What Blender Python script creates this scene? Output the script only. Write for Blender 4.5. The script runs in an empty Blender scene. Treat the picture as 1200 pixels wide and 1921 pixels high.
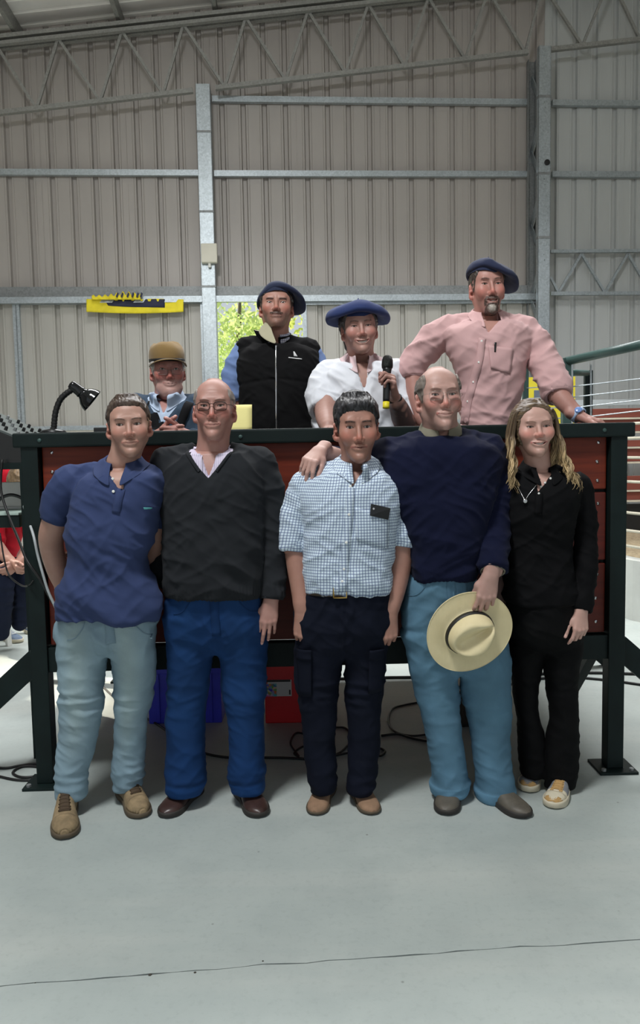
import bpy, bmesh, math, random
import numpy as np
from mathutils import Vector, Matrix
random.seed(7); RNG = np.random.default_rng(11)
SC = bpy.context.scene; COL = SC.collection
PI = math.pi

# ------------------------------------------------------------------ camera
CAM_H, FPX, PITCH, ROLL = 1.46, 1450.0, math.radians(4.67), math.radians(1.07)
_r = np.array([math.cos(ROLL), 0, -math.sin(ROLL)])
_f = np.array([0, math.cos(PITCH), -math.sin(PITCH)])
_r = _r - _f * _r.dot(_f); _r /= np.linalg.norm(_r)
_u = np.cross(_r, _f)
cam_d = bpy.data.cameras.new('camera'); cam = bpy.data.objects.new('camera', cam_d); COL.objects.link(cam)
cam_d.sensor_fit = 'HORIZONTAL'; cam_d.sensor_width = 36.0; cam_d.lens = 36.0 * FPX / 1200.0
cam_d.clip_start = 0.05; cam_d.clip_end = 300
cam.matrix_world = Matrix(((_r[0], _u[0], -_f[0], 0), (_r[1], _u[1], -_f[1], 0), (_r[2], _u[2], -_f[2], CAM_H), (0, 0, 0, 1)))
SC.camera = cam

def W(px, py, Y):                    # the point of the place seen at a photo pixel, on the plane at distance Y
    d = _f + _r * (px - 600.0) / FPX - _u * (py - 960.5) / FPX
    return np.array([0, 0, CAM_H]) + d * (Y / d[1])
def FL(px, py, z=0.0):               # the point of a level surface seen at a photo pixel
    d = _f + _r * (px - 600.0) / FPX - _u * (py - 960.5) / FPX
    return np.array([0, 0, CAM_H]) + d * ((z - CAM_H) / d[2])

# ------------------------------------------------------------------ world, sun, lamps, exposure
wd = bpy.data.worlds.new('world'); SC.world = wd; wd.use_nodes = True
_nt = wd.node_tree; _bg = _nt.nodes['Background']
_tc = _nt.nodes.new('ShaderNodeTexCoord'); _sx = _nt.nodes.new('ShaderNodeSeparateXYZ'); _cr = _nt.nodes.new('ShaderNodeValToRGB')
_nt.links.new(_tc.outputs['Generated'], _sx.inputs[0]); _nt.links.new(_sx.outputs['Z'], _cr.inputs[0]); _nt.links.new(_cr.outputs[0], _bg.inputs[0])
_cr.color_ramp.elements[0].position = 0.0; _cr.color_ramp.elements[0].color = (0.93, 0.97, 1.0, 1)
_cr.color_ramp.elements[1].position = 0.6; _cr.color_ramp.elements[1].color = (0.62, 0.78, 1.0, 1)
_bg.inputs[1].default_value = 0.66

def lamp(name, kind, loc, aim, energy, color=(1, 1, 1), size=(1, 1), angle=None):
    l = bpy.data.lights.new(name, kind); o = bpy.data.objects.new(name, l); COL.objects.link(o)
    o.location = loc; l.energy = energy; l.color = color
    o.rotation_euler = (Vector(aim) - Vector(loc)).to_track_quat('-Z', 'Y').to_euler()
    if kind == 'AREA': l.shape = 'RECTANGLE'; l.size, l.size_y = size
    if angle is not None: l.angle = angle
    return o
# sun outside, low on the left behind the shed: it only reaches in under the open left side
lamp('sun', 'SUN', (-12, 12, 9), (-2.4, 6.2, 0), 7.0, (1.0, 0.9, 0.76), angle=0.009)
# unseen area lamps: floodlight before the group, skylight stand-in over the rear floor
lamp('floodlight_front', 'AREA', (-1.2, 0.9, 6.2), (0.0, 2.9, 0.9), 275, (0.97, 0.99, 1.0), (1.0, 1.0))
lamp('skylight_rear', 'AREA', (0.6, 6.7, 6.0), (0.6, 6.5, 0.0), 330, (0.98, 0.99, 1.0), (6.0, 1.6)).data.spread = math.radians(120)
SC.view_settings.view_transform = 'Standard'; SC.view_settings.look = 'None'
SC.view_settings.gamma = 1.0; SC.view_settings.use_curve_mapping = False
SC.view_settings.exposure = 0.0
# ------------------------------------------------------------------ materials
def lin(c):
    c = np.asarray(c, float) / 255.0
    return tuple(np.where(c <= 0.04045, c / 12.92, ((c + 0.055) / 1.055) ** 2.4))
class NT:
    def __init__(s, name):
        s.m = bpy.data.materials.new(name); s.m.use_nodes = True; s.t = s.m.node_tree
        s.b = s.t.nodes['Principled BSDF']; s.co = None
    def n(s, typ, **kw):
        x = s.t.nodes.new('ShaderNode' + typ)
        for k, v in kw.items(): setattr(x, k, v)
        return x
    def l(s, a, b): s.t.links.new(a, b)
    def coord(s, out='Object'):
        if s.co is None: s.co = s.n('TexCoord')
        return s.co.outputs[out]
    def mathn(s, op, a, b=None, clamp=False):
        x = s.n('Math', operation=op, use_clamp=clamp)
        for i, v in enumerate((a, b)):
            if v is None: continue
            if isinstance(v, (int, float)): x.inputs[i].default_value = v
            else: s.l(v, x.inputs[i])
        return x.outputs[0]
    def noise(s, scale, detail=4, rough=.55, vec=None, stretch=None):
        x = s.n('TexNoise'); x.inputs['Scale'].default_value = scale; x.inputs['Detail'].default_value = detail
        x.inputs['Roughness'].default_value = rough
        v = vec or s.coord()
        if stretch:
            mp = s.n('Mapping'); mp.inputs['Scale'].default_value = stretch; s.l(v, mp.inputs[0]); v = mp.outputs[0]
        s.l(v, x.inputs['Vector']); return x.outputs['Fac']
    def mix(s, fac, a, b, blend='MIX'):
        x = s.n('MixRGB', blend_type=blend)
        for i, v in zip((0, 1, 2), (fac, a, b)):
            if isinstance(v, (int, float)): x.inputs[i].default_value = v
            elif isinstance(v, (tuple, list)): x.inputs[i].default_value = (*v[:3], 1)
            else: s.l(v, x.inputs[i])
        return x.outputs[0]
    def ramp(s, fac, p0, p1, c0=(0, 0, 0), c1=(1, 1, 1)):
        x = s.n('ValToRGB'); e = x.color_ramp.elements
        e[0].position, e[1].position = p0, p1; e[0].color = (*c0, 1); e[1].color = (*c1, 1)
        s.l(fac, x.inputs[0]); return x.outputs[0]
    def bump(s, h, strength, dist=0.002):
        x = s.n('Bump'); x.inputs['Strength'].default_value = strength; x.inputs['Distance'].default_value = dist
        s.l(h, x.inputs['Height'])
        if s.b.inputs['Normal'].is_linked: s.l(s.b.inputs['Normal'].links[0].from_socket, x.inputs['Normal'])
        s.l(x.outputs[0], s.b.inputs['Normal'])
    def color(s, c):
        if isinstance(c, tuple): s.b.inputs['Base Color'].default_value = (*c[:3], 1)
        else: s.l(c, s.b.inputs['Base Color'])
    def set(s, rough=None, metal=None, **kw):
        if rough is not None: s.b.inputs['Roughness'].default_value = rough
        if metal is not None: s.b.inputs['Metallic'].default_value = metal
        for k, v in kw.items(): s.b.inputs[k].default_value = v
def pbr(name, rgb, rough=.6, metal=0, var=.12, scale=6, bump=0, bscale=120, stretch=None, dark=.7):
    t = NT(name); c = lin(rgb)
    if var:
        f = t.noise(scale, 5, .6, stretch=stretch)
        t.color(t.mix(t.ramp(f, .35, .7), tuple(x * (1 - var) for x in c), tuple(min(1, x * (1 + var)) for x in c)))
    else: t.color(c)
    t.set(rough, metal)
    if bump: t.bump(t.noise(bscale, 3, stretch=stretch), bump)
    return t.m

# ------------------------------------------------------------------ objects
def props(o, label=None, cat=None, group=None, kind=None):
    for k, v in (('label', label), ('category', cat), ('group', group), ('kind', kind)):
        if v: o[k] = v
    return o
def empty(name, loc=(0, 0, 0), rz=0, parent=None, **kw):
    o = bpy.data.objects.new(name, None); COL.objects.link(o); o.location = loc; o.rotation_euler = (0, 0, rz)
    o.empty_display_size = .1
    if parent: o.parent = parent
    return props(o, **kw)
def link_mesh(name, me, mat, parent=None, loc=None, rz=None, **kw):
    o = bpy.data.objects.new(name, me); COL.objects.link(o)
    if mat is not None and not me.materials: me.materials.append(mat)
    if parent: o.parent = parent
    if loc is not None: o.location = loc
    if rz is not None: o.rotation_euler = (0, 0, rz)
    return props(o, **kw)
class MB:
    """collects shapes, then links them as ONE mesh object"""
    def __init__(s): s.v = []; s.f = []; s.n = 0
    def add(s, v, f):
        s.v.append(np.asarray(v, float)); s.f += [tuple(i + s.n for i in q) for q in f]; s.n += len(v); return s
    def box(s, lo, hi, bev=0.0):
        lo = np.minimum(lo, hi) if False else np.asarray(lo, float); hi = np.asarray(hi, float)
        a, b = np.minimum(lo, hi), np.maximum(lo, hi)
        if bev <= 0:
            v = [(x, y, z) for x in (a[0], b[0]) for y in (a[1], b[1]) for z in (a[2], b[2])]
            return s.add(v, [(0, 1, 3, 2), (4, 6, 7, 5), (0, 4, 5, 1), (2, 3, 7, 6), (0, 2, 6, 4), (1, 5, 7, 3)])
        bm = bmesh.new(); bmesh.ops.create_cube(bm, size=1)
        for q in bm.verts: q.co = Vector([(a[i] + b[i]) / 2 + q.co[i] * (b[i] - a[i]) for i in range(3)])
        bmesh.ops.bevel(bm, geom=bm.edges[:], offset=bev, segments=2, affect='EDGES', profile=.6)
        bm.verts.index_update(); r = s.add([q.co[:] for q in bm.verts], [[q.index for q in f.verts] for f in bm.faces]); bm.free(); return r
    def bar(s, p, q, w, h, up=(0, 0, 1)):          # square bar from p to q
        p, q = np.asarray(p, float), np.asarray(q, float); d = q - p; d /= np.linalg.norm(d)
        u = np.asarray(up, float); x = np.cross(d, u)
        if np.linalg.norm(x) < 1e-6: x = np.cross(d, (0, 1, 0))
        x /= np.linalg.norm(x); y = np.cross(x, d)
        v = [e + x * a * w / 2 + y * b * h / 2 for e in (p, q) for a, b in ((-1, -1), (1, -1), (1, 1), (-1, 1))]
        return s.add(v, [(3, 2, 1, 0), (4, 5, 6, 7)] + [(i, (i + 1) % 4, 4 + (i + 1) % 4, 4 + i) for i in range(4)])
    def tube(s, pts, r, n=8, cap=True, smooth_path=0):
        pts = np.asarray(pts, float)
        if smooth_path: pts = catmull(pts, smooth_path)
        m = len(pts); rr = np.broadcast_to(np.asarray(r, float), (m,)) if np.ndim(r) == 0 or len(r) == m else np.interp(np.linspace(0, 1, m), np.linspace(0, 1, len(r)), r)
        T = np.gradient(pts, axis=0); T /= np.linalg.norm(T, axis=1)[:, None] + 1e-12
        up = np.array([0, 0, 1.0]) if abs(T[0][2]) < .9 else np.array([0, 1.0, 0])
        N = np.cross(T[0], up); N /= np.linalg.norm(N); v = []
        a = np.arange(n) * 2 * PI / n
        for i in range(m):
            N = N - T[i] * N.dot(T[i]); N /= np.linalg.norm(N) + 1e-12; B = np.cross(T[i], N)
            v += list(pts[i] + rr[i] * (np.cos(a)[:, None] * N + np.sin(a)[:, None] * B))
        f = [(i * n + j, i * n + (j + 1) % n, (i + 1) * n + (j + 1) % n, (i + 1) * n + j) for i in range(m - 1) for j in range(n)]
        if cap: f += [tuple(range(n - 1, -1, -1)), tuple((m - 1) * n + j for j in range(n))]
        return s.add(v, f)
    def lathe(s, prof, n=24, M=None, cap=True):      # prof: (r, z) pairs
        a = np.arange(n) * 2 * PI / n
        v = np.array([(r * math.cos(t), r * math.sin(t), z) for r, z in prof for t in a])
        if M is not None: v = v @ np.array(M)[:3, :3].T + np.array(M)[:3, 3]
        m = len(prof)
        f = [(i * n + j, i * n + (j + 1) % n, (i + 1) * n + (j + 1) % n, (i + 1) * n + j) for i in range(m - 1) for j in range(n)]
        if cap: f += [tuple(range(n - 1, -1, -1)), tuple((m - 1) * n + j for j in range(n))]
        return s.add(v, f)
    def grid(s, P):                                   # P: (a, b, 3) array of points -> sheet
        a, b = P.shape[:2]
        return s.add(P.reshape(-1, 3), [(i * b + j, i * b + j + 1, (i + 1) * b + j + 1, (i + 1) * b + j) for i in range(a - 1) for j in range(b - 1)])
    def mesh(s, name, smooth=False):
        me = bpy.data.meshes.new(name); me.from_pydata(np.concatenate(s.v).tolist(), [], s.f)
        if smooth: me.polygons.foreach_set('use_smooth', np.ones(len(me.polygons), bool))
        if name in ('fly', 'pocket_seam', 'cargo_pocket', 'pocket_flap'):
            a = me.color_attributes.new('Col', 'FLOAT_COLOR', 'POINT'); a.data.foreach_set('color', np.full(4 * len(me.vertices), .9, np.float32))
        me.update(); return me
    def build(s, name, mat, parent=None, smooth=False, solid=0, sub=0, **kw):
        o = link_mesh(name, s.mesh(name, smooth), mat, parent, **kw)
        if solid: md = o.modifiers.new('solid', 'SOLIDIFY'); md.thickness = solid; md.offset = 0
        if sub: md = o.modifiers.new('sub', 'SUBSURF'); md.levels = md.render_levels = sub
        return o
def catmull(p, k=6):
    p = np.asarray(p, float)
    if len(p) < 3: return np.array([p[0] + (p[-1] - p[0]) * t for t in np.linspace(0, 1, k + 1)])
    q = np.vstack([2 * p[0] - p[1], p, 2 * p[-1] - p[-2]]); out = []
    for i in range(1, len(q) - 2):
        for t in np.arange(k) / k:
            a, b, c, d = q[i - 1:i + 3]
            out.append(.5 * (2 * b + (c - a) * t + (2 * a - 5 * b + 4 * c - d) * t * t + (3 * b - a - 3 * c + d) * t ** 3))
    return np.array(out + [p[-1]])
def frame(o, zdir, xhint=(1, 0, 0)):
    z = np.asarray(zdir, float); z /= np.linalg.norm(z); x = np.asarray(xhint, float); x = x - z * x.dot(z); x /= np.linalg.norm(x)
    y = np.cross(z, x); M = np.eye(4); M[:3, 0], M[:3, 1], M[:3, 2], M[:3, 3] = x, y, z, o
    return M

# ------------------------------------------------------------------ shared materials
def galv(name, rgb, rough=.42, metal=.75):
    t = NT(name); c = lin(rgb); v = t.n('TexVoronoi'); v.inputs['Scale'].default_value = 55; t.l(t.coord(), v.inputs['Vector'])
    f = t.mathn('ADD', t.mathn('MULTIPLY', v.outputs['Color'], .5), t.mathn('MULTIPLY', t.noise(3.5, 4), .6))
    t.color(t.mix(t.ramp(f, .3, .9), tuple(x * .78 for x in c), tuple(min(1, x * 1.15) for x in c)))
    t.set(rough, metal); return t.m
M_GALV = galv('galvanised_steel', (176, 184, 188))
M_GALVD = galv('dull_galvanised_steel', (140, 143, 143), .55, .5)
M_TRUSS = galv('grey_truss_steel', (150, 150, 146), .55, .35)
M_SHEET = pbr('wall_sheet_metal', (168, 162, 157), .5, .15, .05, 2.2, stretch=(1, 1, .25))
M_SHEETR_LIT = pbr('wall_sheet_metal_right_lit', (184, 187, 186), .5, .15, .05, 2.2, stretch=(1, 1, .25))  # stronger light on the right wall is put into this paler tone
M_GATE = pbr('gate_sheet_metal', (166, 163, 156), .5, .1, .05, 2.0, stretch=(1, 1, .25))
M_ROOF = pbr('roof_sheet_metal', (238, 234, 230), .4, .1, .06, 2)
M_GAPSHADE = pbr('gap_shade_dark', (52, 54, 55), .7)  # dark tone standing for shade under the roof and behind the boards
M_GREEN = pbr('dark_green_paint', (16, 29, 28), .5, 0, .2, 9, .15, 60)
M_GREEN.node_tree.nodes['Principled BSDF'].inputs['Specular IOR Level'].default_value = .22; M_GREEN.node_tree.nodes['Principled BSDF'].inputs['Roughness'].default_value = .55
M_GREEN2 = pbr('green_rail_paint', (52, 78, 74), .4, 0, .15, 9)
M_BLACK = pbr('black_plastic', (20, 21, 22), .35, 0, .1)
M_BLACKM = pbr('black_rubber', (16, 16, 17), .55, 0, .1)
M_WHITE = pbr('white_plastic', (226, 226, 220), .5, 0, .04)
M_CHROME = pbr('chrome', (200, 200, 200), .2, 1, 0)
# ------------------------------------------------------------------ floor
def floor_mat():
    t = NT('worn_concrete')
    big = t.noise(.55, 5, .6); mid = t.noise(3.2, 6, .65); fine = t.noise(42, 5, .7); streak = t.noise(1.4, 4, .6, stretch=(.35, 2.2, 1))
    c = t.mix(t.ramp(big, .3, .72), lin((158, 167, 164)), lin((184, 191, 186)))
    c = t.mix(t.mathn('MULTIPLY', t.ramp(mid, .45, .75), .45), c, lin((150, 158, 156)))
    c = t.mix(t.mathn('MULTIPLY', t.ramp(streak, .5, .8), .35), c, lin((204, 204, 196)))
    c = t.mix(t.mathn('MULTIPLY', t.ramp(fine, .52, .8), .28), c, lin((128, 132, 130)))
    v = t.n('TexVoronoi'); v.inputs['Scale'].default_value = 5.5; t.l(t.coord(), v.inputs['Vector'])
    c = t.mix(t.mathn('MULTIPLY', t.ramp(v.outputs['Distance'], .012, .035, (1, 1, 1), (0, 0, 0)), .7), c, lin((82, 80, 74)))
    t.color(c); t.set(.62); t.bump(fine, .12, .003); t.bump(mid, .1, .006)
    return t.m
M_FLOOR = floor_mat()
fo = empty('floor', kind='structure')
# two pours of concrete that meet in the ragged joint in the foreground
jx = np.linspace(-7.5, 7.5, 241); base = 2.09 + .0786 * jx
jit = np.cumsum(RNG.normal(0, .0022, 241)); jit -= np.linspace(jit[0], jit[-1], 241)
jy = base + jit + RNG.normal(0, .0016, 241)
def slab(yn, yf, name):
    n = len(jx); v = [(x, y, 0) for x, y in zip(jx, yn)] + [(x, y, 0) for x, y in zip(jx, yf)] + [(x, y, -.06) for x, y in zip(jx, yn)] + [(x, y, -.06) for x, y in zip(jx, yf)]
    f = [(i, i + 1, n + i + 1, n + i) for i in range(n - 1)] + [(i, 2 * n + i, 2 * n + i + 1, i + 1) for i in range(n - 1)] + [(n + i, n + i + 1, 3 * n + i + 1, 3 * n + i) for i in range(n - 1)]
    MB().add(v, f).build(name, M_FLOOR, fo)
gap = np.abs(RNG.normal(.001, .0022, 241)) + .0014
slab(jy + gap, np.full(241, 30.0), 'slab'); slab(np.full(241, -8.0), jy, 'slab')
MB().box((-40, -40, -.12), (40, 60, -.062)).build('subsoil', pbr('packed_gravel', (186, 180, 166), .9), fo)
MB().box((-7.5, 1.2, -.061), (7.5, 3.0, -.05)).build('joint_bed', pbr('dark_joint_dirt', (44, 42, 38), .95), fo)
# chips along the joint
b = MB()
for i in range(26):
    k = int(abs(RNG.normal(.0, .1)) * 240 + 70) % 241; x, y, r = jx[k], jy[k] + RNG.normal(0, .006), RNG.uniform(.002, .007)
    b.lathe([(r, .0005), (r * .7, r * .35), (.0005, r * .4)], 6, frame((x, y, 0), (0, 0, 1)))
b.build('chips', pbr('dark_grit', (66, 62, 54), .9), fo, kind='stuff')

# ------------------------------------------------------------------ back wall (turned 3.3 degrees)
WR = math.radians(3.3); WO = (0.0, 10.0, 0.0)
_e = np.array([math.cos(WR), math.sin(WR), 0]); _n = np.array([math.sin(WR), -math.cos(WR), 0])
def WP(px, py, off=0.0):             # (u, z) on the wall plane, moved 'off' metres into the room
    d = _f + _r * (px - 600.0) / FPX - _u * (py - 960.5) / FPX; o = np.array(WO) + _n * off
    p = np.array([0, 0, CAM_H]) + d * ((o - np.array([0, 0, CAM_H])).dot(_n) / d.dot(_n))
    return (p - o).dot(_e), p[2]
wall = empty('wall_back', WO, WR, kind='structure')
RIB = .262
def rib_profile(u0, n, flip=1, rw=.034, rt=.021, h=.038):
    pts = []
    for i in range(n):
        c = u0 + RIB * i
        pts += [(c - RIB / 2 - .002, 0), (c - .062, 0), (c - .058, .003 * flip), (c - .054, 0), (c - rw, 0), (c - rt, h * flip), (c + rt, h * flip), (c + rw, 0), (c + .054, 0), (c + .058, .003 * flip), (c + .062, 0)]
    pts += [(u0 + RIB * (n - 1) + RIB / 2 + .002, 0)]
    return pts
def sheet(u0, n, z0f, z1f, mat, parent, name='panel', off=0.0, flip=-1):
    pr = rib_profile(u0, n, flip); P = np.array([[(u, -(y + off), z0f(u)) for u, y in pr], [(u, -(y + off), z1f(u)) for u, y in pr]])
    return MB().grid(P).build(name, mat, parent)
u_l, u_c1, u_c2, u_r = -5.6, WP(388, 400)[0], WP(1008, 400)[0], 7.4
z_head = WP(300, 553)[1]
top = lambda u: 9.2
us = u_c2 + .08 - 4 * RIB * math.ceil((u_c2 + .08 - u_l) / (4 * RIB)) + RIB / 2
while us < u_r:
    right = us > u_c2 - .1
    sheet(us, 4, (lambda u: 0.0) if right else (lambda u: z_head - .05), top, M_SHEETR_LIT if right else M_SHEET, wall); us += 4 * RIB
# girts between the columns
def girt(p0, p1, parent, h=.07, off=.02, name='girt', mat=None):
    (u0, z0), (u1, z1) = WP(*p0), WP(*p1)
    MB().bar((u0, -off - .03, z0), (u1, -off - .03, z1), .06, h).build(name, mat or M_GALV, parent)
for p0, p1 in (((-60, 326), (374, 328)), ((402, 329), (985, 330)), ((1032, 330), (1260, 331)), ((398, 190), (985, 196)), ((1032, 197), (1260, 199))):
    girt(p0, p1, wall)
# door header: box beam and the sliding-gate track below it
for (p0, p1, h, off, m) in (((-60, 552), (1010, 548), .13, .05, M_GALVD), ((-60, 570), (1010, 562), .075, .15, M_GALV)):
    girt(p0, p1, wall, h, off, 'header_beam' if h > .1 else 'gate_track', m)
# ------------------------------------------------------------------ sliding gates
def gate(px0, px1, name, u_pad=0.0, zb=0.25):
    u0, u1 = WP(px0, 650, .1)[0], WP(px1, 650, .1)[0]; zt = WP((px0 + px1) / 2, 567, .1)[1]
    g = empty(name, WO, WR, kind='structure')
    n = max(1, int((u1 - u0) / RIB)); w = RIB * n; s = (u0 + u1) / 2 - w / 2 + RIB / 2; k = 0
    zm = WP(150, 803, .1)[1]
    for a, c in ((u0, s - RIB / 2 + .004), (s + w - RIB / 2 - .004, u1)):
        if c - a > .005: MB().box((a, -.104, zm), (c, -.10, zt)).build('edge_strip', M_GATE, g)
    while k < n:
        m = min(4, n - k); sheet(s + k * RIB, m, lambda u: zm, lambda u: zt, M_GATE, g, 'panel', .10); k += m
    for a, c in (((u0, zb), (u0, zt)), ((u1, zb), (u1, zt))):
        MB().bar((a[0], -.12, a[1]), (c[0], -.12, c[1]), .05, .06, up=(0, 1, 0)).build('frame_post', M_GALV, g)
    for z in (zt, zm, zb):
        MB().bar((u0, -.12, z), (u1, -.12, z), .05, .055).build('frame_rail', M_GALV, g)
    MB().box((u0, -.115, zb), (u1, -.10, zm)).build('lower_panel', pbr('pale_lower_panel', (206, 200, 190), .6), g)
    return g
gate(-150, 33, 'door_1', zb=.05); gate(38, 382, 'door_2', zb=.05); gate(572, 1012, 'door_3', zb=.05)
# ------------------------------------------------------------------ columns
def plain_column():
    uc0, uc1 = WP(384, 300, .25)[0] - .085, WP(384, 300, .25)[0] + .085; zt = WP(384, 157, .25)[1]
    c = empty('steel_column', WO, WR, label='galvanised steel column with the beige junction box, left of the beret men', cat='column')
    b = MB(); b.box((uc0, -.25, 0), (uc1, -.235, zt)); b.box((uc0, -.25, 0), (uc0 + .006, -.05, zt)); b.box((uc1 - .006, -.25, 0), (uc1, -.05, zt)); b.build('shaft', M_GALV, c)
    MB().box((uc0 - .02, -.27, 0), (uc1 + .02, -.04, .02)).build('base_plate', M_GALVD, c)
    for z in (WP(388, 262)[1], WP(392, 408)[1], WP(396, 545)[1]):
        MB().box((uc0 - .004, -.256, z - .012), (uc1 + .004, -.2, z + .012)).build('joint_strap', M_GALVD, c)
    u, z0 = WP(378, 494, .28); u1, z1 = WP(407, 458, .28)
    jb = MB().box((u, -.33, z0), (u1, -.25, z1), .012).build('junction_box', pbr('beige_plastic', (206, 202, 186), .5, 0, .03), None, loc=WO, rz=WR, label='beige junction box high on the left steel column', cat='junction box')
    MB().tube([((u + u1) / 2, -.29, z0), ((u + u1) / 2, -.29, z0 - .05)], .018, 8).build('cable_gland', M_WHITE, jb)
plain_column()
def laced_column():
    c = empty('laced_column', WO, WR, label='laced galvanised column with triangular lacing, right of the pink shirt man', cat='column')
    uF = WP(1020, 300, .45)[0]; zt = WP(1019, 87, .45)[1]; uB = WP(994, 300, .06)[0]; zb = WP(994, 96, .06)[1]
    b = MB(); b.box((uF - .075, -.47, 0), (uF + .075, -.455, zt)); b.box((uF - .075, -.47, 0), (uF - .069, -.40, zt)); b.box((uF + .069, -.47, 0), (uF + .075, -.40, zt)); b.build('front_chord', M_GALV, c)
    b = MB(); b.box((uB - .05, -.075, 0), (uB + .05, -.06, zt)); b.box((uB - .05, -.14, 0), (uB - .044, -.06, zt)); b.box((uB + .044, -.14, 0), (uB + .05, -.06, zt)); b.build('rear_chord', M_GALVD, c)
    z = .15; i = 0
    while z < zt - .5:
        MB().bar((uF, -.44, z + (.45 if i % 2 else 0)), (uB, -.10, z + (0 if i % 2 else .45)), .10, .012, up=(1, 0, .2)).build('lacing', M_GALV, c); z += .45; i += 1
    for zz in (WP(1019, 182, .45)[1], WP(1019, 326, .45)[1], WP(1020, 446, .45)[1]):
        MB().box((uF - .078, -.474, zz - .015), (uF + .078, -.40, zz + .015)).build('joint_strap', M_GALVD, c)
    zz = WP(1019, 306, .45)[1]
    MB().lathe([(.035, 0), (.035, .01), (.028, .012)], 14, frame((uF + .03, -.472, zz), (0, -1, 0))).build('hole_plate', M_BLACKM, c)
laced_column()
# ------------------------------------------------------------------ lattice girder at the right
def lattice():
    c = empty('lattice_girder', WO, WR, label='horizontal lattice girder with zigzag bars across the right wall', cat='girder')
    o = .10; t0, t1, b0, b1 = WP(1032, 472, o), WP(1280, 470, o), WP(1032, 551, o), WP(1280, 550, o)
    MB().bar((t0[0], -o, t0[1]), (t1[0], -o, t1[1]), .05, .04).build('top_chord', M_GALV, c)
    MB().bar((b0[0], -o, b0[1]), (b1[0], -o, b1[1]), .05, .045).build('bottom_chord', M_GALV, c)
    xs = [1032 - 30, 1047, 1090, 1134, 1177, 1220, 1263]
    for i in range(1, len(xs) - 1):
        a, d = (WP(xs[i], 549, o), WP(xs[i + 1], 476, o)) if i % 2 else (WP(xs[i], 476, o), WP(xs[i + 1], 549, o))
        MB().bar((a[0], -o, a[1]), (d[0], -o, d[1]), .03, .03, up=(0, 1, 0)).build('web_bar', M_GALV, c)
    a, d = WP(1032, 520, o), WP(1047, 549, o)
    MB().bar((a[0], -o, a[1]), (d[0], -o, d[1]), .03, .03, up=(0, 1, 0)).build('web_bar', M_GALV, c)
lattice()
# ------------------------------------------------------------------ roof truss along the wall and the roof above it
OT = .28
tt0, tt1 = WP(0, 74, OT), WP(600, 8, OT); bb0, bb1 = WP(0, 212, OT), WP(1000, 97, OT)
ts = (tt1[1] - tt0[1]) / (tt1[0] - tt0[0]); bs = (bb1[1] - bb0[1]) / (bb1[0] - bb0[0])
ztop = lambda u: tt0[1] + ts * (u - tt0[0]); zbot = lambda u: bb0[1] + bs * (u - bb0[0])
tr = empty('roof_truss', WO, WR, label='grey zigzag roof truss along the top of the back wall', cat='truss')
u0, u1 = -5.4, 7.2
for dz, h in ((0, .045), (-.075, .04)):
    for off in (OT - .05, OT + .05):
        MB().bar((u0, -off, ztop(u0) + dz), (u1, -off, ztop(u1) + dz), .06, h).build('top_chord', M_TRUSS, tr)
b = MB()
for a, d in (((u0, WP(376, 168, OT)[0] - .09)), (WP(390, 166, OT)[0] + .09, WP(990, 98, OT)[0]), (WP(1032, 94, OT)[0], u1)):
    MB().bar((a, -OT, zbot(a)), (d, -OT, zbot(d)), .06, .05).build('bottom_chord', M_TRUSS, tr)
ub = [WP(68 + 117.2 * i, 0, OT)[0] for i in range(-2, 12)]
nodes_b = [WP(x, 190 - .117 * x, OT)[0] for x in (-165, -49, 68, 187, 305, 421, 535, 647, 758, 872, 985, 1092, 1200, 1306)]
nodes_t = [WP(x, 60 - .117 * x, OT)[0] for x in (-125, -8, 108, 228, 343, 460, 577, 690, 803, 915, 1018, 1145, 1252, 1360)]
for i in range(len(nodes_b)):
    for tu, bu in ((nodes_t[i], nodes_b[i]), (nodes_t[i - 1] if i else None, nodes_b[i])):
        if tu is None or tu > u1 or bu > u1: continue
        MB().bar((bu, -OT, zbot(bu)), (tu, -OT, ztop(tu) - .06), .032, .032, up=(0, 1, 0)).build('web_bar', M_TRUSS, tr)
ce = empty('ceiling', WO, WR, kind='structure')
zr = lambda u: ztop(u) + .24
def roof_sheet(y0, n, pitch=.25):
    pr = []
    for i in range(n):
        c = y0 + pitch * i
        pr += [(c - pitch / 2 - .004, 0), (c - .03, 0), (c - .015, .028), (c + .015, .028), (c + .03, 0)]
    pr += [(y0 + pitch * (n - 1) + pitch / 2 + .004, 0)]
    P = np.array([[(u, -y, zr(u) + h) for y, h in pr] for u in (-6.45, 9.0)])
    MB().grid(P).build('panel', M_ROOF, ce)
y = -.4
while y < 16.5: roof_sheet(y, 4); y += 1.0
for px in (-170, 26, 222, 402, 578, 760, 960):
    u = WP(px, 60 - .117 * px, OT)[0]
    MB().box((u - .025, -16.6, zr(u) - .17), (u + .025, .3, zr(u) - .008)).build('purlin', M_TRUSS, ce)
MB().box((-9, .06, 5.2), (9, .10, 9.3)).build('eave_filler', M_GAPSHADE, wall)
MB().bar((u0, .0, zr(u0) - .13), (u1, .0, zr(u1) - .13), .08, .13).build('eave_gap_shade', M_GAPSHADE, wall)  # dark strip painting the shade between truss and roof
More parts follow.
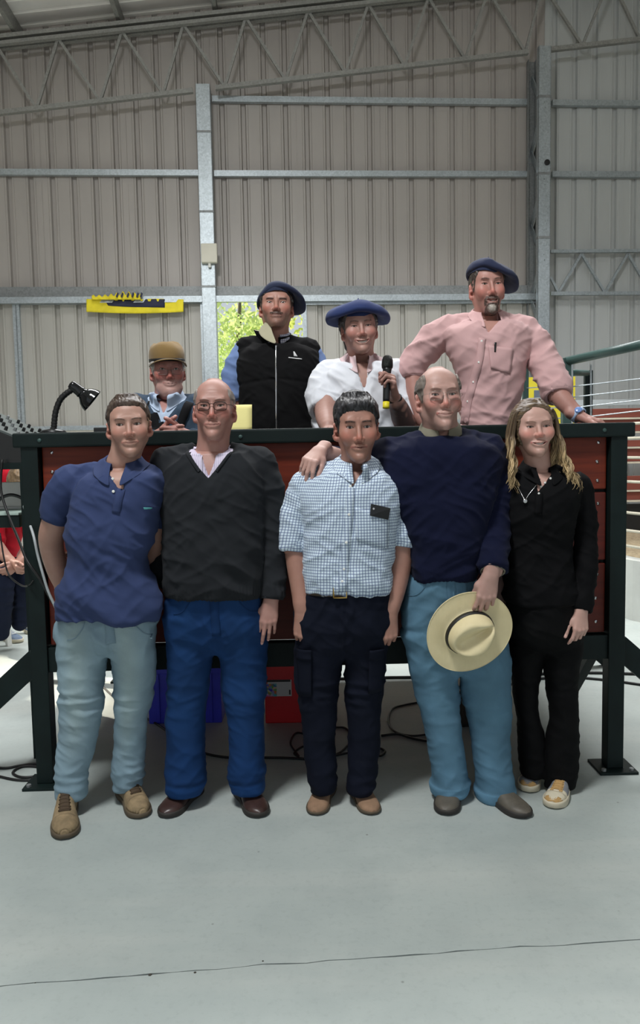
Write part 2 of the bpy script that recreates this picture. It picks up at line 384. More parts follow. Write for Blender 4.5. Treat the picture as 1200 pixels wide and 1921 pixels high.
# unseen left side wall, shaped so the low sun reaches only the rear floor
wl = empty('wall_left', kind='structure')
b = MB(); b.box((-6.2, -3.0, 4.85), (-6.1, 9.8, 7.2)); b.build('cladding', M_SHEET, wl)
MB().box((-6.2, -3.0, 0), (-6.1, 6.95, 4.86)).build('cladding', M_SHEET, wl)  # closed part added to keep the sun off the front floor
for yy in (-3, 6.95, 9.6): MB().box((-6.22, yy, 0), (-6.06, yy + .16, 4.9)).build('post', M_GALV, wl)
for z in (.55, 1.0, 1.45, 1.9, 2.6, 3.3, 4.0): MB().tube([(-6.1, 6.9, z), (-6.1, 9.6, z)], .05, 8).build('rail', M_GREEN2, wl)  # unseen bars added to break the sun into stripes
wr = empty('wall_right', kind='structure')
b = MB(); b.box((8.6, -3.0, 0), (8.7, 10.8, 8.6)); b.build('cladding', M_SHEETR_LIT, wr)
# ------------------------------------------------------------------ auctioneer's rostrum (front row stands before it)
RZ = math.radians(1.2); RO = np.array([W(600, 812, 3.36)[0], 3.36, 0.0])
rost = empty('rostrum', RO, RZ, label='raised auction rostrum of red hardwood boards in a dark green steel frame', cat='rostrum')
def RP(px, py):                       # photo pixel -> (x, z) on the rostrum's front plane
    n = np.array([math.sin(RZ), -math.cos(RZ), 0]); e = np.array([math.cos(RZ), math.sin(RZ), 0])
    d = _f + _r * (px - 600.0) / FPX - _u * (py - 960.5) / FPX; c = np.array([0, 0, CAM_H])
    p = c + d * ((RO - c).dot(n) / d.dot(n)); return (p - RO).dot(e), p[2]
xl, xr = RP(72, 1100)[0], RP(1152, 1100)[0]; ztop_d = RP(600, 803)[1]; zb0, zb1 = RP(600, 1247)[1], RP(600, 1202)[1]
DEP = 1.55
def wood_mat(i, a, c):
    t = NT('red_hardwood_%d' % i if False else 'red_hardwood')
    g = t.noise(5, 6, .62, stretch=(.5, 2, 7.0)); g2 = t.noise(1.6 + .13 * i, 3, .5, stretch=(.8, 1, 2.5)); r = t.noise(60, 2, .5, stretch=(.05, 1, 1))
    col = t.mix(t.ramp(g, .32, .7), lin(a), lin(c)); col = t.mix(t.mathn('MULTIPLY', t.ramp(g2, .4, .7), .5), col, lin((84, 38, 26)))
    col = t.mix(t.mathn('MULTIPLY', r, .25), col, lin((52, 24, 18)))
    t.color(col); t.set(.5, 0, **{'Specular IOR Level': .3}); t.bump(r, .15, .001); return t.m
M_WOODS = [wood_mat(0, (84, 28, 18), (112, 38, 24)), wood_mat(1, (98, 32, 18), (140, 54, 28)), wood_mat(2, (80, 28, 22), (108, 38, 28))]
PW = .072
for x in (xl, xr):                     # four posts with floor plates
    for yy in (0.0, DEP):
        p = MB().box((x - PW / 2, yy - PW / 2, .012), (x + PW / 2, yy + PW / 2, ztop_d - .05 if yy == 0 else zb1), .004).build('post', M_GREEN, rost)
        MB().box((x - .085, yy - .085, 0), (x + .085, yy + .075, .012), .002).build('foot_plate', M_GREEN, p)
        for sx in (-.062, .062): MB().lathe([(.011, .012), (.011, .022), (.007, .024)], 6, frame((x + sx, yy - .062, 0), (0, 0, 1))).build('anchor_bolt', M_GALVD, p)
    s = -1 if x < 0 else 1
    for yy in (0.0, DEP):              # raking braces outwards
        MB().bar((x + s * .03, yy + .045, zb0 + .05), (x + s * .62, yy + .045, .03), .05, .10, up=(0, 0, 1)).build('brace', M_GREEN, rost)
    MB().bar((x - s * .04, .075, zb0 + .06), (x - s * .04, .60, .05), .045, .05, up=(0, 0, 1)).build('inner_brace', M_GREEN, rost)
MB().box((xl - PW / 2, -.02, zb0), (xr + PW / 2, .04, zb1), .004).build('front_beam', M_GREEN, rost)
MB().box((xl - PW / 2, DEP - .02, zb0), (xr + PW / 2, DEP + .04, zb1), .004).build('rear_beam', M_GREEN, rost)
for x in (xl, xr): MB().box((x - .03, .05, zb0), (x + .03, DEP - .03, zb1), .004).build('side_beam', M_GREEN, rost)
k = 0
for yy in np.arange(.10, DEP, .145):   # deck planks
    MB().box((xl + .03, yy, zb1 + .002), (xr - .03, yy + .138, zb1 + .036), .003).build('deck_plank', M_WOODS[k % 3], rost); k += 1
# horizontal boards of the front, as in the photo: joints at these heights
zj = [RP(600, v)[1] for v in (835, 919, 925, 1052, 1058, 1197)]
segs = [(zj[1] + .0, zj[0] + .0), (zj[3], zj[2]), (zb1 + .006, zj[4])]
za, zc = RP(1100, 921)[1], RP(1100, 1054)[1]
zs_ = [(za + .007, ztop_d - .045, 0), (zc + .007, za - .007, 1), (zb1 + .008, zc - .007, 2)]
MB().box((xl + .02, .045, zb1), (xr - .02, .057, ztop_d - .04)).build('joint_shade_sheet', M_GAPSHADE, rost)  # dark sheet added so the gaps between boards read as shade
for (z0, z1, k) in zs_:
    bd = MB().box((xl + PW / 2 + .006, .0, z0), (xr - PW / 2 - .006, .032, z1), .006).build('board', M_WOODS[[1, 2, 0][k]], rost)
    for x in (xl + PW / 2 + .045, xr - PW / 2 - .045, xl + (xr - xl) * .36, xl + (xr - xl) * .66):
        for f in (.16, .5, .84):
            MB().lathe([(.0075, 0), (.0065, .004), (.002, .006)], 8, frame((x + .004 * math.sin(50 * f * x), 0, z0 + (z1 - z0) * f), (0, -1, 0))).build('bolt_head', M_CHROME, bd)
# darker grain board fixed above the joint, top rail and the counter behind it
MB().box((xl - PW / 2 - .03, -.045, ztop_d - .062), (xr + PW / 2 + .03, .035, ztop_d), .008).build('top_rail', M_GREEN, rost)
MB().box((xl - PW / 2, .035, ztop_d - .03), (xr + PW / 2, .34, ztop_d - .004), .004).build('counter', M_GREEN, rost)
for x in (xl, (xl + xr) / 2, xr): MB().bar((x, .06, ztop_d - .25), (x, .33, ztop_d - .035), .03, .03).build('counter_bracket', M_GREEN, rost)
for x, h in ((xl + .05, 0), (xr - .07, 0), (xl + .9, 0)): MB().lathe([(.009, 0), (.008, .004), (.003, .006)], 8, frame((x, -.045, ztop_d - .032), (0, -1, 0))).build('rail_bolt', M_GREEN2, rost)
for x in (xl + (xr - xl) * .36, xl + (xr - xl) * .66):
    MB().box((x - .03, .058, zb1), (x + .03, .095, ztop_d - .06)).build('stud', M_GREEN, rost)
# low stool seat behind the counter is hidden; the seated man's stool stands on the deck
def R2W(x, y, z):
    return (RO[0] + x * math.cos(RZ) - y * math.sin(RZ), RO[1] + x * math.sin(RZ) + y * math.cos(RZ), z)
# ------------------------------------------------------------------ signed-distance modelling of figures and clothes
F32 = np.float32
class Grid:
    def __init__(s, lo, hi, h):
        s.lo = np.asarray(lo, float); s.h = h; s.n = np.ceil((np.asarray(hi) - s.lo) / h).astype(int) + 1
        s.d = np.full(s.n, 1.0, F32); s.ax = [(s.lo[i] + h * np.arange(s.n[i])).astype(F32) for i in range(3)]
    def op(s, prim, k=.01, mode='u'):
        fn, lo, hi = prim; m = max(k, 2 * s.h) + 1.5 * s.h
        i0 = np.clip(np.floor((np.asarray(lo) - m - s.lo) / s.h).astype(int), 0, s.n); i1 = np.clip(np.ceil((np.asarray(hi) + m - s.lo) / s.h).astype(int) + 1, 0, s.n)
        if (i1 <= i0).any(): return s
        sl = tuple(slice(a, b) for a, b in zip(i0, i1))
        X, Y, Z = s.ax[0][sl[0]][:, None, None], s.ax[1][sl[1]][None, :, None], s.ax[2][sl[2]][None, None, :]
        p = fn(X, Y, Z).astype(F32); a = s.d[sl]
        if mode == 'u':
            r = np.minimum(a, p)
            if k > 0: h = np.maximum(k - np.abs(a - p), 0) / k; r = r - h * h * (k / 4)
        elif mode == 's':
            p = -p; r = np.maximum(a, p)
            if k > 0: h = np.maximum(k - np.abs(a - p), 0) / k; r = r + h * h * (k / 4)
        elif mode == 'carve':            # remove only down to depth k below the present surface
            r = np.maximum(a, np.minimum(-p, a + k))
        elif mode == 'i':
            r = np.maximum(a, p)
        s.d[sl] = r; return s
    def sample(s, P):
        q = (np.asarray(P) - s.lo) / s.h; i = np.clip(np.floor(q).astype(int), 0, s.n - 2); f = np.clip(q - i, 0, 1); r = 0
        for a in (0, 1):
            for b in (0, 1):
                for c in (0, 1):
                    w = (f[..., 0] if a else 1 - f[..., 0]) * (f[..., 1] if b else 1 - f[..., 1]) * (f[..., 2] if c else 1 - f[..., 2])
                    r = r + w * s.d[i[..., 0] + a, i[..., 1] + b, i[..., 2] + c]
        return r
    def grad(s, P):
        e = s.h; g = np.stack([s.sample(P + np.eye(3)[i] * e) - s.sample(P - np.eye(3)[i] * e) for i in range(3)], -1)
        return g / (np.linalg.norm(g, axis=-1, keepdims=True) + 1e-9)
    def push(s, P, eps, it=4, both=False):      # move points to 'eps' outside the surface
        P = np.array(P, float)
        for _ in range(it):
            d = s.sample(P); m = (eps - d) if both else np.maximum(eps - d, 0)
            P = P + s.grad(P) * np.clip(m, -.03, .03)[..., None]
        return P
    def front(s, x, z):                         # y of the first surface met coming from the camera side
        x = np.asarray(x, float); z = np.asarray(z, float); ys = s.ax[1].astype(float)
        P = np.stack([np.broadcast_to(x[..., None], x.shape + ys.shape), np.broadcast_to(ys, x.shape + ys.shape), np.broadcast_to(z[..., None], x.shape + ys.shape)], -1)
        d = s.sample(P); j = np.argmax(d < 0, -1); j = np.maximum(j, 1)
        d0 = np.take_along_axis(d, j[..., None] - 1, -1)[..., 0]; d1 = np.take_along_axis(d, j[..., None], -1)[..., 0]
        return ys[j - 1] + s.h * np.clip(d0 / (d0 - d1 + 1e-9), 0, 1)
    def mesh(s, smooth=1):
        d = s.d; ins = d < 0; c = np.zeros(s.n - 1, np.int8)
        for a in (0, 1):
            for b in (0, 1):
                for e in (0, 1): c += ins[a:s.n[0] - 1 + a, b:s.n[1] - 1 + b, e:s.n[2] - 1 + e]
        act = np.argwhere((c > 0) & (c < 8)); idx = np.full(s.n - 1, -1, np.int32); idx[tuple(act.T)] = np.arange(len(act))
        cr = [(a, b, e) for a in (0, 1) for b in (0, 1) for e in (0, 1)]
        val = {q: d[act[:, 0] + q[0], act[:, 1] + q[1], act[:, 2] + q[2]].astype(float) for q in cr}
        acc = np.zeros((len(act), 3)); cnt = np.zeros(len(act))
        for q in cr:
            for ax in range(3):
                if q[ax]: continue
                r = tuple(1 if i == ax else q[i] for i in range(3)); a, b = val[q], val[r]; m = (a < 0) != (b < 0)
                t = np.where(m, a / np.where(m, a - b, 1), 0); p = np.array(q, float)[None].repeat(len(act), 0); p[:, ax] += t
                acc += p * m[:, None]; cnt += m
        V = s.lo + s.h * (act + acc / np.maximum(cnt, 1)[:, None]); Q = []
        for ax in range(3):
            o1, o2 = [(1, 2), (2, 0), (0, 1)][ax]
            sl0 = [slice(None)] * 3; sl1 = [slice(None)] * 3; sl0[ax] = slice(0, -1); sl1[ax] = slice(1, None)
            for x in (o1, o2): sl0[x] = sl1[x] = slice(1, -1)
            A, B = ins[tuple(sl0)], ins[tuple(sl1)]; e = np.argwhere(A != B)
            if not len(e): continue
            flip = A[tuple(e.T)]
            e = e.copy(); e[:, o1] += 1; e[:, o2] += 1
            def cell(u, v):
                g = e.copy(); g[:, o1] -= u; g[:, o2] -= v; return idx[tuple(g.T)]
            q = np.stack([cell(1, 1), cell(0, 1), cell(0, 0), cell(1, 0)], 1)
            q[~flip] = q[~flip][:, ::-1]; Q.append(q)
        Q = np.concatenate(Q); Q = Q[(Q >= 0).all(1)]
        for _ in range(smooth):
            nb = np.zeros_like(V); w = np.zeros(len(V))
            for i in range(4):
                a, b = Q[:, i], Q[:, (i + 1) % 4]
                for x in range(3): nb[:, x] += np.bincount(a, V[b, x], len(V)) + np.bincount(b, V[a, x], len(V))
                w += np.bincount(a, minlength=len(V)) + np.bincount(b, minlength=len(V))
            V = V * .5 + .5 * nb / np.maximum(w, 1)[:, None]
        return V, Q
def vnormals(V, Q):
    n = np.cross(V[Q[:, 2]] - V[Q[:, 0]], V[Q[:, 3]] - V[Q[:, 1]]); N = np.zeros_like(V)
    for i in range(4):
        for x in range(3): N[:, x] += np.bincount(Q[:, i], n[:, x], len(V))
    return N / (np.linalg.norm(N, axis=1)[:, None] + 1e-12)
def make_obj(name, parts, mat, parent=None, col=None, uv=None, **kw):
    """parts: list of (V, Q[, colour]) shells joined in ONE mesh"""
    V = np.concatenate([p[0] for p in parts]); off = np.cumsum([0] + [len(p[0]) for p in parts[:-1]])
    Q = np.concatenate([p[1] + o for p, o in zip(parts, off)]); C = np.concatenate([p[2] for p in parts]) if len(parts[0]) > 2 else None
    me = bpy.data.meshes.new(name); me.vertices.add(len(V)); me.vertices.foreach_set('co', V.astype(F32).ravel())
    me.loops.add(Q.size); me.loops.foreach_set('vertex_index', Q.astype(np.int32).ravel())
    me.polygons.add(len(Q)); me.polygons.foreach_set('loop_start', np.arange(0, Q.size, 4, dtype=np.int32)); me.polygons.foreach_set('loop_total', np.full(len(Q), 4, np.int32))
    me.polygons.foreach_set('use_smooth', np.ones(len(Q), bool))
    if C is not None:
        a = me.color_attributes.new('Col', 'FLOAT_COLOR', 'POINT'); a.data.foreach_set('color', np.hstack([C, np.ones((len(C), 1))]).astype(F32).ravel())
    if uv is not None:
        a = me.attributes.new('uvc', 'FLOAT_VECTOR', 'POINT'); a.data.foreach_set('vector', uv.astype(F32).ravel())
    me.update(calc_edges=True); me.validate()
    return link_mesh(name, me, mat, parent, **kw)
# ---- primitives: (function, lo, hi)
def cone(a, b, ra, rb):
    a, b = np.asarray(a, float), np.asarray(b, float); ba = b - a; L = float(ba.dot(ba)) + 1e-12; r = max(ra, rb)
    def fn(X, Y, Z):
        px, py, pz = X - a[0], Y - a[1], Z - a[2]
        t = np.clip((px * ba[0] + py * ba[1] + pz * ba[2]) / L, 0, 1)
        return np.sqrt((px - t * ba[0]) ** 2 + (py - t * ba[1]) ** 2 + (pz - t * ba[2]) ** 2) - (ra + (rb - ra) * t)
    return fn, np.minimum(a, b) - r, np.maximum(a, b) + r
def ball(c, r): return cone(c, np.asarray(c, float) + (0, 0, 1e-5), r, r)
def ell(c, r, R=None):
    c, r = np.asarray(c, float), np.asarray(r, float); m = r.max()
    def fn(X, Y, Z):
        x, y, z = X - c[0], Y - c[1], Z - c[2]
        if R is not None: x, y, z = (R[0, i] * x + R[1, i] * y + R[2, i] * z for i in range(3))
        k0 = np.sqrt((x / r[0]) ** 2 + (y / r[1]) ** 2 + (z / r[2]) ** 2); k1 = np.sqrt((x / r[0] ** 2) ** 2 + (y / r[1] ** 2) ** 2 + (z / r[2] ** 2) ** 2)
        return k0 * (k0 - 1) / (k1 + 1e-9)
    e = r if R is None else np.full(3, m)
    return fn, c - e, c + e
def pchip(x, y, xi):
    x, y = np.asarray(x, float), np.asarray(y, float); h = np.diff(x); dl = np.diff(y) / h; d = np.zeros_like(y)
    for i in range(1, len(x) - 1):
        if dl[i - 1] * dl[i] > 0: w1, w2 = 2 * h[i] + h[i - 1], h[i] + 2 * h[i - 1]; d[i] = (w1 + w2) / (w1 / dl[i - 1] + w2 / dl[i])
    d[0], d[-1] = dl[0], dl[-1]; i = np.clip(np.searchsorted(x, xi) - 1, 0, len(h) - 1); t = np.clip((xi - x[i]) / h[i], 0, 1)
    return y[i] * (1 + 2 * t) * (1 - t) ** 2 + d[i] * h[i] * t * (1 - t) ** 2 + y[i + 1] * t * t * (3 - 2 * t) + d[i + 1] * h[i] * t * t * (t - 1)
class Loft:                                   # stack of horizontal superellipses: rows (z, xc, yc, rx, ry)
    def __init__(s, rows, n=2.3):
        rows = sorted(rows); s.R = np.array(rows, float); s.n = n
    def at(s, z): return [pchip(s.R[:, 0], s.R[:, i], np.asarray(z, float)) for i in range(1, 5)]
    def prim(s, off=0.0, z0=None, z1=None, cap=.0):
        z0 = s.R[0, 0] if z0 is None else z0; z1 = s.R[-1, 0] if z1 is None else z1
        def fn(X, Y, Z):
            z = Z.ravel(); xc, yc, rx, ry = [v.reshape(1, 1, -1).astype(F32) for v in s.at(z)]
            rx = rx + off; ry = ry + off; x, y = X - xc, Y - yc
            k = (np.abs(x / rx) ** s.n + np.abs(y / ry) ** s.n) ** (1 / s.n); d = np.sqrt(x * x + y * y) * (1 - 1 / np.maximum(k, 1e-3))
            d = np.where(k < .05, -np.minimum(rx, ry), d)
            return np.maximum(d, np.maximum(z0 - Z, Z - z1))
        m = s.R; return fn, np.array([(m[:, 1] - m[:, 3]).min() - off, (m[:, 2] - m[:, 4]).min() - off, z0]), np.array([(m[:, 1] + m[:, 3]).max() + off, (m[:, 2] + m[:, 4]).max() + off, z1])
def chain(pts, rs, k=4):                      # smooth tapered limb through points -> list of cones
    pts = np.asarray(pts, float); q = catmull(np.hstack([pts, np.asarray(rs, float)[:, None]]), k)
    return [cone(a[:3], b[:3], a[3], b[3]) for a, b in zip(q[:-1], q[1:])]
def bounds(prims, pad=.02):
    return np.min([p[1] for p in prims], 0) - pad, np.max([p[2] for p in prims], 0) + pad
# ---- noise
_LAT = RNG.random((64, 64, 64)).astype(F32)
def vnoise(P, f, seed=0):
    q = np.asarray(P) * f + 17.3 + seed * 7.77; i = np.floor(q).astype(int); t = q - i; t = t * t * (3 - 2 * t); r = 0
    for a in (0, 1):
        for b in (0, 1):
            for c in (0, 1):
                w = (t[:, 0] if a else 1 - t[:, 0]) * (t[:, 1] if b else 1 - t[:, 1]) * (t[:, 2] if c else 1 - t[:, 2])
                r = r + w * _LAT[(i[:, 0] + a) & 63, (i[:, 1] + b) & 63, (i[:, 2] + c) & 63]
    return r
def ridge(P, f, seed=0): return 1 - np.abs(2 * vnoise(P, f, seed) - 1)
def sstep(a, b, x): t = np.clip((x - a) / (b - a), 0, 1); return t * t * (3 - 2 * t)

# ---- hand in its own frame: y = towards fingers, x = towards the thumb, z = back of the hand
FIN = dict(i=((.029, .092, 0), (.043, .026, .022), .0092), m=((.0095, .096, .002), (.047, .030, .023), .0094),
           r=((-.0105, .091, .001), (.043, .028, .022), .0089), p=((-.029, .082, -.002), (.034, .021, .019), .0080))
def hand_prims(curl, thumb, splay=1.0):
    out = []; tips = []
    for x0, x1, r0, r1 in ((.014, .029, .016, .0118), (.004, .0095, .0165, .0122), (-.006, -.0105, .0160, .0116), (-.015, -.029, .0150, .0108)):
        key = {.029: 'i', .0095: 'm', -.0105: 'r', -.029: 'p'}[x1]; kn = FIN[key][0]
        out.append((cone((x0, .006, 0), (kn[0], kn[1] - .006, kn[2] - .003), r0, r1), .012))
    out.append((cone((.016, .016, -.008), (.036, .050, -.014), .0165, .0145), .012)); out.append((cone((-.018, .02, -.008), (-.027, .06, -.010), .014, .012), .012))
    for j, key in enumerate('imrp'):
        kn, ls, r = FIN[key]; p = np.array(kn, float); a = 0.0; sp = (.10, .02, -.05, -.13)[j] * splay; rr = r
        for q, L in enumerate(ls):
            a += curl[j][q]; d = np.array([math.sin(sp) * math.cos(a), math.cos(sp) * math.cos(a), -math.sin(a)])
            e = p + d * L * (1 if q < 2 else .82); out.append((cone(p, e, rr, rr * .92), .0022 if q else .009)); p = e; rr *= .92
        tips.append((p, d, rr, np.array([0, 0, 1.0]) * math.cos(a) + np.array([0, 1.0, 0]) * math.sin(a)))
    p = np.array([.037, .048, -.014]); rr = .0125
    for q, L in enumerate((.034, .029, .020)):
        e = p + np.asarray(thumb[min(q, len(thumb) - 1)], float) / np.linalg.norm(thumb[min(q, len(thumb) - 1)]) * L
        out.append((cone(p, e, rr, rr * .92), .003 if q else .010)); d = e - p; p = e; rr *= .92
    tips.append((p, d / np.linalg.norm(d), rr, np.array([.6, 0, .8])))
    return out, tips
CURLS = dict(hang=((.32, .42, .22), (.36, .50, .26), (.42, .55, .28), (.50, .6, .3)), flat=((.1, .12, .08), (.08, .12, .08), (.1, .14, .08), (.14, .16, .1)),
             drape=((.55, .45, .2), (.50, .42, .2), (.55, .42, .22), (.6, .45, .25)), grip=((1.15, 1.25, .7), (1.2, 1.3, .7), (1.2, 1.3, .75), (1.25, 1.3, .8)),
             fold=((.7, .9, .45), (.8, 1.0, .5), (.85, 1.0, .5), (.9, 1.0, .5)), pinch=((.65, .5, .3), (.75, .6, .3), (.85, .7, .35), (.95, .75, .4)))
THUMBS = dict(hang=((.45, .85, -.25), (.12, .95, -.25)), side=((.62, .75, -.2), (.35, .9, -.2)), grip=((.3, .6, -.75), (-.55, .45, -.7)), pinch=((.2, .85, -.5), (-.1, .85, -.55)))
def limb_hand(arm, rs, wrist, fdir, tdir, curl, thumb, scale, skin, h=.003, watch=None, tattoo=None, left_thumb=None):
    """forearm chain (points, radii) ending in the wrist, and the hand, one continuous surface; returns shell with colours"""
    y = np.asarray(fdir, float); y /= np.linalg.norm(y); x = np.asarray(tdir, float); x = x - y * x.dot(y); x /= np.linalg.norm(x)
    z = np.cross(x, y)
    if left_thumb is not None and z.dot(np.asarray(left_thumb, float)) < 0: z = -z      # back of the hand looks this way
    w = np.asarray(wrist, float); B = np.stack([x, y, z], 0) ; S = scale
    T = lambda p: w + (np.asarray(p, float) * S) @ B
    hp, tips = hand_prims(CURLS[curl] if isinstance(curl, str) else curl, THUMBS[thumb] if isinstance(thumb, str) else thumb)
    P = chain(arm, rs, 5)
    hw = [(_cone_of(q[0]), q[1]) for q in hp]
    wc = [(cone(T(c[0]), T(c[1]), c[2] * S, c[3] * S), k * S) for c, k in hw]
    wr = cone(np.asarray(arm[-1]), T((0, .02, 0)), rs[-1], .0185 * S)
    lo, hi = bounds(P + [c for c, k in wc]); g = Grid(lo, hi, h)
    for p in P: g.op(p, .012)
    # the wrist is wider than it is thick
    for sx in (-.011, .011): g.op(cone(T((sx, -.045, 0)), T((sx, .014, 0)), .0185 * S, .0155 * S), .016)
    for c, k in wc: g.op(c, k)
    V, Q = g.mesh(1); C = skin_col(V, skin)
    for tp, td, tr, tn in tips:                      # nails and redder fingertips
        c = T(tp); tdw = td @ B; tnw = tn @ B; q = V - c; up = q @ tnw; al = q @ tdw
        m = sstep(tr * S * .25, tr * S * .75, up) * sstep(-.011 * S, -.006 * S, al) * (np.linalg.norm(q, axis=1) < .016 * S)
        C = C * (1 - m[:, None] * .7) + np.array(lin((226, 184, 172))) * m[:, None] * .7
        r = np.exp(-(np.linalg.norm(q, axis=1) / (.02 * S)) ** 2)[:, None] * .18; C = C * (1 - r * np.array([0, .35, .3]))
    if tattoo is not None:
        a0, a1, c = tattoo; ax = np.asarray(a1) - np.asarray(a0); t = (V - a0) @ ax / ax.dot(ax)
        m = sstep(.0, .12, t) * sstep(1.05, .9, t) * sstep(.30, .62, vnoise(V, 26, 5) * .6 + ridge(V, 42, 8) * .4); C = C * (1 - .8 * m[:, None]) + np.array(c) * .8 * m[:, None]
    return (V, Q, C), T, g
def _cone_of(prim):
    f = prim[0].__closure__; d = dict(zip(prim[0].__code__.co_freevars, [c.cell_contents for c in f])); return d['a'], d['a'] + d['ba'], d['ra'], d['rb']
def skin_col(V, skin, seed=0):
    c = np.array(lin(skin)) * np.array([.74, .76, .80]); n = vnoise(V, 38, seed) * .5 + vnoise(V, 95, seed + 1) * .5 - .5
    return np.clip(c[None] * (1 + n[:, None] * np.array([.10, .18, .2])), 0, 1)
def skin_mat():
    t = NT('skin'); a = t.n('Attribute', attribute_name='Col'); t.color(a.outputs['Color'])
    t.set(.5, 0, **{'Specular IOR Level': .42, 'Subsurface Weight': .06, 'Subsurface Scale': .01})
    t.b.inputs['Subsurface Radius'].default_value = (1, .35, .2); t.bump(t.noise(420, 3), .12, .0008); return t.m
def hair_mat():
    t = NT('hair'); a = t.n('Attribute', attribute_name='Col'); t.color(a.outputs['Color']); t.set(.42, 0, **{'Specular IOR Level': .4}); return t.m
M_SKIN = skin_mat(); M_HAIR = hair_mat()
def eye_mat():
    t = NT('eye'); a = t.n('Attribute', attribute_name='Col'); t.color(a.outputs['Color']); t.set(.12, 0); return t.m
M_EYE = eye_mat()
def euler(yaw, pitch, roll):
    """face looks along -y; yaw turns it to photo right, pitch lifts the chin, roll leans the crown to photo right"""
    cy, sy = math.cos(yaw), math.sin(yaw); cp, sp = math.cos(pitch), math.sin(pitch); cr, sr = math.cos(roll), math.sin(roll)
    Rz = np.array([[cy, -sy, 0], [sy, cy, 0], [0, 0, 1]]); Rx = np.array([[1, 0, 0], [0, cp, sp], [0, -sp, cp]]); Ry = np.array([[cr, 0, sr], [0, 1, 0], [-sr, 0, cr]])
    return Ry @ Rz @ Rx
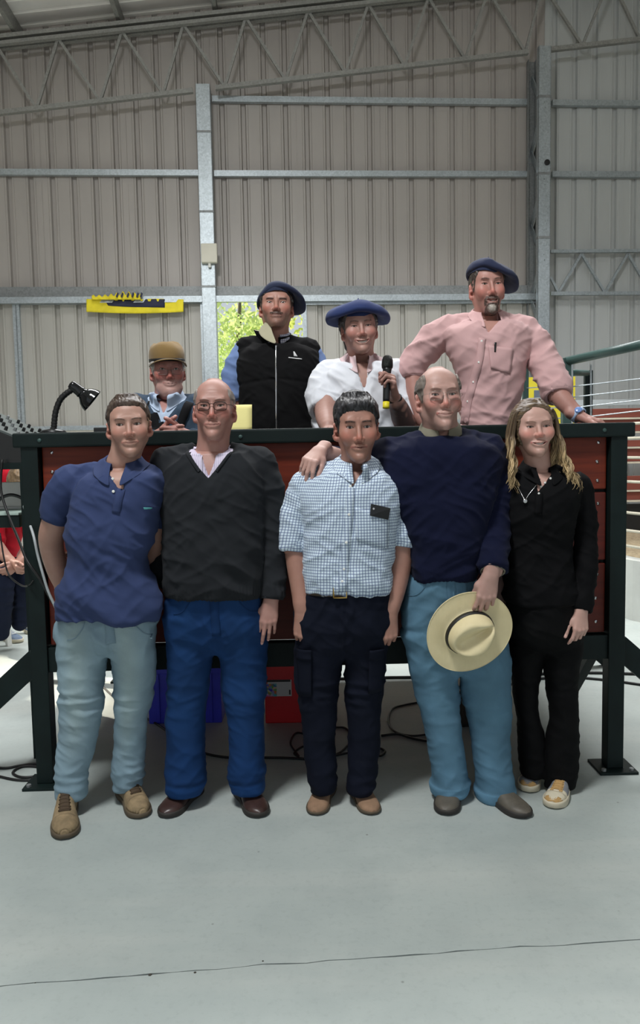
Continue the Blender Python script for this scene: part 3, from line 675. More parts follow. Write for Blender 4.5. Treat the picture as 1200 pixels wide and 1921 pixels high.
# ------------------------------------------------------------------ heads (own frame: eyes at z = 0, face towards -y)
def make_head(P, h):
    """P: head spec. Returns dict with the shell, the grid and the transform"""
    g = Grid((-.105, -.135, -.30), (.105, .135, .160), h); G = g.op
    jw, fat, cw = P.get('jaw', 1.0), P.get('fat', 0.0), P.get('cheek', 1.0)
    G(ell((0, .020, .030), (.0755, .096, .086)), 0)
    rows = [(-.118, .022 * jw, -.078, -.020), (-.108, .0325 * jw, -.0840, .0), (-.092, .0440 * jw, -.0855, .015), (-.068, .0545 * jw, -.0850, .03), (-.035, .0620 * (jw + 1) / 2, -.0825, .04),
            (0, .0675, -.0805, .04), (.03, .0700, -.0835, .04), (.055, .0665, -.0795, .045), (.075, .0575, -.0690, .045), (.092, .0430, -.0520, .05), (.106, .0220, -.0240, .055)]
    G(Loft([(z, 0, (f + b) / 2, r, (b - f) / 2) for z, r, f, b in rows], 2.25).prim(), .022)
    nb = np.asarray(P['neck_local']); nr = P.get('neck_r', .058)      # neck runs down to its base on the trunk
    G(cone((0, .022, -.05), (nb[0], nb[1], nb[2]), nr * .98, nr * 1.08), .022)
    for s in (-1, 1): G(cone((s * .052, .020, -.045), (nb[0] + s * .012, nb[1] - nr * .72, nb[2] + .005), .014, .012), .025)
    if fat: G(ell((0, -.040, -.112), (.052 * jw, .044, .026 + .012 * fat)), .03); [G(ball((s * .040, -.046, -.082), .018 + .007 * fat), .03) for s in (-1, 1)]
    G(cone((-.036, -.0785, .0235), (.036, -.0785, .0235), .0085, .0085), .016)
    for s in (-1, 1):
        G(ell((s * .0315, -.0905, .001), (.0185, .0125, .0115)), .012, 's')
        G(ball((s * .045 * cw, -.057, -.022), .021), .028)
        if P.get('smile', 0): G(ball((s * .039 * cw, -.066, -.032), .016), .022)
    ns = P.get('nose', 1.0); nw = P.get('nose_w', 1.0)
    G(cone((0, -.0805, .012), (0, -.0990 - .004 * (ns - 1) * 10, -.034 * ns), .0070, .0104), .010)
    for s in (-1, 1):
        G(ball((s * .0118 * nw, -.0905, -.0395 * ns), .0088), .008)
        G(ball((s * .0066 * nw, -.1005, -.0478 * ns), .0036), .003, 's')
        G(cone((s * .019, -.0935, -.040), (s * .029, -.0840, -.062), .0022, .0016), .009, 's')     # fold beside the mouth
    sm, mw, mz = P.get('smile', 0), P.get('mouth', 1.0), -.0675
    cz, cyy = mz + .006 * sm + .0008, -.0765 + .002 * sm
    X = .0245 * mw * (1 + .16 * sm); ub = P.get('lips', 1.0)
    up = [(-X, cyy, cz), (-.012, -.0832, mz + .0030 - .002 * sm), (-.005, -.0856, mz + .0048 - .003 * sm), (0, -.0850, mz + .0040 - .003 * sm), (.005, -.0856, mz + .0048 - .003 * sm), (.012, -.0832, mz + .0030 - .002 * sm), (X, cyy, cz)]
    lo = [(-X * .92, cyy, cz - .001), (-.011, -.0830, mz - .0058 - .003 * sm), (0, -.0852, mz - .0072 - .0036 * sm), (.011, -.0830, mz - .0058 - .003 * sm), (X * .92, cyy, cz - .001)]
    for pts, r in ((up, .0042 * ub), (lo, .0048 * ub)):
        q = catmull(np.array(pts), 3)
        for a, b in zip(q[:-1], q[1:]):
            ta, tb = (1 - .62 * min(1, abs(v[0]) / X) ** 2.5 for v in (a, b)); G(cone(a, b, r * ta, r * tb), .0085)
    mid = [((a[0] + b[0]) / 2, -.097, (a[2] + b[2]) / 2) for a, b in zip(up[::3] + [up[-1]], (lo[0], lo[2], lo[-1], lo[-1]))]
    line = catmull(np.array([(-X * .98, cyy - .004, cz), (-X * .5, -.0880, mz + .0004 - .002 * sm), (0, -.0902, mz - .001 - .0032 * sm), (X * .5, -.0880, mz + .0004 - .002 * sm), (X * .98, cyy - .004, cz)]), 4)
    op = .0046 * P.get('open', 0)
    for i, (a, b) in enumerate(zip(line[:-1], line[1:])):
        t = abs(i + .5 - len(line) / 2) / (len(line) / 2); r = .0017 * (1 - .55 * t) + op * (1 - t ** 1.6); G(cone(a, b, r, r), .002, 's')
        if P.get('open', 0): G(cone(np.array(a) + (0, .008, 0), np.array(b) + (0, .008, 0), r * .9, r * .9), .0015, 's')
    G(ball((0, -.0800, -.103), .0145 + .001 * jw), .020); G(cone((-.012, -.094, -.086), (.012, -.094, -.086), .002, .002), .010, 's')
    if P.get('wrinkle'):
        for zz in (.045, .056): G(cone((-.026, -.089 + (zz - .045) * .45, zz), (.026, -.089 + (zz - .045) * .45, zz), .0014, .0014), .006, 's')
    if P.get('frown'):
        for s in (-1, 1): G(cone((s * .006, -.0915, .018), (s * .008, -.088, .033), .0014, .0012), .005, 's')
    eo = P.get('ear', 0.0)
    for s in (-1, 1):
        a = .35 + eo; R = np.array([[math.cos(a), s * math.sin(a), 0], [-s * math.sin(a), math.cos(a), 0], [0, 0, 1]]).T
        c = (s * (.0765 + .006 * eo), .022, -.010); sr = P.get('ear_s', 1.0)
        G(ell(c, (.0075, .018 * sr, .031 * sr), R), .008)
        G(ell((s * (.084 + .006 * eo), .016, -.006), (.006, .0095, .018), R), .004, 's')
        G(ball((s * .0745, .010, -.036), .0085), .008); G(ball((s * .0765, .0075, -.010), .0055), .004)
    sq = P.get('squint', 0.0) + .08
    for s in (-1, 1):                      # lids around the eyeball, then the opening
        ec = (s * .0315, -.0665, .002); G(ball(ec, .0140), .005)
        hh = .0054 * (1 - sq)
        def ap(x, y, z, ec=ec, hh=hh, s=s):
            dx = (x - ec[0]) / .0132; dz = z - ec[2] - .0012 * dx * s * .6
            return np.maximum(np.maximum(np.abs(dz + .0006) - hh * (1 - dx * dx), np.abs(dx) * .0132 - .0132), np.sqrt((x - ec[0]) ** 2 + (y - ec[1]) ** 2 + (z - ec[2]) ** 2) - .0155)
        G((ap, np.array(ec) - .0155, np.array(ec) + (.0155, -.004, .0155)), .0008, 's')
        G(cone((ec[0] - .013, ec[1] - .0118, ec[2] + .0058 * (1 - sq) + .002), (ec[0] + .013, ec[1] - .0118, ec[2] + .0058 * (1 - sq) + .002), .0018, .0018), .003)
    b = P.get('brow', {}); bz = b.get('z', .0195); ba = b.get('arch', .004); bt = b.get('t', .0042)
    def zb(ax): return bz + ba * np.sin(np.clip((ax - .012) / .036, 0, 1) * PI * .8) - b.get('inner', 0.0) * (1 - np.clip((ax - .012) / .02, 0, 1))
    V, Q = g.mesh(1); N = vnormals(V, Q)
    C = skin_col(V, P['skin'], P.get('seed', 0)); x, y, z = V.T; ax = np.abs(x); front = y < -.035
    def tint(m, c, k=1.0):
        nonlocal C; m = np.clip(m, 0, 1)[:, None] * k; C = C * (1 - m) + np.array(lin(c)) * m
    rd = P.get('red', .35); sk = np.array(P['skin'], float); redc = tuple(np.clip(sk * (1.0, .72, .70), 0, 255))
    tint(np.exp(-(((ax - .046) / .022) ** 2 + ((z + .028) / .020) ** 2)) * front, redc, rd); tint(np.exp(-((x / .016) ** 2 + ((z + .036) / .014) ** 2)) * (y < -.085), redc, rd * 1.2)
    tint(np.exp(-((ax - .08) / .012) ** 2) * (y > -.005) * (z < .025) * (z > -.045), redc, .35)
    tint(np.exp(-(((ax - .0315) / .018) ** 2 + ((z + .004) / .010) ** 2)) * front, tuple(sk * (.80, .68, .66)), .35)  # shade of the eye sockets painted into the skin
    lipc = P.get('lip', (168, 98, 92)); L = np.vstack([catmull(np.array(up), 6), catmull(np.array(lo), 6)])
    near = front & (ax < .034) & (np.abs(z - mz) < .022); dl = np.full(len(V), 1.0)
    if near.any(): dl[near] = np.sqrt(((V[near][:, None] - L[None]) ** 2).sum(-1)).min(1)
    tint(sstep(.0072, .0050, dl), lipc, .8)
    if near.any():
        d2 = np.full(len(V), 1.0); Lm = catmull(np.asarray(line), 4); d2[near] = np.sqrt(((V[near][:, None] - Lm[None]) ** 2)[..., [0, 2]].sum(-1)).min(1); tint(sstep(.0030, .0010, d2), (104, 54, 50), .75)  # crease shade between the lips painted as a dark line
    ee = np.minimum(np.hypot((ax - .0315) / 1.0, 0), 9); dx_ = (ax - .0315) / .0132; lid = .0054 * (1 - sq) * (1 - dx_ * dx_); zz_ = z - .0014 - .0012 * dx_ * .6
    tint(sstep(.0022, .0006, np.abs(zz_ - lid)) * (np.abs(dx_) < 1.05) * (y < -.066), P.get('lash', (52, 36, 30)), .75); tint(sstep(.0016, .0004, np.abs(zz_ + lid)) * (np.abs(dx_) < 1.0) * (y < -.066), (120, 72, 62), .5)
    nz = vnoise(V, 260, 3); bm = sstep(bt, bt * .35, np.abs(z - zb(ax))) * sstep(.010, .015, ax) * sstep(.051, .044, ax) * front
    disp = np.zeros(len(V)); tint(bm * (.62 + .5 * nz), b.get('c', (60, 46, 38)), b.get('k', .9)); disp += bm * (.0010 + .0008 * nz)
    bd = P.get('beard')
    if bd:
        lipm = sstep(.0045, .0085, dl)
        stub = front * 1.0 * sstep(-.046, -.056, z) * sstep(-.135, -.118, z) * lipm + (y >= -.035) * sstep(-.035, -.05, z) * sstep(.0, -.02, y) * sstep(-.12, -.10, z) * lipm
        tint(stub * (.55 + .7 * nz), bd['c'], bd.get('stubble', .0))
        mo = sstep(.032, .027, ax) * sstep(-.0665, -.0615, z + .10 * np.maximum(ax - .014, 0)) * sstep(-.047, -.0525, z) * (y < -.06) * lipm
        mo = np.maximum(mo, sstep(.0065, .004, np.hypot(ax - .0285, np.maximum(0, np.abs(z + .072) - .010))) * (y < -.05) * (1 if bd.get('goatee') else 0))
        if bd.get('goatee'): go = sstep(.034, .027, np.hypot(x, (z + .100) * 1.1)) * (z < -.079) * (y < -.035) * lipm; mo = np.maximum(mo, go)
        if bd.get('moustache') or bd.get('goatee'):
            tint(mo * (.7 + .6 * nz), bd['c'], .93); disp += mo * (.0022 + .0035 * nz)
            if bd.get('grey'): tint(sstep(.020, .010, np.hypot(x + .004, z + .100)) * (y < -.06) * (.5 + .7 * nz), (176, 168, 158), .85)
    V = V + N * disp[:, None]
    R = euler(*P['rot']); S = np.asarray(P['scale']); c0 = np.asarray(P['c'])
    T = lambda p: (np.asarray(p, float) * S) @ R.T + c0
    return dict(shell=(T(V), Q, C), T=T, grid=g, R=R, S=S, c=c0, eyes=[(s * .0315, -.0665, .002) for s in (-1, 1)], line=line, X=X, mz=mz)
def head_local(P, pt):
    return ((np.asarray(pt) - np.asarray(P['c'])) @ euler(*P['rot'])) / np.asarray(P['scale'])
def add_eyes(H, parent, iris=(92, 66, 46), gaze=(0, 0)):
    for c in H['eyes']:
        n, m = 14, 20; V = []; C = []
        gd = np.array([math.sin(gaze[0]), -math.cos(gaze[0]) * math.cos(gaze[1]), math.sin(gaze[1])]); M = frame(c, gd)
        for i in range(n + 1):
            a = PI * i / n * .62
            for j in range(m):
                t = 2 * PI * j / m; r = .0124; V.append(M[:3, 3] + M[:3, :3] @ np.array([r * math.sin(a) * math.cos(t), r * math.sin(a) * math.sin(t), r * math.cos(a)]))
                rr = r * math.sin(a); C.append(lin((10, 9, 9)) if rr < .0024 else lin(iris) if rr < .0056 else lin((40, 30, 26)) if rr < .0062 else lin((214, 204, 196)))
        Q = np.array([(i * m + j, i * m + (j + 1) % m, (i + 1) * m + (j + 1) % m, (i + 1) * m + j) for i in range(n) for j in range(m)])
        make_obj('eye', [(H['T'](np.array(V)), Q, np.array(C))], M_EYE, parent)
def add_teeth(H, parent):
    L = H['line']; P = []
    for a in L[1:-1]: P.append([(a[0] * .95, a[1] + .0085, a[2] + .0045), (a[0] * .95, a[1] + .0085, a[2] - .0035)])
    P = np.array(P); V = H['T'](P.reshape(-1, 3)); k = len(P)
    MB().add(V, [(2 * i, 2 * i + 1, 2 * i + 3, 2 * i + 2) for i in range(k - 1)]).build('teeth', M_TEETH, parent, True)
M_TEETH = pbr('teeth', (214, 208, 196), .25, 0, .04)
# ---- hair: a thick coat over the skull limited by a hairline, combed into locks
def hair_coat(H, parent, hl, thick, col, col2=None, arch=0.0, h=.003, seed=0, name='hair', comb=(1, .3), bald=None, rough=1.0):
    """hl: (y, z) hairline pairs per side view; thick(V) -> coat thickness; bald(x,y,z) > 0 where the scalp is bare"""
    g0 = H['grid']; g = Grid((-.115, -.125, -.14), (.115, .155, .165), h)
    X, Y, Z = np.meshgrid(*[a.astype(float) for a in g.ax], indexing='ij'); P = np.stack([X, Y, Z], -1)
    sk = ell((0, .020, .030), (.0755, .096, .086))[0](X, Y, Z)
    d0 = np.where((P >= g0.lo + .01).all(-1) & (P <= g0.lo + g0.h * (g0.n - 2) - .01).all(-1), g0.sample(P), sk); d0 = np.where(d0 > .006, np.minimum(np.where(d0 > .5, 9, d0), sk), d0)
    d0 = np.where((np.abs(X) > .071) & (Z < .03), sk * 1.0, d0)         # keep clear of the ears
    hy, hz = np.array(hl, float).T; lim = np.interp(Y, hy, hz) - arch * X * X * (Y < -.02) + .006 * (vnoise(P.reshape(-1, 3), 70, seed).reshape(X.shape) - .5) * rough
    t = thick(X, Y, Z) * (.12 + .88 * sstep(-.002, .022, Z - lim)); d = np.maximum(d0 - t, (lim - Z) * .75); d = np.maximum(d, -d0 - .010)
    if bald is not None: d = np.maximum(d, bald(X, Y, Z))
    g.d = d.astype(F32); V, Q = g.mesh(2); N = vnormals(V, Q)
    u = V * np.array([1.0, .35, .35]) if comb[0] else V * np.array([.3, .3, 1.0])
    st = ridge(u + .02 * vnoise(V, 18, seed)[:, None], 130, seed) ; st2 = vnoise(u, 300, seed + 2)
    V = V + N * ((st - .5) * .0042 + (st2 - .5) * .0022)[:, None] * rough
    k = np.clip(.25 + .55 * st + .5 * (st2 - .5), 0, 1)[:, None]; C = np.array(lin(col)) * (.7 + .4 * k)
    if col2 is not None: m = sstep(.45, .75, vnoise(u, 160, seed + 4))[:, None]; C = C * (1 - .4 * m) + np.array(lin(col2)) * .4 * m
    return make_obj(name, [(H['T'](V), Q, C)], M_HAIR, parent)
HL_SHORT = [(-.13, .064), (-.075, .062), (-.062, .050), (-.050, .030), (-.040, .000), (-.030, -.012), (-.010, -.018), (-.002, .006), (.010, .022), (.030, .018), (.042, -.020), (.060, -.060), (.12, -.075)]
def beret(H, parent, R=.145, tilt=(0, 0), droop=None, hgt=.055, col=(32, 42, 78), wave=.006, zb=.047, off=(0, 0), seed=0):
    """felt beret: bulged plate over a headband; droop(angle) lowers the rim (angle 0 = photo right, pi/2 = back)"""
    n = 72; a = np.arange(n) * 2 * PI / n; dr = np.array([droop(t) if droop else 0 for t in a]); V = []
    wv = wave * (np.sin(3 * a + seed) + .6 * np.sin(5 * a + 2 * seed))
    prof = [(.004, 1.0, 0), (.25, .96, .10), (.5, .84, .33), (.75, .64, .64), (.90, .43, .86), (.97, .27, 1.0), (1.01, .08, 1.04), (1.015, -.10, 1.05), (.985, -.27, 1.0), (.91, -.36, .85), (.80, -.38, .65)]
    for r, z, k in prof:
        V.append(np.stack([R * r * np.cos(a) + off[0] * k, R * r * np.sin(a) + off[1] * k, hgt * z + (wv - dr) * k], 1))
    bx, by = .0795, .1005
    for z, e in ((-.012, 1.03), (-.016, 1.0), (-.034, 1.0), (-.035, .97), (-.02, .95)): V.append(np.stack([bx * e * np.cos(a), by * e * np.sin(a), np.full(n, z)], 1))
    m = len(V); V = np.concatenate(V); Q = np.array([(i * n + j, i * n + (j + 1) % n, (i + 1) * n + (j + 1) % n, (i + 1) * n + j) for i in range(m - 1) for j in range(n)])[:, ::-1]
    rr = np.hypot(V[:, 0], V[:, 1]); V[:, 2] += (vnoise(V, 22, seed) - .5) * .016 * sstep(.03, .09, rr) * (V[:, 2] > -.008) + (vnoise(V, 60, seed + 1) - .5) * .004
    tp, tr = tilt; M = euler(0, tp, tr); V = V @ M.T + np.array([0, .014, zb + .03])
    o = make_obj('beret', [(H['T'](V), Q)], M_FELT if col is None else felt(col), parent)
    s0 = np.array([[0, 0, hgt * .97], [.002, 0, hgt + .010], [.005, .002, hgt + .019]]) @ M.T + np.array([0, .014, zb + .03])
    MB().tube(H['T'](s0), .0028, 6).build('stem', felt(col), o, True); o.modifiers.new('sub', 'SUBSURF').render_levels = 1
    return o
def felt(col):
    k = 'felt_%d_%d_%d' % col
    if k in bpy.data.materials: return bpy.data.materials[k]
    t = NT(k); f = t.noise(9, 5, .6); c = lin(col); t.color(t.mix(f, tuple(x * .75 for x in c), tuple(x * 1.25 for x in c)))
    t.set(.9, 0, **{'Sheen Weight': .06, 'Sheen Roughness': .5}); t.bump(t.noise(500, 3), .3, .001); return t.m
def glasses(H, parent, w=.024, hh=.015, rim=(30, 28, 28), r=.0011, full=True, y=-.099, z=-.002, top_only=False, tint=None, name='eyeglasses'):
    m = bpy.data.materials.get('frame_%d' % rim[0]) or pbr('frame_%d' % rim[0], rim, .3, .6, 0)
    e = None; f = MB()
    for s in (-1, 1):
        t = np.linspace(0, 2 * PI, 33); k = 3.2
        X = s * .0325 + w * np.sign(np.cos(t)) * np.abs(np.cos(t)) ** (2 / k); Z = z - .003 + hh * np.sign(np.sin(t)) * np.abs(np.sin(t)) ** (2 / k)
        Y = y + .6 * np.maximum(np.abs(X) - .02, 0) ** 1.5 * 3; P = np.stack([X, Y, Z], 1)
        if top_only: P = P[:17]
        f.tube(H['T'](P), r, 6); f.tube(H['T'](np.array([(s * (.0325 + w), Y[0], z + .004), (s * .076, -.06, z + .006), (s * .0815, .0, z + .006), (s * .083, .018, z + .002), (s * .082, .03, z - .012)])), r * .95, 6, smooth_path=3)
    f.tube(H['T'](np.array([(-.0095, y, z + .003), (0, y - .003, z + .005), (.0095, y, z + .003)])), r, 6, smooth_path=3)
    e = f.build(name, m, parent, True)
    for s in (-1, 1):
        t = np.linspace(0, 2 * PI, 29)[:-1]; X = s * .0325 + w * .97 * np.sign(np.cos(t)) * np.abs(np.cos(t)) ** (2 / 3.2); Z = z - .003 + hh * .97 * np.sign(np.sin(t)) * np.abs(np.sin(t)) ** (2 / 3.2)
        Y = y + .6 * np.maximum(np.abs(X) - .02, 0) ** 1.5 * 3; V = H['T'](np.stack([X, Y, Z], 1)); MB().add(V, [tuple(range(28))]).build('lens', lens_mat(tint), e)
    return e
def lens_mat(tint):
    k = 'lens_%s' % ('clear' if tint is None else 'tinted')
    if k in bpy.data.materials: return bpy.data.materials[k]
    t = NT(k); out = t.t.nodes['Material Output']; tr = t.n('BsdfTransparent'); gl = t.n('BsdfGlossy'); gl.inputs['Roughness'].default_value = .05
    tr.inputs[0].default_value = (*(tint or (.95, .96, .96)), 1); mx = t.n('MixShader'); fr = t.n('Fresnel'); fr.inputs[0].default_value = 1.35
    t.l(fr.outputs[0], mx.inputs[0]); t.l(tr.outputs[0], mx.inputs[1]); t.l(gl.outputs[0], mx.inputs[2]); t.l(mx.outputs[0], out.inputs[0]); return t.m
# ------------------------------------------------------------------ clothes
from mathutils.bvhtree import BVHTree
def cloth(name, rgb, rough=.85, weave=900, bump=.25, var=.10, sheen=.0, check=None, stripe=None, attr=False, dirt=None):
    t = NT(name); c = lin(rgb); f = t.noise(5, 5, .6); f2 = t.noise(160, 3, .6)
    base = t.mix(f, tuple(x * (1 - var) for x in c), tuple(min(1, x * (1 + var)) for x in c)); base = t.mix(t.mathn('MULTIPLY', f2, .25), base, tuple(x * .8 for x in c))
    uv = None
    if check or stripe:
        a = t.n('Attribute', attribute_name='uvc'); sp = t.n('SeparateXYZ'); t.l(a.outputs['Vector'], sp.inputs[0])
        def band(o, per, w, soft=.12, ph=0.0):
            q = t.mathn('FRACT', t.mathn('ADD', t.mathn('DIVIDE', o, per), ph)); q = t.mathn('ABSOLUTE', t.mathn('SUBTRACT', q, .5))
            return t.mathn('SUBTRACT', 1.0, t.mathn('DIVIDE', t.mathn('SUBTRACT', q, w / 2 - soft / 2), soft, True), True)
        if check:
            per, w, lc, k = check; u, v = band(sp.outputs[0], per, w), band(sp.outputs[1], per, w)
            base = t.mix(t.mathn('MULTIPLY', u, k), base, lin(lc)); base = t.mix(t.mathn('MULTIPLY', v, k), base, lin(lc))
        if stripe:
            per, w, lc, k = stripe; base = t.mix(t.mathn('MULTIPLY', band(sp.outputs[0], per, w, .1), k), base, lin(lc))
    if attr:
        a = t.n('Attribute', attribute_name='Col'); base = t.mix(1.0, base, a.outputs['Color'], 'MULTIPLY')
    t.color(base); t.set(rough, 0, **{'Sheen Weight': sheen, 'Sheen Roughness': .5, 'Specular IOR Level': .14})
    t.bump(t.noise(weave, 2, .6), bump, .0008); t.bump(t.noise(28, 4, .6), .12, .004); return t.m
def knit(name, rgb, per=.0052, **kw):
    return cloth(name, rgb, .95, 700, .35, kw.get('var', .14), .02)
def denim(name, rgb, var=.16):
    t = NT(name); c = lin(rgb); a = t.n('Attribute', attribute_name='Col')
    f = t.noise(6, 5, .65, stretch=(1.3, 1.3, .5)); f2 = t.noise(420, 3, .7, stretch=(1, 1, .35))
    b = t.mix(f, tuple(x * (1 - var) for x in c), tuple(min(1, x * (1 + var)) for x in c)); b = t.mix(t.mathn('MULTIPLY', f2, .4), b, tuple(min(1, x * 1.5) for x in c))
    t.color(t.mix(1.0, b, a.outputs['Color'], 'MULTIPLY')); t.set(.85, 0, **{'Specular IOR Level': .2}); t.bump(t.noise(900, 2), .3, .0008); t.bump(t.noise(32, 4), .15, .004); return t.m
def stretch_ridge(V, d, fa, fc, seed, sharp=1.6):
    d = np.asarray(d, float); d /= np.linalg.norm(d); return ridge(V * fc + (V @ d)[:, None] * d[None] * (fa - fc), 1.0, seed) ** sharp - .35
def poly_param(V, pts):
    """nearest distance to a polyline and the length along it"""
    best = np.full(len(V), 9.0); par = np.zeros(len(V)); acc = 0.0
    for a, b in zip(pts[:-1], pts[1:]):
        ba = b - a; L = np.linalg.norm(ba); t = np.clip((V - a) @ ba / (L * L), 0, 1); d = np.linalg.norm(V - a - t[:, None] * ba, axis=1)
        m = d < best; best[m] = d[m]; par[m] = acc + t[m] * L; acc += L
    return best, par, acc
def neck_cut(N, a, b, drop):
    def fn(X, Y, Z):
        x, y = X - N[0], Y - N[1]; k = np.sqrt((x / a) ** 2 + (y / b) ** 2); rr = np.sqrt(x * x + y * y)
        d = np.where(k < .05, -min(a, b), rr * (1 - 1 / np.maximum(k, 1e-3))); zc = N[2] - drop * (1 - y / (rr + 1e-6)) / 2 * np.minimum(k, 1)
        return np.maximum(d, (zc - Z) * .8)
    return fn, np.array([N[0] - a, N[1] - b, N[2] - drop]), np.array([N[0] + a, N[1] + b, N[2] + .12])
def wedge(N, top, bot, w, x1=None):
    """opening down the front from z = top to z = bot"""
    x1 = N[0] if x1 is None else x1
    def fn(X, Y, Z):
        t = (Z - bot) / (top - bot); xc = x1 + (N[0] - x1) * np.clip(t, 0, 1.2)
        return np.maximum(np.maximum((np.abs(X - xc) - w * np.maximum(t, 0) ** .9) * .8, bot - Z), Y - N[1] + .02) + 0 * X
    return fn, np.array([min(N[0], x1) - w * 1.3, N[1] - .25, bot]), np.array([max(N[0], x1) + w * 1.3, N[1], top + .03])
class Garment:
    pass
def garment(name, parent, mat, torso, shoulders, sleeves, N, off=0.0, cut=None, vcut=None, h=.006, folds=(), z0=None, sk=.045, hem=.0, colf=None, cap=None, uvx=1.0, base_amp=.006, seed=0, rib=None, keep=None, vdepth=.015, crease=.0055):
    """torso: Loft; shoulders: [(neck side point, r, joint, r)]; sleeves: [(points, radii)]"""
    g_pr = [torso.prim(off, z0)]; sh = [cone(a, b, ra + off, rb + off) for a, ra, b, rb in shoulders]
    sl = [chain(p, np.asarray(r) + off, 4) for p, r in sleeves]
    lo, hi = bounds(g_pr + sh + [c for s in sl for c in s], .03)
    if keep is not None: lo, hi = np.maximum(lo, keep[0]), np.minimum(hi, keep[1])
    g = Grid(lo, hi, h); g.op(g_pr[0], 0)
    for c in sh: g.op(c, sk)
    cuffs = []
    for (p, r), s in zip(sleeves, sl):
        gs = Grid(*bounds(s, .03), h); 
        for c in s: gs.op(c, .015)
        e = np.asarray(p[-1], float); d = e - np.asarray(p[-2], float); d /= np.linalg.norm(d); rr = r[-1] + off
        def cutf(X, Y, Z, e=e, d=d, rr=rr):
            q = (X - e[0]) * d[0] + (Y - e[1]) * d[1] + (Z - e[2]) * d[2]; return np.maximum(-q, np.sqrt((X - e[0]) ** 2 + (Y - e[1]) ** 2 + (Z - e[2]) ** 2) - rr * 1.9)
        gs.op((cutf, e - rr * 1.9, e + rr * 1.9), .0, 's'); gs.op(cone(e - d * .022, e + d * .02, rr - .007, rr - .004), .002, 's')
        i0 = np.round((gs.lo - g.lo) / h).astype(int)
        X0 = np.clip(i0, 0, None); 
        def samp(X, Y, Z, gs=gs): return gs.sample(np.stack(np.broadcast_arrays(X.astype(float), Y.astype(float), Z.astype(float)), -1))
        b0, b1 = bounds(s, 0.0); g.op((samp, b0, b1), .016)
        cuffs.append((e, d, rr))
    solid = Grid.__new__(Grid); solid.lo, solid.h, solid.n, solid.ax, solid.d = g.lo, g.h, g.n, g.ax, g.d.copy()
    if cut is not None: g.op(neck_cut(N, *cut), .004, 's')
    if vcut is not None: g.op(wedge(N, *vcut), vdepth, 'carve')
    V, Q = g.mesh(2); Nn = vnormals(V, Q); D = (vnoise(V, 9, seed) - .5) * base_amp + (vnoise(V, 22, seed + 1) - .5) * base_amp * .5
    R = torso.at(V[:, 2]); arm_m = np.zeros(len(V)); uv = np.zeros((len(V), 3))
    ang = np.arctan2(V[:, 0] - R[0], -(V[:, 1] - R[1])); uv[:, 0] = np.where(np.abs(ang) < 1.9, (V[:, 0] - R[0]) + (np.abs(ang) > .9) * np.sign(ang) * (np.abs(ang) - .9) * .10, ang * .16); uv[:, 1] = V[:, 2]
    for k, (p, r) in enumerate(sleeves):
        q = catmull(np.array(p, float), 4); d, s, L = poly_param(V, q); rad = np.interp(s / L, np.linspace(0, 1, len(r)), np.asarray(r) + off)
        m = sstep(1.35, 1.12, d / rad) * sstep(.05, .22, s / L); arm_m = np.maximum(arm_m, m); M = m > .5
        ax = q[-1] - q[0]; ax /= np.linalg.norm(ax); u = np.cross(ax, (0, 1, 0)); u /= np.linalg.norm(u)
        uv[M, 0] = (V[M] @ u) + .003 * k; uv[M, 1] = s[M]
        e, dd, rr = cuffs[k]
    for f in folds: D = D + f(V, R, arm_m)
    cm = sstep(.35, .75, vnoise(V, 6, seed + 20))
    D = D + crease * ((.35 + cm) * stretch_ridge(V, (.55, .1, .8), 34, 10, seed + 21, 2.2) + (1.25 - cm) * stretch_ridge(V, (-.6, .1, .75), 30, 9, seed + 23, 2.2))
    if rib: zr_, amp = rib; D = D + sstep(zr_ + .006, zr_ - .006, V[:, 2]) * amp * np.sin(ang * 90)
    dneck = np.hypot((V[:, 0] - N[0]), (V[:, 1] - N[1])) if N is not None else 1.0
    D = D * sstep(.05, .12, np.maximum(dneck, np.abs(V[:, 2] - (N[2] if N is not None else 0)) * .8))
    if vcut is not None:
        wq = wedge(N, *vcut)[0](*[V[:, i] for i in range(3)]); D = D * sstep(.004, .022, wq)
    V = V + Nn * D[:, None]; shell = (V, Q)
    if colf is not None: shell = (V, Q, colf(V, R, arm_m))
    o = make_obj(name, [shell], mat, parent, uv=uv)
    G = Garment(); G.obj, G.grid, G.N, G.cuffs = o, solid, N, cuffs
    G.bvh = BVHTree.FromPolygons(V.tolist(), Q.tolist()); G.torso = torso; return G
def fr(G, x, z, out=.002):
    r = G.bvh.ray_cast(Vector((x, G.N[1] - 1.0, z)), Vector((0, 1, 0)))
    return np.array([x, (r[0].y if r[0] is not None else G.N[1] - .1) - out, z])
def strip(G, name, mat, pts, w, out=.0025, n=18, solid=.003):
    """cloth strip lying on the front of a garment along (x, z) points"""
    q = catmull(np.array([(x, 0, z) for x, z in pts]), max(2, n // len(pts))); P = []
    for i in range(len(q)):
        d = q[min(i + 1, len(q) - 1)] - q[max(i - 1, 0)]; d /= np.linalg.norm(d); nx = np.array([d[2], 0, -d[0]])
        P.append([fr(G, *(q[i] + nx * s * w / 2)[[0, 2]], out) for s in (-1, 0, 1)])
    return MB().grid(np.array(P)).build(name, mat, G.obj, True, solid=solid)
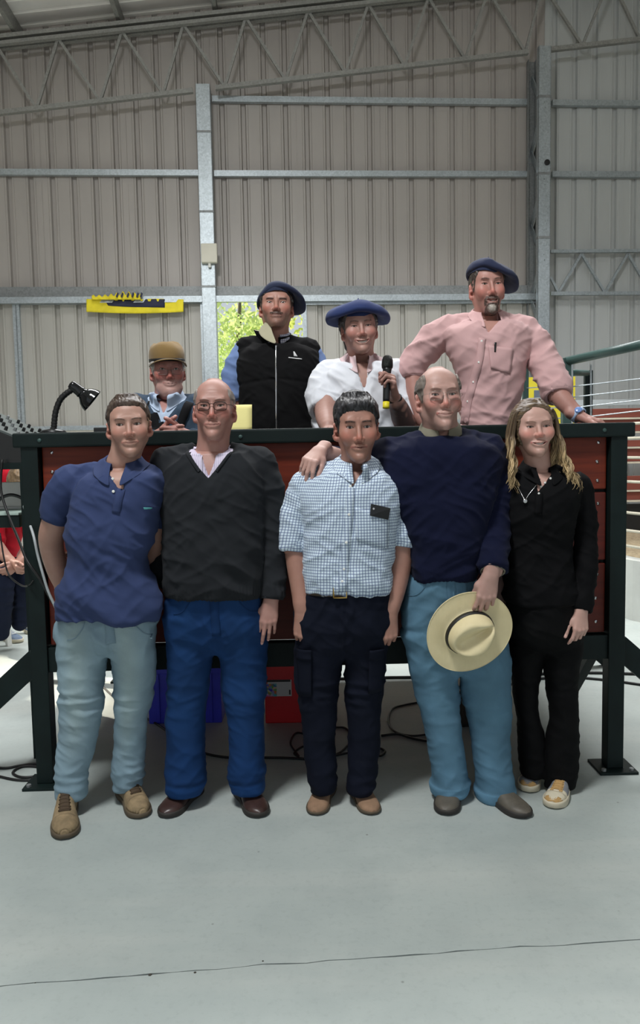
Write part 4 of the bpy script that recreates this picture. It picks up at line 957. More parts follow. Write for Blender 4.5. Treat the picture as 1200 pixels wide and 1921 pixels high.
def patch(G, name, mat, cor, out=.003, n=8, solid=.003, parent=None, uv=False):
    """four (x, z) corners of a patch conforming to the front of a garment"""
    a, b, c, d = [np.array(v, float) for v in cor]; P = []
    for i in np.linspace(0, 1, n):
        P.append([fr(G, *((a * (1 - j) + b * j) * (1 - i) + (d * (1 - j) + c * j) * i), out) for j in np.linspace(0, 1, n)])
    P = np.array(P); o = MB().grid(P).build(name, mat, parent or G.obj, True, solid=solid)
    if uv:
        at = o.data.attributes.new('uvc', 'FLOAT_VECTOR', 'POINT'); f = P.reshape(-1, 3); at.data.foreach_set('vector', np.stack([f[:, 0] - float(G.torso.at([f[0, 2]])[0][0]), f[:, 2], f[:, 0] * 0], 1).astype(F32).ravel())
    return o
def button(G, x, z, mat=None, r=.0055):
    p = fr(G, x, z, .004); return MB().lathe([(r, -.0015), (r, .0012), (r * .7, .002), (.0003, .0014)], 12, frame(p, (0, -1, .1))).build('button', mat or M_WHITE, G.obj, True)
def collar(G, mat, a, b, drop, hb=.030, leaf=.042, gap=.30, point=.035, flare=.026, parent=None, N=None, tilt=0.0, name='collar', push=True, roll=0.0, uvs=False, lean=.0):
    N = G.N if N is None else N; n = 44; th = np.linspace(gap, 2 * PI - gap, n); P = []
    end = np.minimum(th - gap, 2 * PI - gap - th)
    for k, (ro, zo) in enumerate(((.001, -.006), (.000, hb * .55), (.0005, hb), (.005, hb + .003), (.011, hb - .006), (.6, None), (1.0, None))):
        lf = leaf + point * np.exp(-(end / .42) ** 2)
        if zo is None: r = .010 + flare * ro; z = hb - lf * ro
        else: r = ro; z = zo + 0 * th
        t2 = th.copy()
        if zo is None: t2 = th + np.where(th < PI, -1, 1) * lean * ro * np.exp(-(end / .5) ** 2)
        x, y = (a + r) * np.sin(t2), -(b + r) * np.cos(t2); zz = N[2] - drop * (1 + np.cos(th)) / 2 + z
        P.append(np.stack([N[0] + x + tilt * z, N[1] + y, zz], 1))
    P = np.array(P)
    if push:
        w = sstep(.15, .45, np.cos(th))[None, :]; yf = G.grid.front(P[4:, :, 0], P[4:, :, 2]) - .006; P[4:, :, 1] = P[4:, :, 1] * (1 - w) + np.minimum(P[4:, :, 1], yf) * w
        P[4:] = G.grid.push(P[4:], .006)
    o = MB().grid(P).build(name, mat, parent or G.obj, True, solid=.0028); md = o.modifiers.new('sub', 'SUBSURF'); md.levels = md.render_levels = 1
    if uvs:
        at = o.data.attributes.new('uvc', 'FLOAT_VECTOR', 'POINT'); s = np.stack([np.broadcast_to(th * .085, P.shape[:2]), P[..., 2], P[..., 0] * 0], -1); at.data.foreach_set('vector', s.reshape(-1, 3).astype(F32).ravel())
    return o
def rolled_cuff(G, k, mat, w=.05, thick=.008, uvs=False, name='rolled_cuff'):
    e, d, rr = G.cuffs[k]; n = 36; M = frame(e, d); a = np.arange(n) * 2 * PI / n; V = []
    for s, r in ((.004, -.006), (.006, .002), (.004, thick), (-w * .5, thick + .001), (-w + .004, thick), (-w, thick - .002), (-w + .001, -.002)):
        R = rr + r + .0016 * np.sin(3 * a + 9 * s) + .001 * np.sin(7 * a + 40 * s); V.append(np.stack([R * np.cos(a), R * np.sin(a), np.full(n, s) + .002 * np.sin(2 * a)], 1))
    m = len(V); V = np.concatenate(V); uv = np.stack([np.tile(a * rr, m), V[:, 2] * 1.0, V[:, 0] * 0], 1); V = V @ M[:3, :3].T + M[:3, 3]
    Q = np.array([(i * n + j, i * n + (j + 1) % n, (i + 1) * n + (j + 1) % n, (i + 1) * n + j) for i in range(m - 1) for j in range(n)])
    return make_obj(name, [(V, Q)], mat, G.obj, uv=uv)
def trousers(parent, mat, pelvis, legs, seed=0, h=.0065, amp=.011, hem_folds=.010, knee=.010, fade=(1, 1, 1), fk=0.0, name='trousers', hem_len=.16, mid=None, flare=False, hem_band=0):
    """pelvis: Loft; legs: two Lofts"""
    pr = [pelvis.prim()] + [l.prim() for l in legs]; g = Grid(*bounds(pr, .03), h)
    for p in pr[1:]: g.op(p, .005)
    g.op(pr[0], .05)
    V, Q = g.mesh(2); N = vnormals(V, Q); zt = pelvis.R[-1, 0]; C = np.ones((len(V), 3)); D = (vnoise(V, 10, seed) - .5) * amp + stretch_ridge(V, (.35, 0, 1), 16, 8, seed + 2) * amp * .45 + .004 * sstep(.4, .7, vnoise(V, 7, seed + 30)) * stretch_ridge(V, (.5, 0, .86), 36, 11, seed + 31, 2.2) + .004 * sstep(.6, .3, vnoise(V, 7, seed + 30)) * stretch_ridge(V, (-.5, 0, .86), 34, 11, seed + 33, 2.2)
    zc = pelvis.R[0, 0]
    for s, l in zip((-1, 1), legs):
        xc, yc, rx, ry = l.at(V[:, 2]); near = np.abs(V[:, 0] - xc) < rx * 1.3; z0, z1 = l.R[0, 0], l.R[-1, 0]; zk = z0 + (z1 - z0) * .58
        hm = sstep(z0 + hem_len, z0 + hem_len * .25, V[:, 2]) * near; D += hm * hem_folds * (ridge(V * np.array([6, 6, 26]) + s * 3, 1.0, seed + 5) - .45) * sstep(z0, z0 + .012, V[:, 2])
        km = np.exp(-((V[:, 2] - zk) / .075) ** 2) * near; D += km * knee * (ridge(V * np.array([9, 7, 24]) + s, 1.0, seed + 7) - .4)
        up = sstep(zc - .06, zc + .04, V[:, 2]) * near; D += up * knee * .8 * stretch_ridge(V, (s * .8, 0, .6), 22, 7, seed + 9)
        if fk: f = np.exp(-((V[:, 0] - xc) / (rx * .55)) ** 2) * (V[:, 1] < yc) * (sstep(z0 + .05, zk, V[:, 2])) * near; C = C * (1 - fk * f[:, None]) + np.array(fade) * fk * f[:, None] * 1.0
        sx = np.exp(-((np.abs(V[:, 0] - xc) - rx) / .006) ** 2) * near * 0
    if mid is not None: D -= .0035 * np.exp(-((V[:, 0] - mid) / .004) ** 2) * sstep(zc - .02, zc + .02, V[:, 2]) * (V[:, 1] < pelvis.at(V[:, 2])[1])
    if hem_band:
        for l in legs: z0 = l.R[0, 0]; xc = l.at(V[:, 2])[0]; b_ = (np.abs(V[:, 0] - xc) < l.R[0, 3] * 1.5) * sstep(z0 + hem_band + .002, z0 + hem_band - .002, V[:, 2]); C = C * (1 + .45 * b_[:, None]); D = D + .003 * b_
    C *= (.86 + .28 * vnoise(V, 14, seed + 3) * (.6 + .8 * vnoise(V, 40, seed + 4)))[:, None]
    V = V + N * D[:, None]; o = make_obj(name, [(V, Q, C)], mat, parent); G = Garment(); G.obj = o; G.N = np.array([0, pelvis.R[0, 2], 0]); G.torso = pelvis
    G.bvh = BVHTree.FromPolygons(V.tolist(), Q.tolist()); return G
# ------------------------------------------------------------------ shoes
def jeans_front(tr, mid, Y, zt, zc, hw, mat):
    strip(tr, 'fly', mat, [(mid, zt), (mid + .002, (zt + zc) / 2), (mid + .004, zc + .01)], .034, .002, 16, .002)
    for s in (-1, 1):
        q = [(mid + s * hw * a, zt + b) for a, b in ((.46, 0), (.50, -.035), (.62, -.068), (.74, -.084), (.86, -.090))]; q = catmull(np.array([(x, 0, z) for x, z in q]), 5)
        P = [fr(tr, x, z, .0012) for x, _, z in q]; P = [p for p in P if abs(p[1] - P[0][1]) < .09]; MB().tube(np.array(P), .0022, 5).build('pocket_seam', mat, tr.obj, True)
def shoe(parent, heel, toe, upper, sole_m, w=1.0, hgt=1.0, sole=.024, lace=None, tongue=None, toe_cap=None, kind='shoe', label=None, side=1, extra=None):
    heel, toe = np.array([*heel[:2], 0.0]), np.array([*toe[:2], 0.0]); d = toe - heel; L = np.linalg.norm(d); d /= L; r = np.array([d[1], -d[0], 0]); up = np.array([0, 0, 1.0])
    T = lambda p: heel + np.outer(p[:, 0], r) + np.outer(p[:, 1], d) + np.outer(p[:, 2], up)
    t = np.array([0, .03, .10, .22, .36, .5, .62, .73, .83, .91, .965, 1.0]); k = L / .29 * w
    hw = np.array([.012, .024, .0325, .035, .0345, .040, .0455, .048, .0455, .037, .025, .010]) * k
    ht = np.array([.066, .078, .088, .092, .088, .074, .060, .052, .047, .042, .036, .028]) * hgt; bend = np.array([0, 0, 0, -.001, -.003, -.004, -.002, 0, .002, .003, .003, .003]) * side
    ts = np.linspace(0, 1, 34); hw_, ht_, bd_ = pchip(t, hw, ts), pchip(t, ht, ts), pchip(t, bend, ts); n = 17; a = np.linspace(0, PI, n); V = []
    for q, ww, hh, bb in zip(ts, hw_, ht_, bd_):
        e = .62 if q < .45 else .8; x = ww * np.sign(np.cos(a)) * np.abs(np.cos(a)) ** .72 + bb; z = sole * .7 + (hh - sole * .7) * np.sin(a) ** e; V.append(np.stack([x, np.full(n, q * L), z], 1))
    V = np.array(V); o = MB().grid(T(V.reshape(-1, 3)).reshape(V.shape)).add(T(np.vstack([V[0], V[-1]])), [tuple(range(n)), tuple(range(2 * n - 1, n - 1, -1))]).build('shoe', upper, parent, True)
    # sole: outline swept up, a little wider than the upper
    O = np.array([(-(w_ + .0045) + b_, q * L) for q, w_, b_ in zip(ts, hw_, bd_)] + [((w_ + .0045) + b_, q * L) for q, w_, b_ in zip(ts[::-1], hw_[::-1], bd_[::-1])]); O[:, 1] = (O[:, 1] - L / 2) * 1.025 + L / 2
    m = len(O); rows = []
    for z, s in ((0.0, .965), (.003, .99), (sole * .8, 1.0), (sole, .985), (sole, .7)):
        rows.append(np.stack([O[:, 0] * s, (O[:, 1] - L / 2) * s + L / 2, z + .006 * sstep(.8, 1.0, O[:, 1] / L) * (z < .01)], 1))
    P = np.concatenate(rows); f = [(i * m + j, i * m + (j + 1) % m, (i + 1) * m + (j + 1) % m, (i + 1) * m + j) for i in range(4) for j in range(m)] + [tuple(range(m - 1, -1, -1)), tuple(4 * m + j for j in range(m))]
    MB().add(T(P), f).build('sole', sole_m, o, True)
    S = lambda q, x: (np.array([x * np.interp(q, ts, hw_) + np.interp(q, ts, bd_), q * L, sole * .7 + (np.interp(q, ts, ht_) - sole * .7) * (1 - abs(x) ** 2.6) ** .5]))
    if tongue is not None:
        P = np.array([[S(q, x) + (0, 0, .003) for x in np.linspace(-.42, .42, 7)] for q in np.linspace(.26, .69, 10)]); MB().grid(T(P.reshape(-1, 3)).reshape(P.shape)).build('tongue', tongue, o, True, solid=.002)
    if lace is not None:
        for i, q in enumerate(np.linspace(.36, .67, 7)):
            s = (-1) ** i; P = np.array([S(q + .012 * s * x, x) + (0, 0, .0045) for x in np.linspace(-.48, .48, 7)]); MB().tube(T(P), .0027, 6).build('lace', lace, o, True)
        q = .31
        for s in (-1, 1):
            P = np.array([S(q, 0) + (0, 0, .007), S(q - .01, s * .35) + (0, 0, .016), S(q + .05, s * .6) + (0, 0, .012), S(q + .05, s * .3) + (0, 0, .006), S(q, 0) + (0, 0, .007)]); MB().tube(T(P), .002, 5, smooth_path=4).build('lace', lace, o, True)
    if toe_cap is not None:
        P = np.array([[S(q, x) + (0, 0, .0018) for x in np.linspace(-.985, .985, 15)] for q in np.linspace(.74, .985, 9)]); MB().grid(T(P.reshape(-1, 3)).reshape(P.shape)).build('toe_cap', toe_cap, o, True, solid=.002)
    for nm, m_, q0, q1, x0, x1 in (extra or ()):
        P = np.array([[S(q, x) + (0, 0, .0016) + (np.sign(x) * .0014, 0, 0) for x in np.linspace(x0, x1, 9)] for q in np.linspace(q0, q1, 9)]); MB().grid(T(P.reshape(-1, 3)).reshape(P.shape)).build(nm, m_, o, True, solid=.002)
    return o
# ------------------------------------------------------------------ helpers to place bodies
def rows(Y, lst):                      # (py, x left, x right, half depth[, dy]) at distance Y -> Loft rows
    out = []
    for q in lst:
        py, a, b, ry = q[:4]; dy = q[4] if len(q) > 4 else 0.0; c = W((a + b) / 2, py, Y + dy); out.append((c[2], c[0], c[1], (b - a) / 2 * (Y + dy) / FPX, ry))
    return out
def PT(*a): return np.array([W(x, y, Y) for x, y, Y in a])
def RR(Y, *r): return [q * Y / FPX for q in r]
def head_at(px, py, Y, P):             # sets the head so that the point between the eyes falls on this pixel
    P['c'] = W(px, py, Y) - euler(*P['rot']) @ (np.array([0, -.075, .002]) * np.asarray(P['scale'])); return P
def person(name_label, head_spec, h, shells):
    nb = head_spec.pop('neck_base'); head_spec['neck_local'] = head_local(head_spec, nb); H = make_head(head_spec, h)
    body = make_obj('person', [H['shell']] + shells, M_SKIN, label=name_label, cat='person'); return body, H
def core_shell(torso, sh, sl, skin, legs=(), h=.016):
    pr = [(torso.prim(-.022, torso.R[0, 0] + .05), 0)] + [(cone(a, b, ra - .02, rb - .02), .04) for a, ra, b, rb in sh] + [(c, .02) for p, r in sl for c in chain(p, np.maximum(np.asarray(r) - .010, .011), 3)] + [(l.prim(-.022), .02) for l in legs]
    g = Grid(*bounds([p for p, k in pr], .03), h)
    for p, k in pr: g.op(p, k)
    V, Q = g.mesh(1); return (V, Q, skin_col(V, skin))
def chest_shell(torso, shoulders, N, nr, skin, off=-.012, z0=None, wx=.13, h=.005):
    lo = np.array([N[0] - wx, N[1] - .2, (z0 if z0 is not None else N[2] - .16)]); hi = np.array([N[0] + wx, N[1] + .12, N[2] + .07]); g = Grid(lo, hi, h)
    g.op(torso.prim(off), 0)
    for a, ra, b, rb in shoulders: g.op(cone(a, b, ra + off, rb + off), .045)
    g.op(cone(np.asarray(N) - (0, 0, .02), np.asarray(N) + (0, -.004, .018), nr * .97, nr * .92), .03)
    for ax in range(3):                # close the block at its sides
        for sl in ((0,), (-1,)):
            ix = [slice(None)] * 3; ix[ax] = sl[0]; g.d[tuple(ix)] = np.maximum(g.d[tuple(ix)], h * .5)
    V, Q = g.mesh(1); return (V, Q, skin_col(V, skin))
# ------------------------------------------------------------------ the front row
def bars(*v): return v
J_LIGHT = denim('light_blue_denim', (122, 144, 156)); J_MID = denim('mid_blue_denim', (16, 46, 86)); J_PALE = denim('washed_blue_denim', (78, 110, 130))
K_NAVY = cloth('navy_cargo_cotton', (15, 19, 32), .85, attr=True); K_BLACK = cloth('black_stretch_cotton', (8, 8, 9), .8, attr=True, sheen=.0)
BRN = pbr('tan_nubuck', (142, 122, 92), .85, 0, .25, 25, .3, 300); BRN2 = pbr('dark_brown_leather', (62, 44, 40), .35, 0, .2, 20, .2, 120); TAN = pbr('tan_suede', (146, 116, 92), .9, 0, .15, 25, .3, 400)
TAUPE = pbr('taupe_leather', (92, 86, 76), .55, 0, .2, 20, .2, 150); SOLE_B = pbr('dark_rubber_sole', (46, 42, 38), .7); SOLE_T = pbr('worn_brown_sole', (88, 76, 60), .8); LACE_B = pbr('brown_lace', (74, 58, 40), .8); LACE_K = pbr('dark_lace', (40, 30, 26), .8)
CREAM = pbr('cream_leather', (206, 196, 172), .6); GOLDT = pbr('golden_suede', (176, 140, 88), .8); GREYM = pbr('grey_mesh', (128, 130, 134), .8, 0, .2, 40)
def shoe_px(parent, toe, heel, L, *a, **k):
    t = FL(*toe); h = FL(*heel); d = (h - t); d /= np.linalg.norm(d); return shoe(parent, t + d * L, t, *a, **k)
def sleeve_fold(V, R, am, seed=1, amp=.006, f=22): return am * amp * stretch_ridge(V, (.1, 0, 1), f, 9, seed)

# ---- man in the navy polo shirt
def polo_man():
    Y = 3.0; N = W(230, 869, 3.03); sk = (196, 150, 130)
    torso = Loft(rows(Y, [(884, 180, 282, .07), (900, 152, 300, .098), (935, 138, 300, .114), (975, 132, 292, .118), (1010, 127, 281, .115), (1060, 133, 277, .113), (1100, 120, 286, .118), (1140, 106, 296, .122), (1158, 107, 295, .121)]), 2.4)
    sh = [(W(204, 876, 3.04), .030, W(130, 901, 3.04), .056), (W(258, 877, 3.04), .030, W(288, 904, 3.05), .050)]
    sl = [(PT((130, 910, 3.03), (112, 942, 3.04), (103, 974, 3.05)), RR(3.04, 34, 29, 25)), (PT((286, 908, 3.05), (294, 945, 3.07), (292, 986, 3.10)), RR(3.05, 28, 23, 17))]
    a1, T1, _ = limb_hand(PT((122, 930, 3.03), (101, 985, 3.06), (96, 1020, 3.09), (108, 1068, 3.13), (124, 1108, 3.16)), RR(3.06, 25, 22, 20.5, 19, 14), W(128, 1116, 3.165), (.75, .15, -.8), (.5, -.6, .3), 'fold', 'hang', 1.0, sk)
    a2, T2, _ = limb_hand(PT((291, 950, 3.07), (293, 1000, 3.1), (284, 1040, 3.14), (230, 1058, 3.18), (178, 1062, 3.19)), RR(3.08, 17, 15, 15, 16, 13), W(166, 1060, 3.19), (-1, -.25, -.1), (-.1, -.2, 1), 'fold', 'hang', .98, sk)
    hs = head_at(241, 796, 2.93, dict(rot=(.22, .04, -.05), scale=(1.02, 1.0, 1.0), skin=sk, jaw=.90, cheek=.92, ear=.30, smile=.15, brow=dict(c=(70, 52, 42), k=.8), neck_base=N, neck_r=.056, red=.3, lip=(168, 104, 96), beard=dict(c=(120, 92, 78), stubble=.10), seed=1))
    cs = chest_shell(torso, sh, N, .056, sk)
    body, H = person('man in navy polo shirt and light jeans, hands behind his back', hs, .0022, [cs, a1, a2, core_shell(torso, sh, sl, sk)])
    add_eyes(H, body, (76, 58, 42), gaze=(-.16, .0))
    hair_coat(H, body, [(-.13, .074), (-.074, .072), (-.062, .066), (-.052, .048), (-.043, .012), (-.032, -.010), (-.010, -.018), (-.002, .006), (.010, .022), (.030, .018), (.042, -.020), (.060, -.060), (.12, -.075)], lambda X, Y_, Z: .006 + .006 * sstep(.06, .115, Z) + .004 * sstep(-.04, -.08, Y_) * sstep(.05, .08, Z), (62, 48, 40), (92, 78, 66), seed=3)
    M = cloth('navy_pique_cotton', (54, 65, 100), .9, 1100, .35, .1, .02)
    def fd(V, R, am):
        z = V[:, 2]; low = sstep(1.36, 1.0, z) * (1 - am); return low * .032 * stretch_ridge(V, (.55, 0, .83), 13, 4, 4) + low * .011 * stretch_ridge(V, (.75, 0, .6), 24, 6, 9) + sleeve_fold(V, R, am, 3, .005, 16)
    G = garment('polo_shirt', body, M, torso, sh, sl, N, 0, (.066, .066, .045), (N[2] - .03, W(242, 928, Y)[2], .034, W(244, 928, Y)[0]), folds=[fd], seed=2)
    collar(G, M, .064, .064, .050, .042, .050, .40, .034, .028, lean=.25, N=N + (0, 0, .004))
    strip(G, 'placket', M, [(W(240, 915, Y)[0], W(240, 915, Y)[2]), (W(232, 958, Y)[0], W(232, 958, Y)[2])], .030)
    for px, py in ((222, 897), (227, 919)): button(G, W(px, py, Y)[0], W(px, py, Y)[2])
    for k in (0, 1): rolled_cuff(G, k, M, .028, .002, name='sleeve_band')
    c = W(275, 954, 2.9); s = .0022
    patch(G, 'logo', pbr('teal_thread', (96, 176, 178), .7, 0, 0), [(c[0] - .014, c[2] + .004), (c[0] + .014, c[2] + .001), (c[0] + .013, c[2] - .004), (c[0] - .012, c[2] - .004)], .0035, 4, .001)
    pel = Loft(rows(3.05, [(1120, 124, 282, .105), (1160, 112, 290, .110), (1185, 112, 288, .105), (1205, 130, 272, .085), (1222, 165, 240, .05)]), 2.4)
    lL = Loft(rows(3.05, [(1170, 112, 200, .09), (1215, 108, 203, .097), (1260, 109, 198, .09), (1310, 112, 193, .082), (1345, 113, 190, .076), (1400, 107, 180, .070), (1450, 104, 166, .063), (1480, 105, 162, .060), (1496, 108, 158, .057)]), 2.1)
    lR = Loft(rows(3.07, [(1170, 200, 290, .09), (1215, 206, 292, .097), (1260, 211, 291, .09, .01), (1310, 214, 284, .082, .02), (1345, 215, 277, .076, .03), (1400, 212, 273, .069, .05), (1450, 212, 268, .063, .06), (1480, 215, 263, .059, .07)]), 2.1)
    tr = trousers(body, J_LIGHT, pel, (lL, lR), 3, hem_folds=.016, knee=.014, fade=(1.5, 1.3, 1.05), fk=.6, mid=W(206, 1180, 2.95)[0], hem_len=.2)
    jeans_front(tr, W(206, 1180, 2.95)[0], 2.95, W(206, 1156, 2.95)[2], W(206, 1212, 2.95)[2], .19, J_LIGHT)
    shoe_px(body, (120, 1577), (131, 1500), .31, BRN, SOLE_T, 1.0, 1.3, lace=LACE_B, tongue=LACE_B, toe_cap=BRN, side=-1)
    shoe_px(body, (270, 1536), (228, 1485), .29, BRN, SOLE_T, 1.02, 1.3, lace=LACE_B, tongue=LACE_B, toe_cap=BRN, side=1)
polo_man()
# ---- bald man in the charcoal v-neck sweater
def sweater_man():
    Y = 3.08; N = W(398, 852, 3.10); sk = (192, 142, 126)
    torso = Loft(rows(Y, [(850, 335, 465, .085), (880, 312, 492, .112), (920, 306, 496, .130), (970, 306, 494, .136), (1020, 308, 492, .140), (1060, 309, 491, .144), (1092, 311, 491, .142), (1113, 313, 490, .132)]), 2.5)
    sh = [(W(362, 846, 3.11), .030, W(313, 869, 3.11), .058), (W(432, 844, 3.11), .030, W(484, 868, 3.11), .058)]
    sl = [(PT((312, 872, 3.12), (298, 960, 3.15), (300, 1040, 3.17), (318, 1100, 3.16)), RR(3.12, 27, 24, 21, 17)), (PT((486, 870, 3.11), (505, 940, 3.11), (511, 1010, 3.1), (511, 1065, 3.08), (509, 1122, 3.05)), RR(3.1, 29, 27, 24, 22, 19.5))]
    a1, _, _ = limb_hand(PT((510, 1075, 3.07), (509, 1118, 3.045)), RR(3.05, 15, 14.5), W(508, 1128, 3.04), (-.16, -.22, -1), (-1, -.1, .1), ((.25, .3, .2), (.22, .3, .2), (.3, .4, .25), (.4, .5, .3)), 'hang', .93, sk, left_thumb=(0, -1, 0))
    a2, _, _ = limb_hand(PT((318, 1080, 3.16), (322, 1110, 3.15)), RR(3.1, 15, 14), W(324, 1118, 3.15), (.1, -.1, -1), (1, -.2, 0), 'hang', 'hang', .93, sk, left_thumb=(0, -1, 0))
    hs = head_at(398, 761, 3.0, dict(rot=(.03, .15, .0), scale=(1.0, 1.0, 1.09), skin=sk, jaw=.84, fat=0, cheek=.95, ear=.22, ear_s=1.08, wrinkle=1, smile=.3, nose=1.05, nose_w=1.1, squint=.12, brow=dict(c=(120, 96, 84), k=.5, t=.0036), neck_base=N, neck_r=.061, red=.5, lip=(160, 100, 94), seed=2))
    cs = chest_shell(torso, sh, N, .061, sk, -.022)
    body, H = person('bald man with dark rimmed glasses in charcoal v-neck sweater', hs, .0022, [cs, a1, a2, core_shell(torso, sh, sl, sk)])
    add_eyes(H, body, (62, 46, 36))
    hair_coat(H, body, HL_SHORT, lambda X, Y_, Z: .0045 + 0 * X, (132, 122, 116), (186, 178, 172), bald=lambda X, Y_, Z: np.maximum(Z - .052 + .25 * (Y_ - .02), np.minimum(-(np.abs(X) - .0585), .075 - Y_)) * .8, rough=.6, seed=5)
    glasses(H, body, .0245, .0150, (34, 28, 26), .0013, y=-.100, z=-.001, tint=(.80, .78, .76))
    MS = cloth('striped_oxford_cotton', (204, 196, 212), .85, stripe=(.0085, .35, (150, 140, 172), .55))
    Gs = garment('shirt', body, MS, torso, sh, [], N, -.010, (.066, .066, .050), (N[2] - .02, W(396, 893, Y)[2], .026), keep=(np.array([N[0] - .13, 0, N[2] - .2]), np.array([N[0] + .13, 9, N[2] + .1])), h=.005, crease=0, base_amp=0)
    collar(Gs, MS, .064, .066, .050, .040, .048, .36, .030, .020, lean=.15, uvs=True, N=N + (0, 0, .006))
    M = knit('charcoal_wool_knit', (36, 38, 41), var=.12)
    def fd(V, R, am):
        z = V[:, 2]; low = sstep(1.3, 1.0, z) * (1 - am); rt = sstep(-.02, .10, V[:, 0] - R[0]); return low * rt * .020 * stretch_ridge(V, (.5, 0, .86), 15, 5, 4) + low * .008 * stretch_ridge(V, (.2, 0, 1), 14, 5, 9) + sleeve_fold(V, R, am, 3, .010, 17)
    G = garment('sweater', body, M, torso, sh, sl, N, .004, (.074, .074, .03), (W(398, 838, Y)[2], W(398, 895, Y)[2], .092), folds=[fd], seed=4, vdepth=.06, rib=(W(400, 1092, Y)[2], .002))
    e, d, rr = G.cuffs[1]; rolled_cuff(G, 1, M, .06, .002, name='cuff')
    zt, zb = W(398, 842, Y)[2], W(398, 896, Y)[2]
    for s in (-1, 1):
        q = [(N[0] + s * .088 * (t ** .9), zb + (zt - zb) * t) for t in np.linspace(-.05, .95, 9)]; strip(G, 'neck_rib', M, [(x - (-s) * 0.004, z) for x, z in q], .016, .004, 18, .005)
    pel = Loft(rows(3.09, [(1090, 318, 488, .125), (1125, 312, 492, .128), (1165, 311, 494, .122), (1195, 330, 478, .10), (1218, 375, 435, .055)]), 2.4)
    lL = Loft(rows(3.1, [(1160, 311, 402, .1), (1205, 312, 401, .1), (1250, 313, 396, .092), (1300, 313, 388, .083), (1350, 312, 385, .080), (1400, 311, 384, .080), (1450, 311, 385, .082), (1484, 317, 380, .080)]), 2.1)
    lR = Loft(rows(3.1, [(1160, 404, 494, .1), (1205, 409, 500, .1), (1250, 414, 500, .092), (1300, 420, 498, .083), (1350, 427, 496, .080), (1400, 430, 496, .080), (1450, 428, 499, .082), (1482, 436, 497, .080)]), 2.1)
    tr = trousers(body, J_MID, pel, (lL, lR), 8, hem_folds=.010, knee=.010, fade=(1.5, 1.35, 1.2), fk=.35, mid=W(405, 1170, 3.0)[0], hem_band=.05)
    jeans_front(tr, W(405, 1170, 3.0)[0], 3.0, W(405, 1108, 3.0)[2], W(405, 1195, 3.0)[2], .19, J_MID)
    shoe_px(body, (305, 1536), (362, 1490), .285, BRN2, SOLE_B, 1.05, .95, lace=LACE_K, tongue=BRN2, side=-1)
    shoe_px(body, (492, 1535), (456, 1492), .285, BRN2, SOLE_B, 1.05, .95, lace=LACE_K, tongue=BRN2, side=1)
sweater_man()
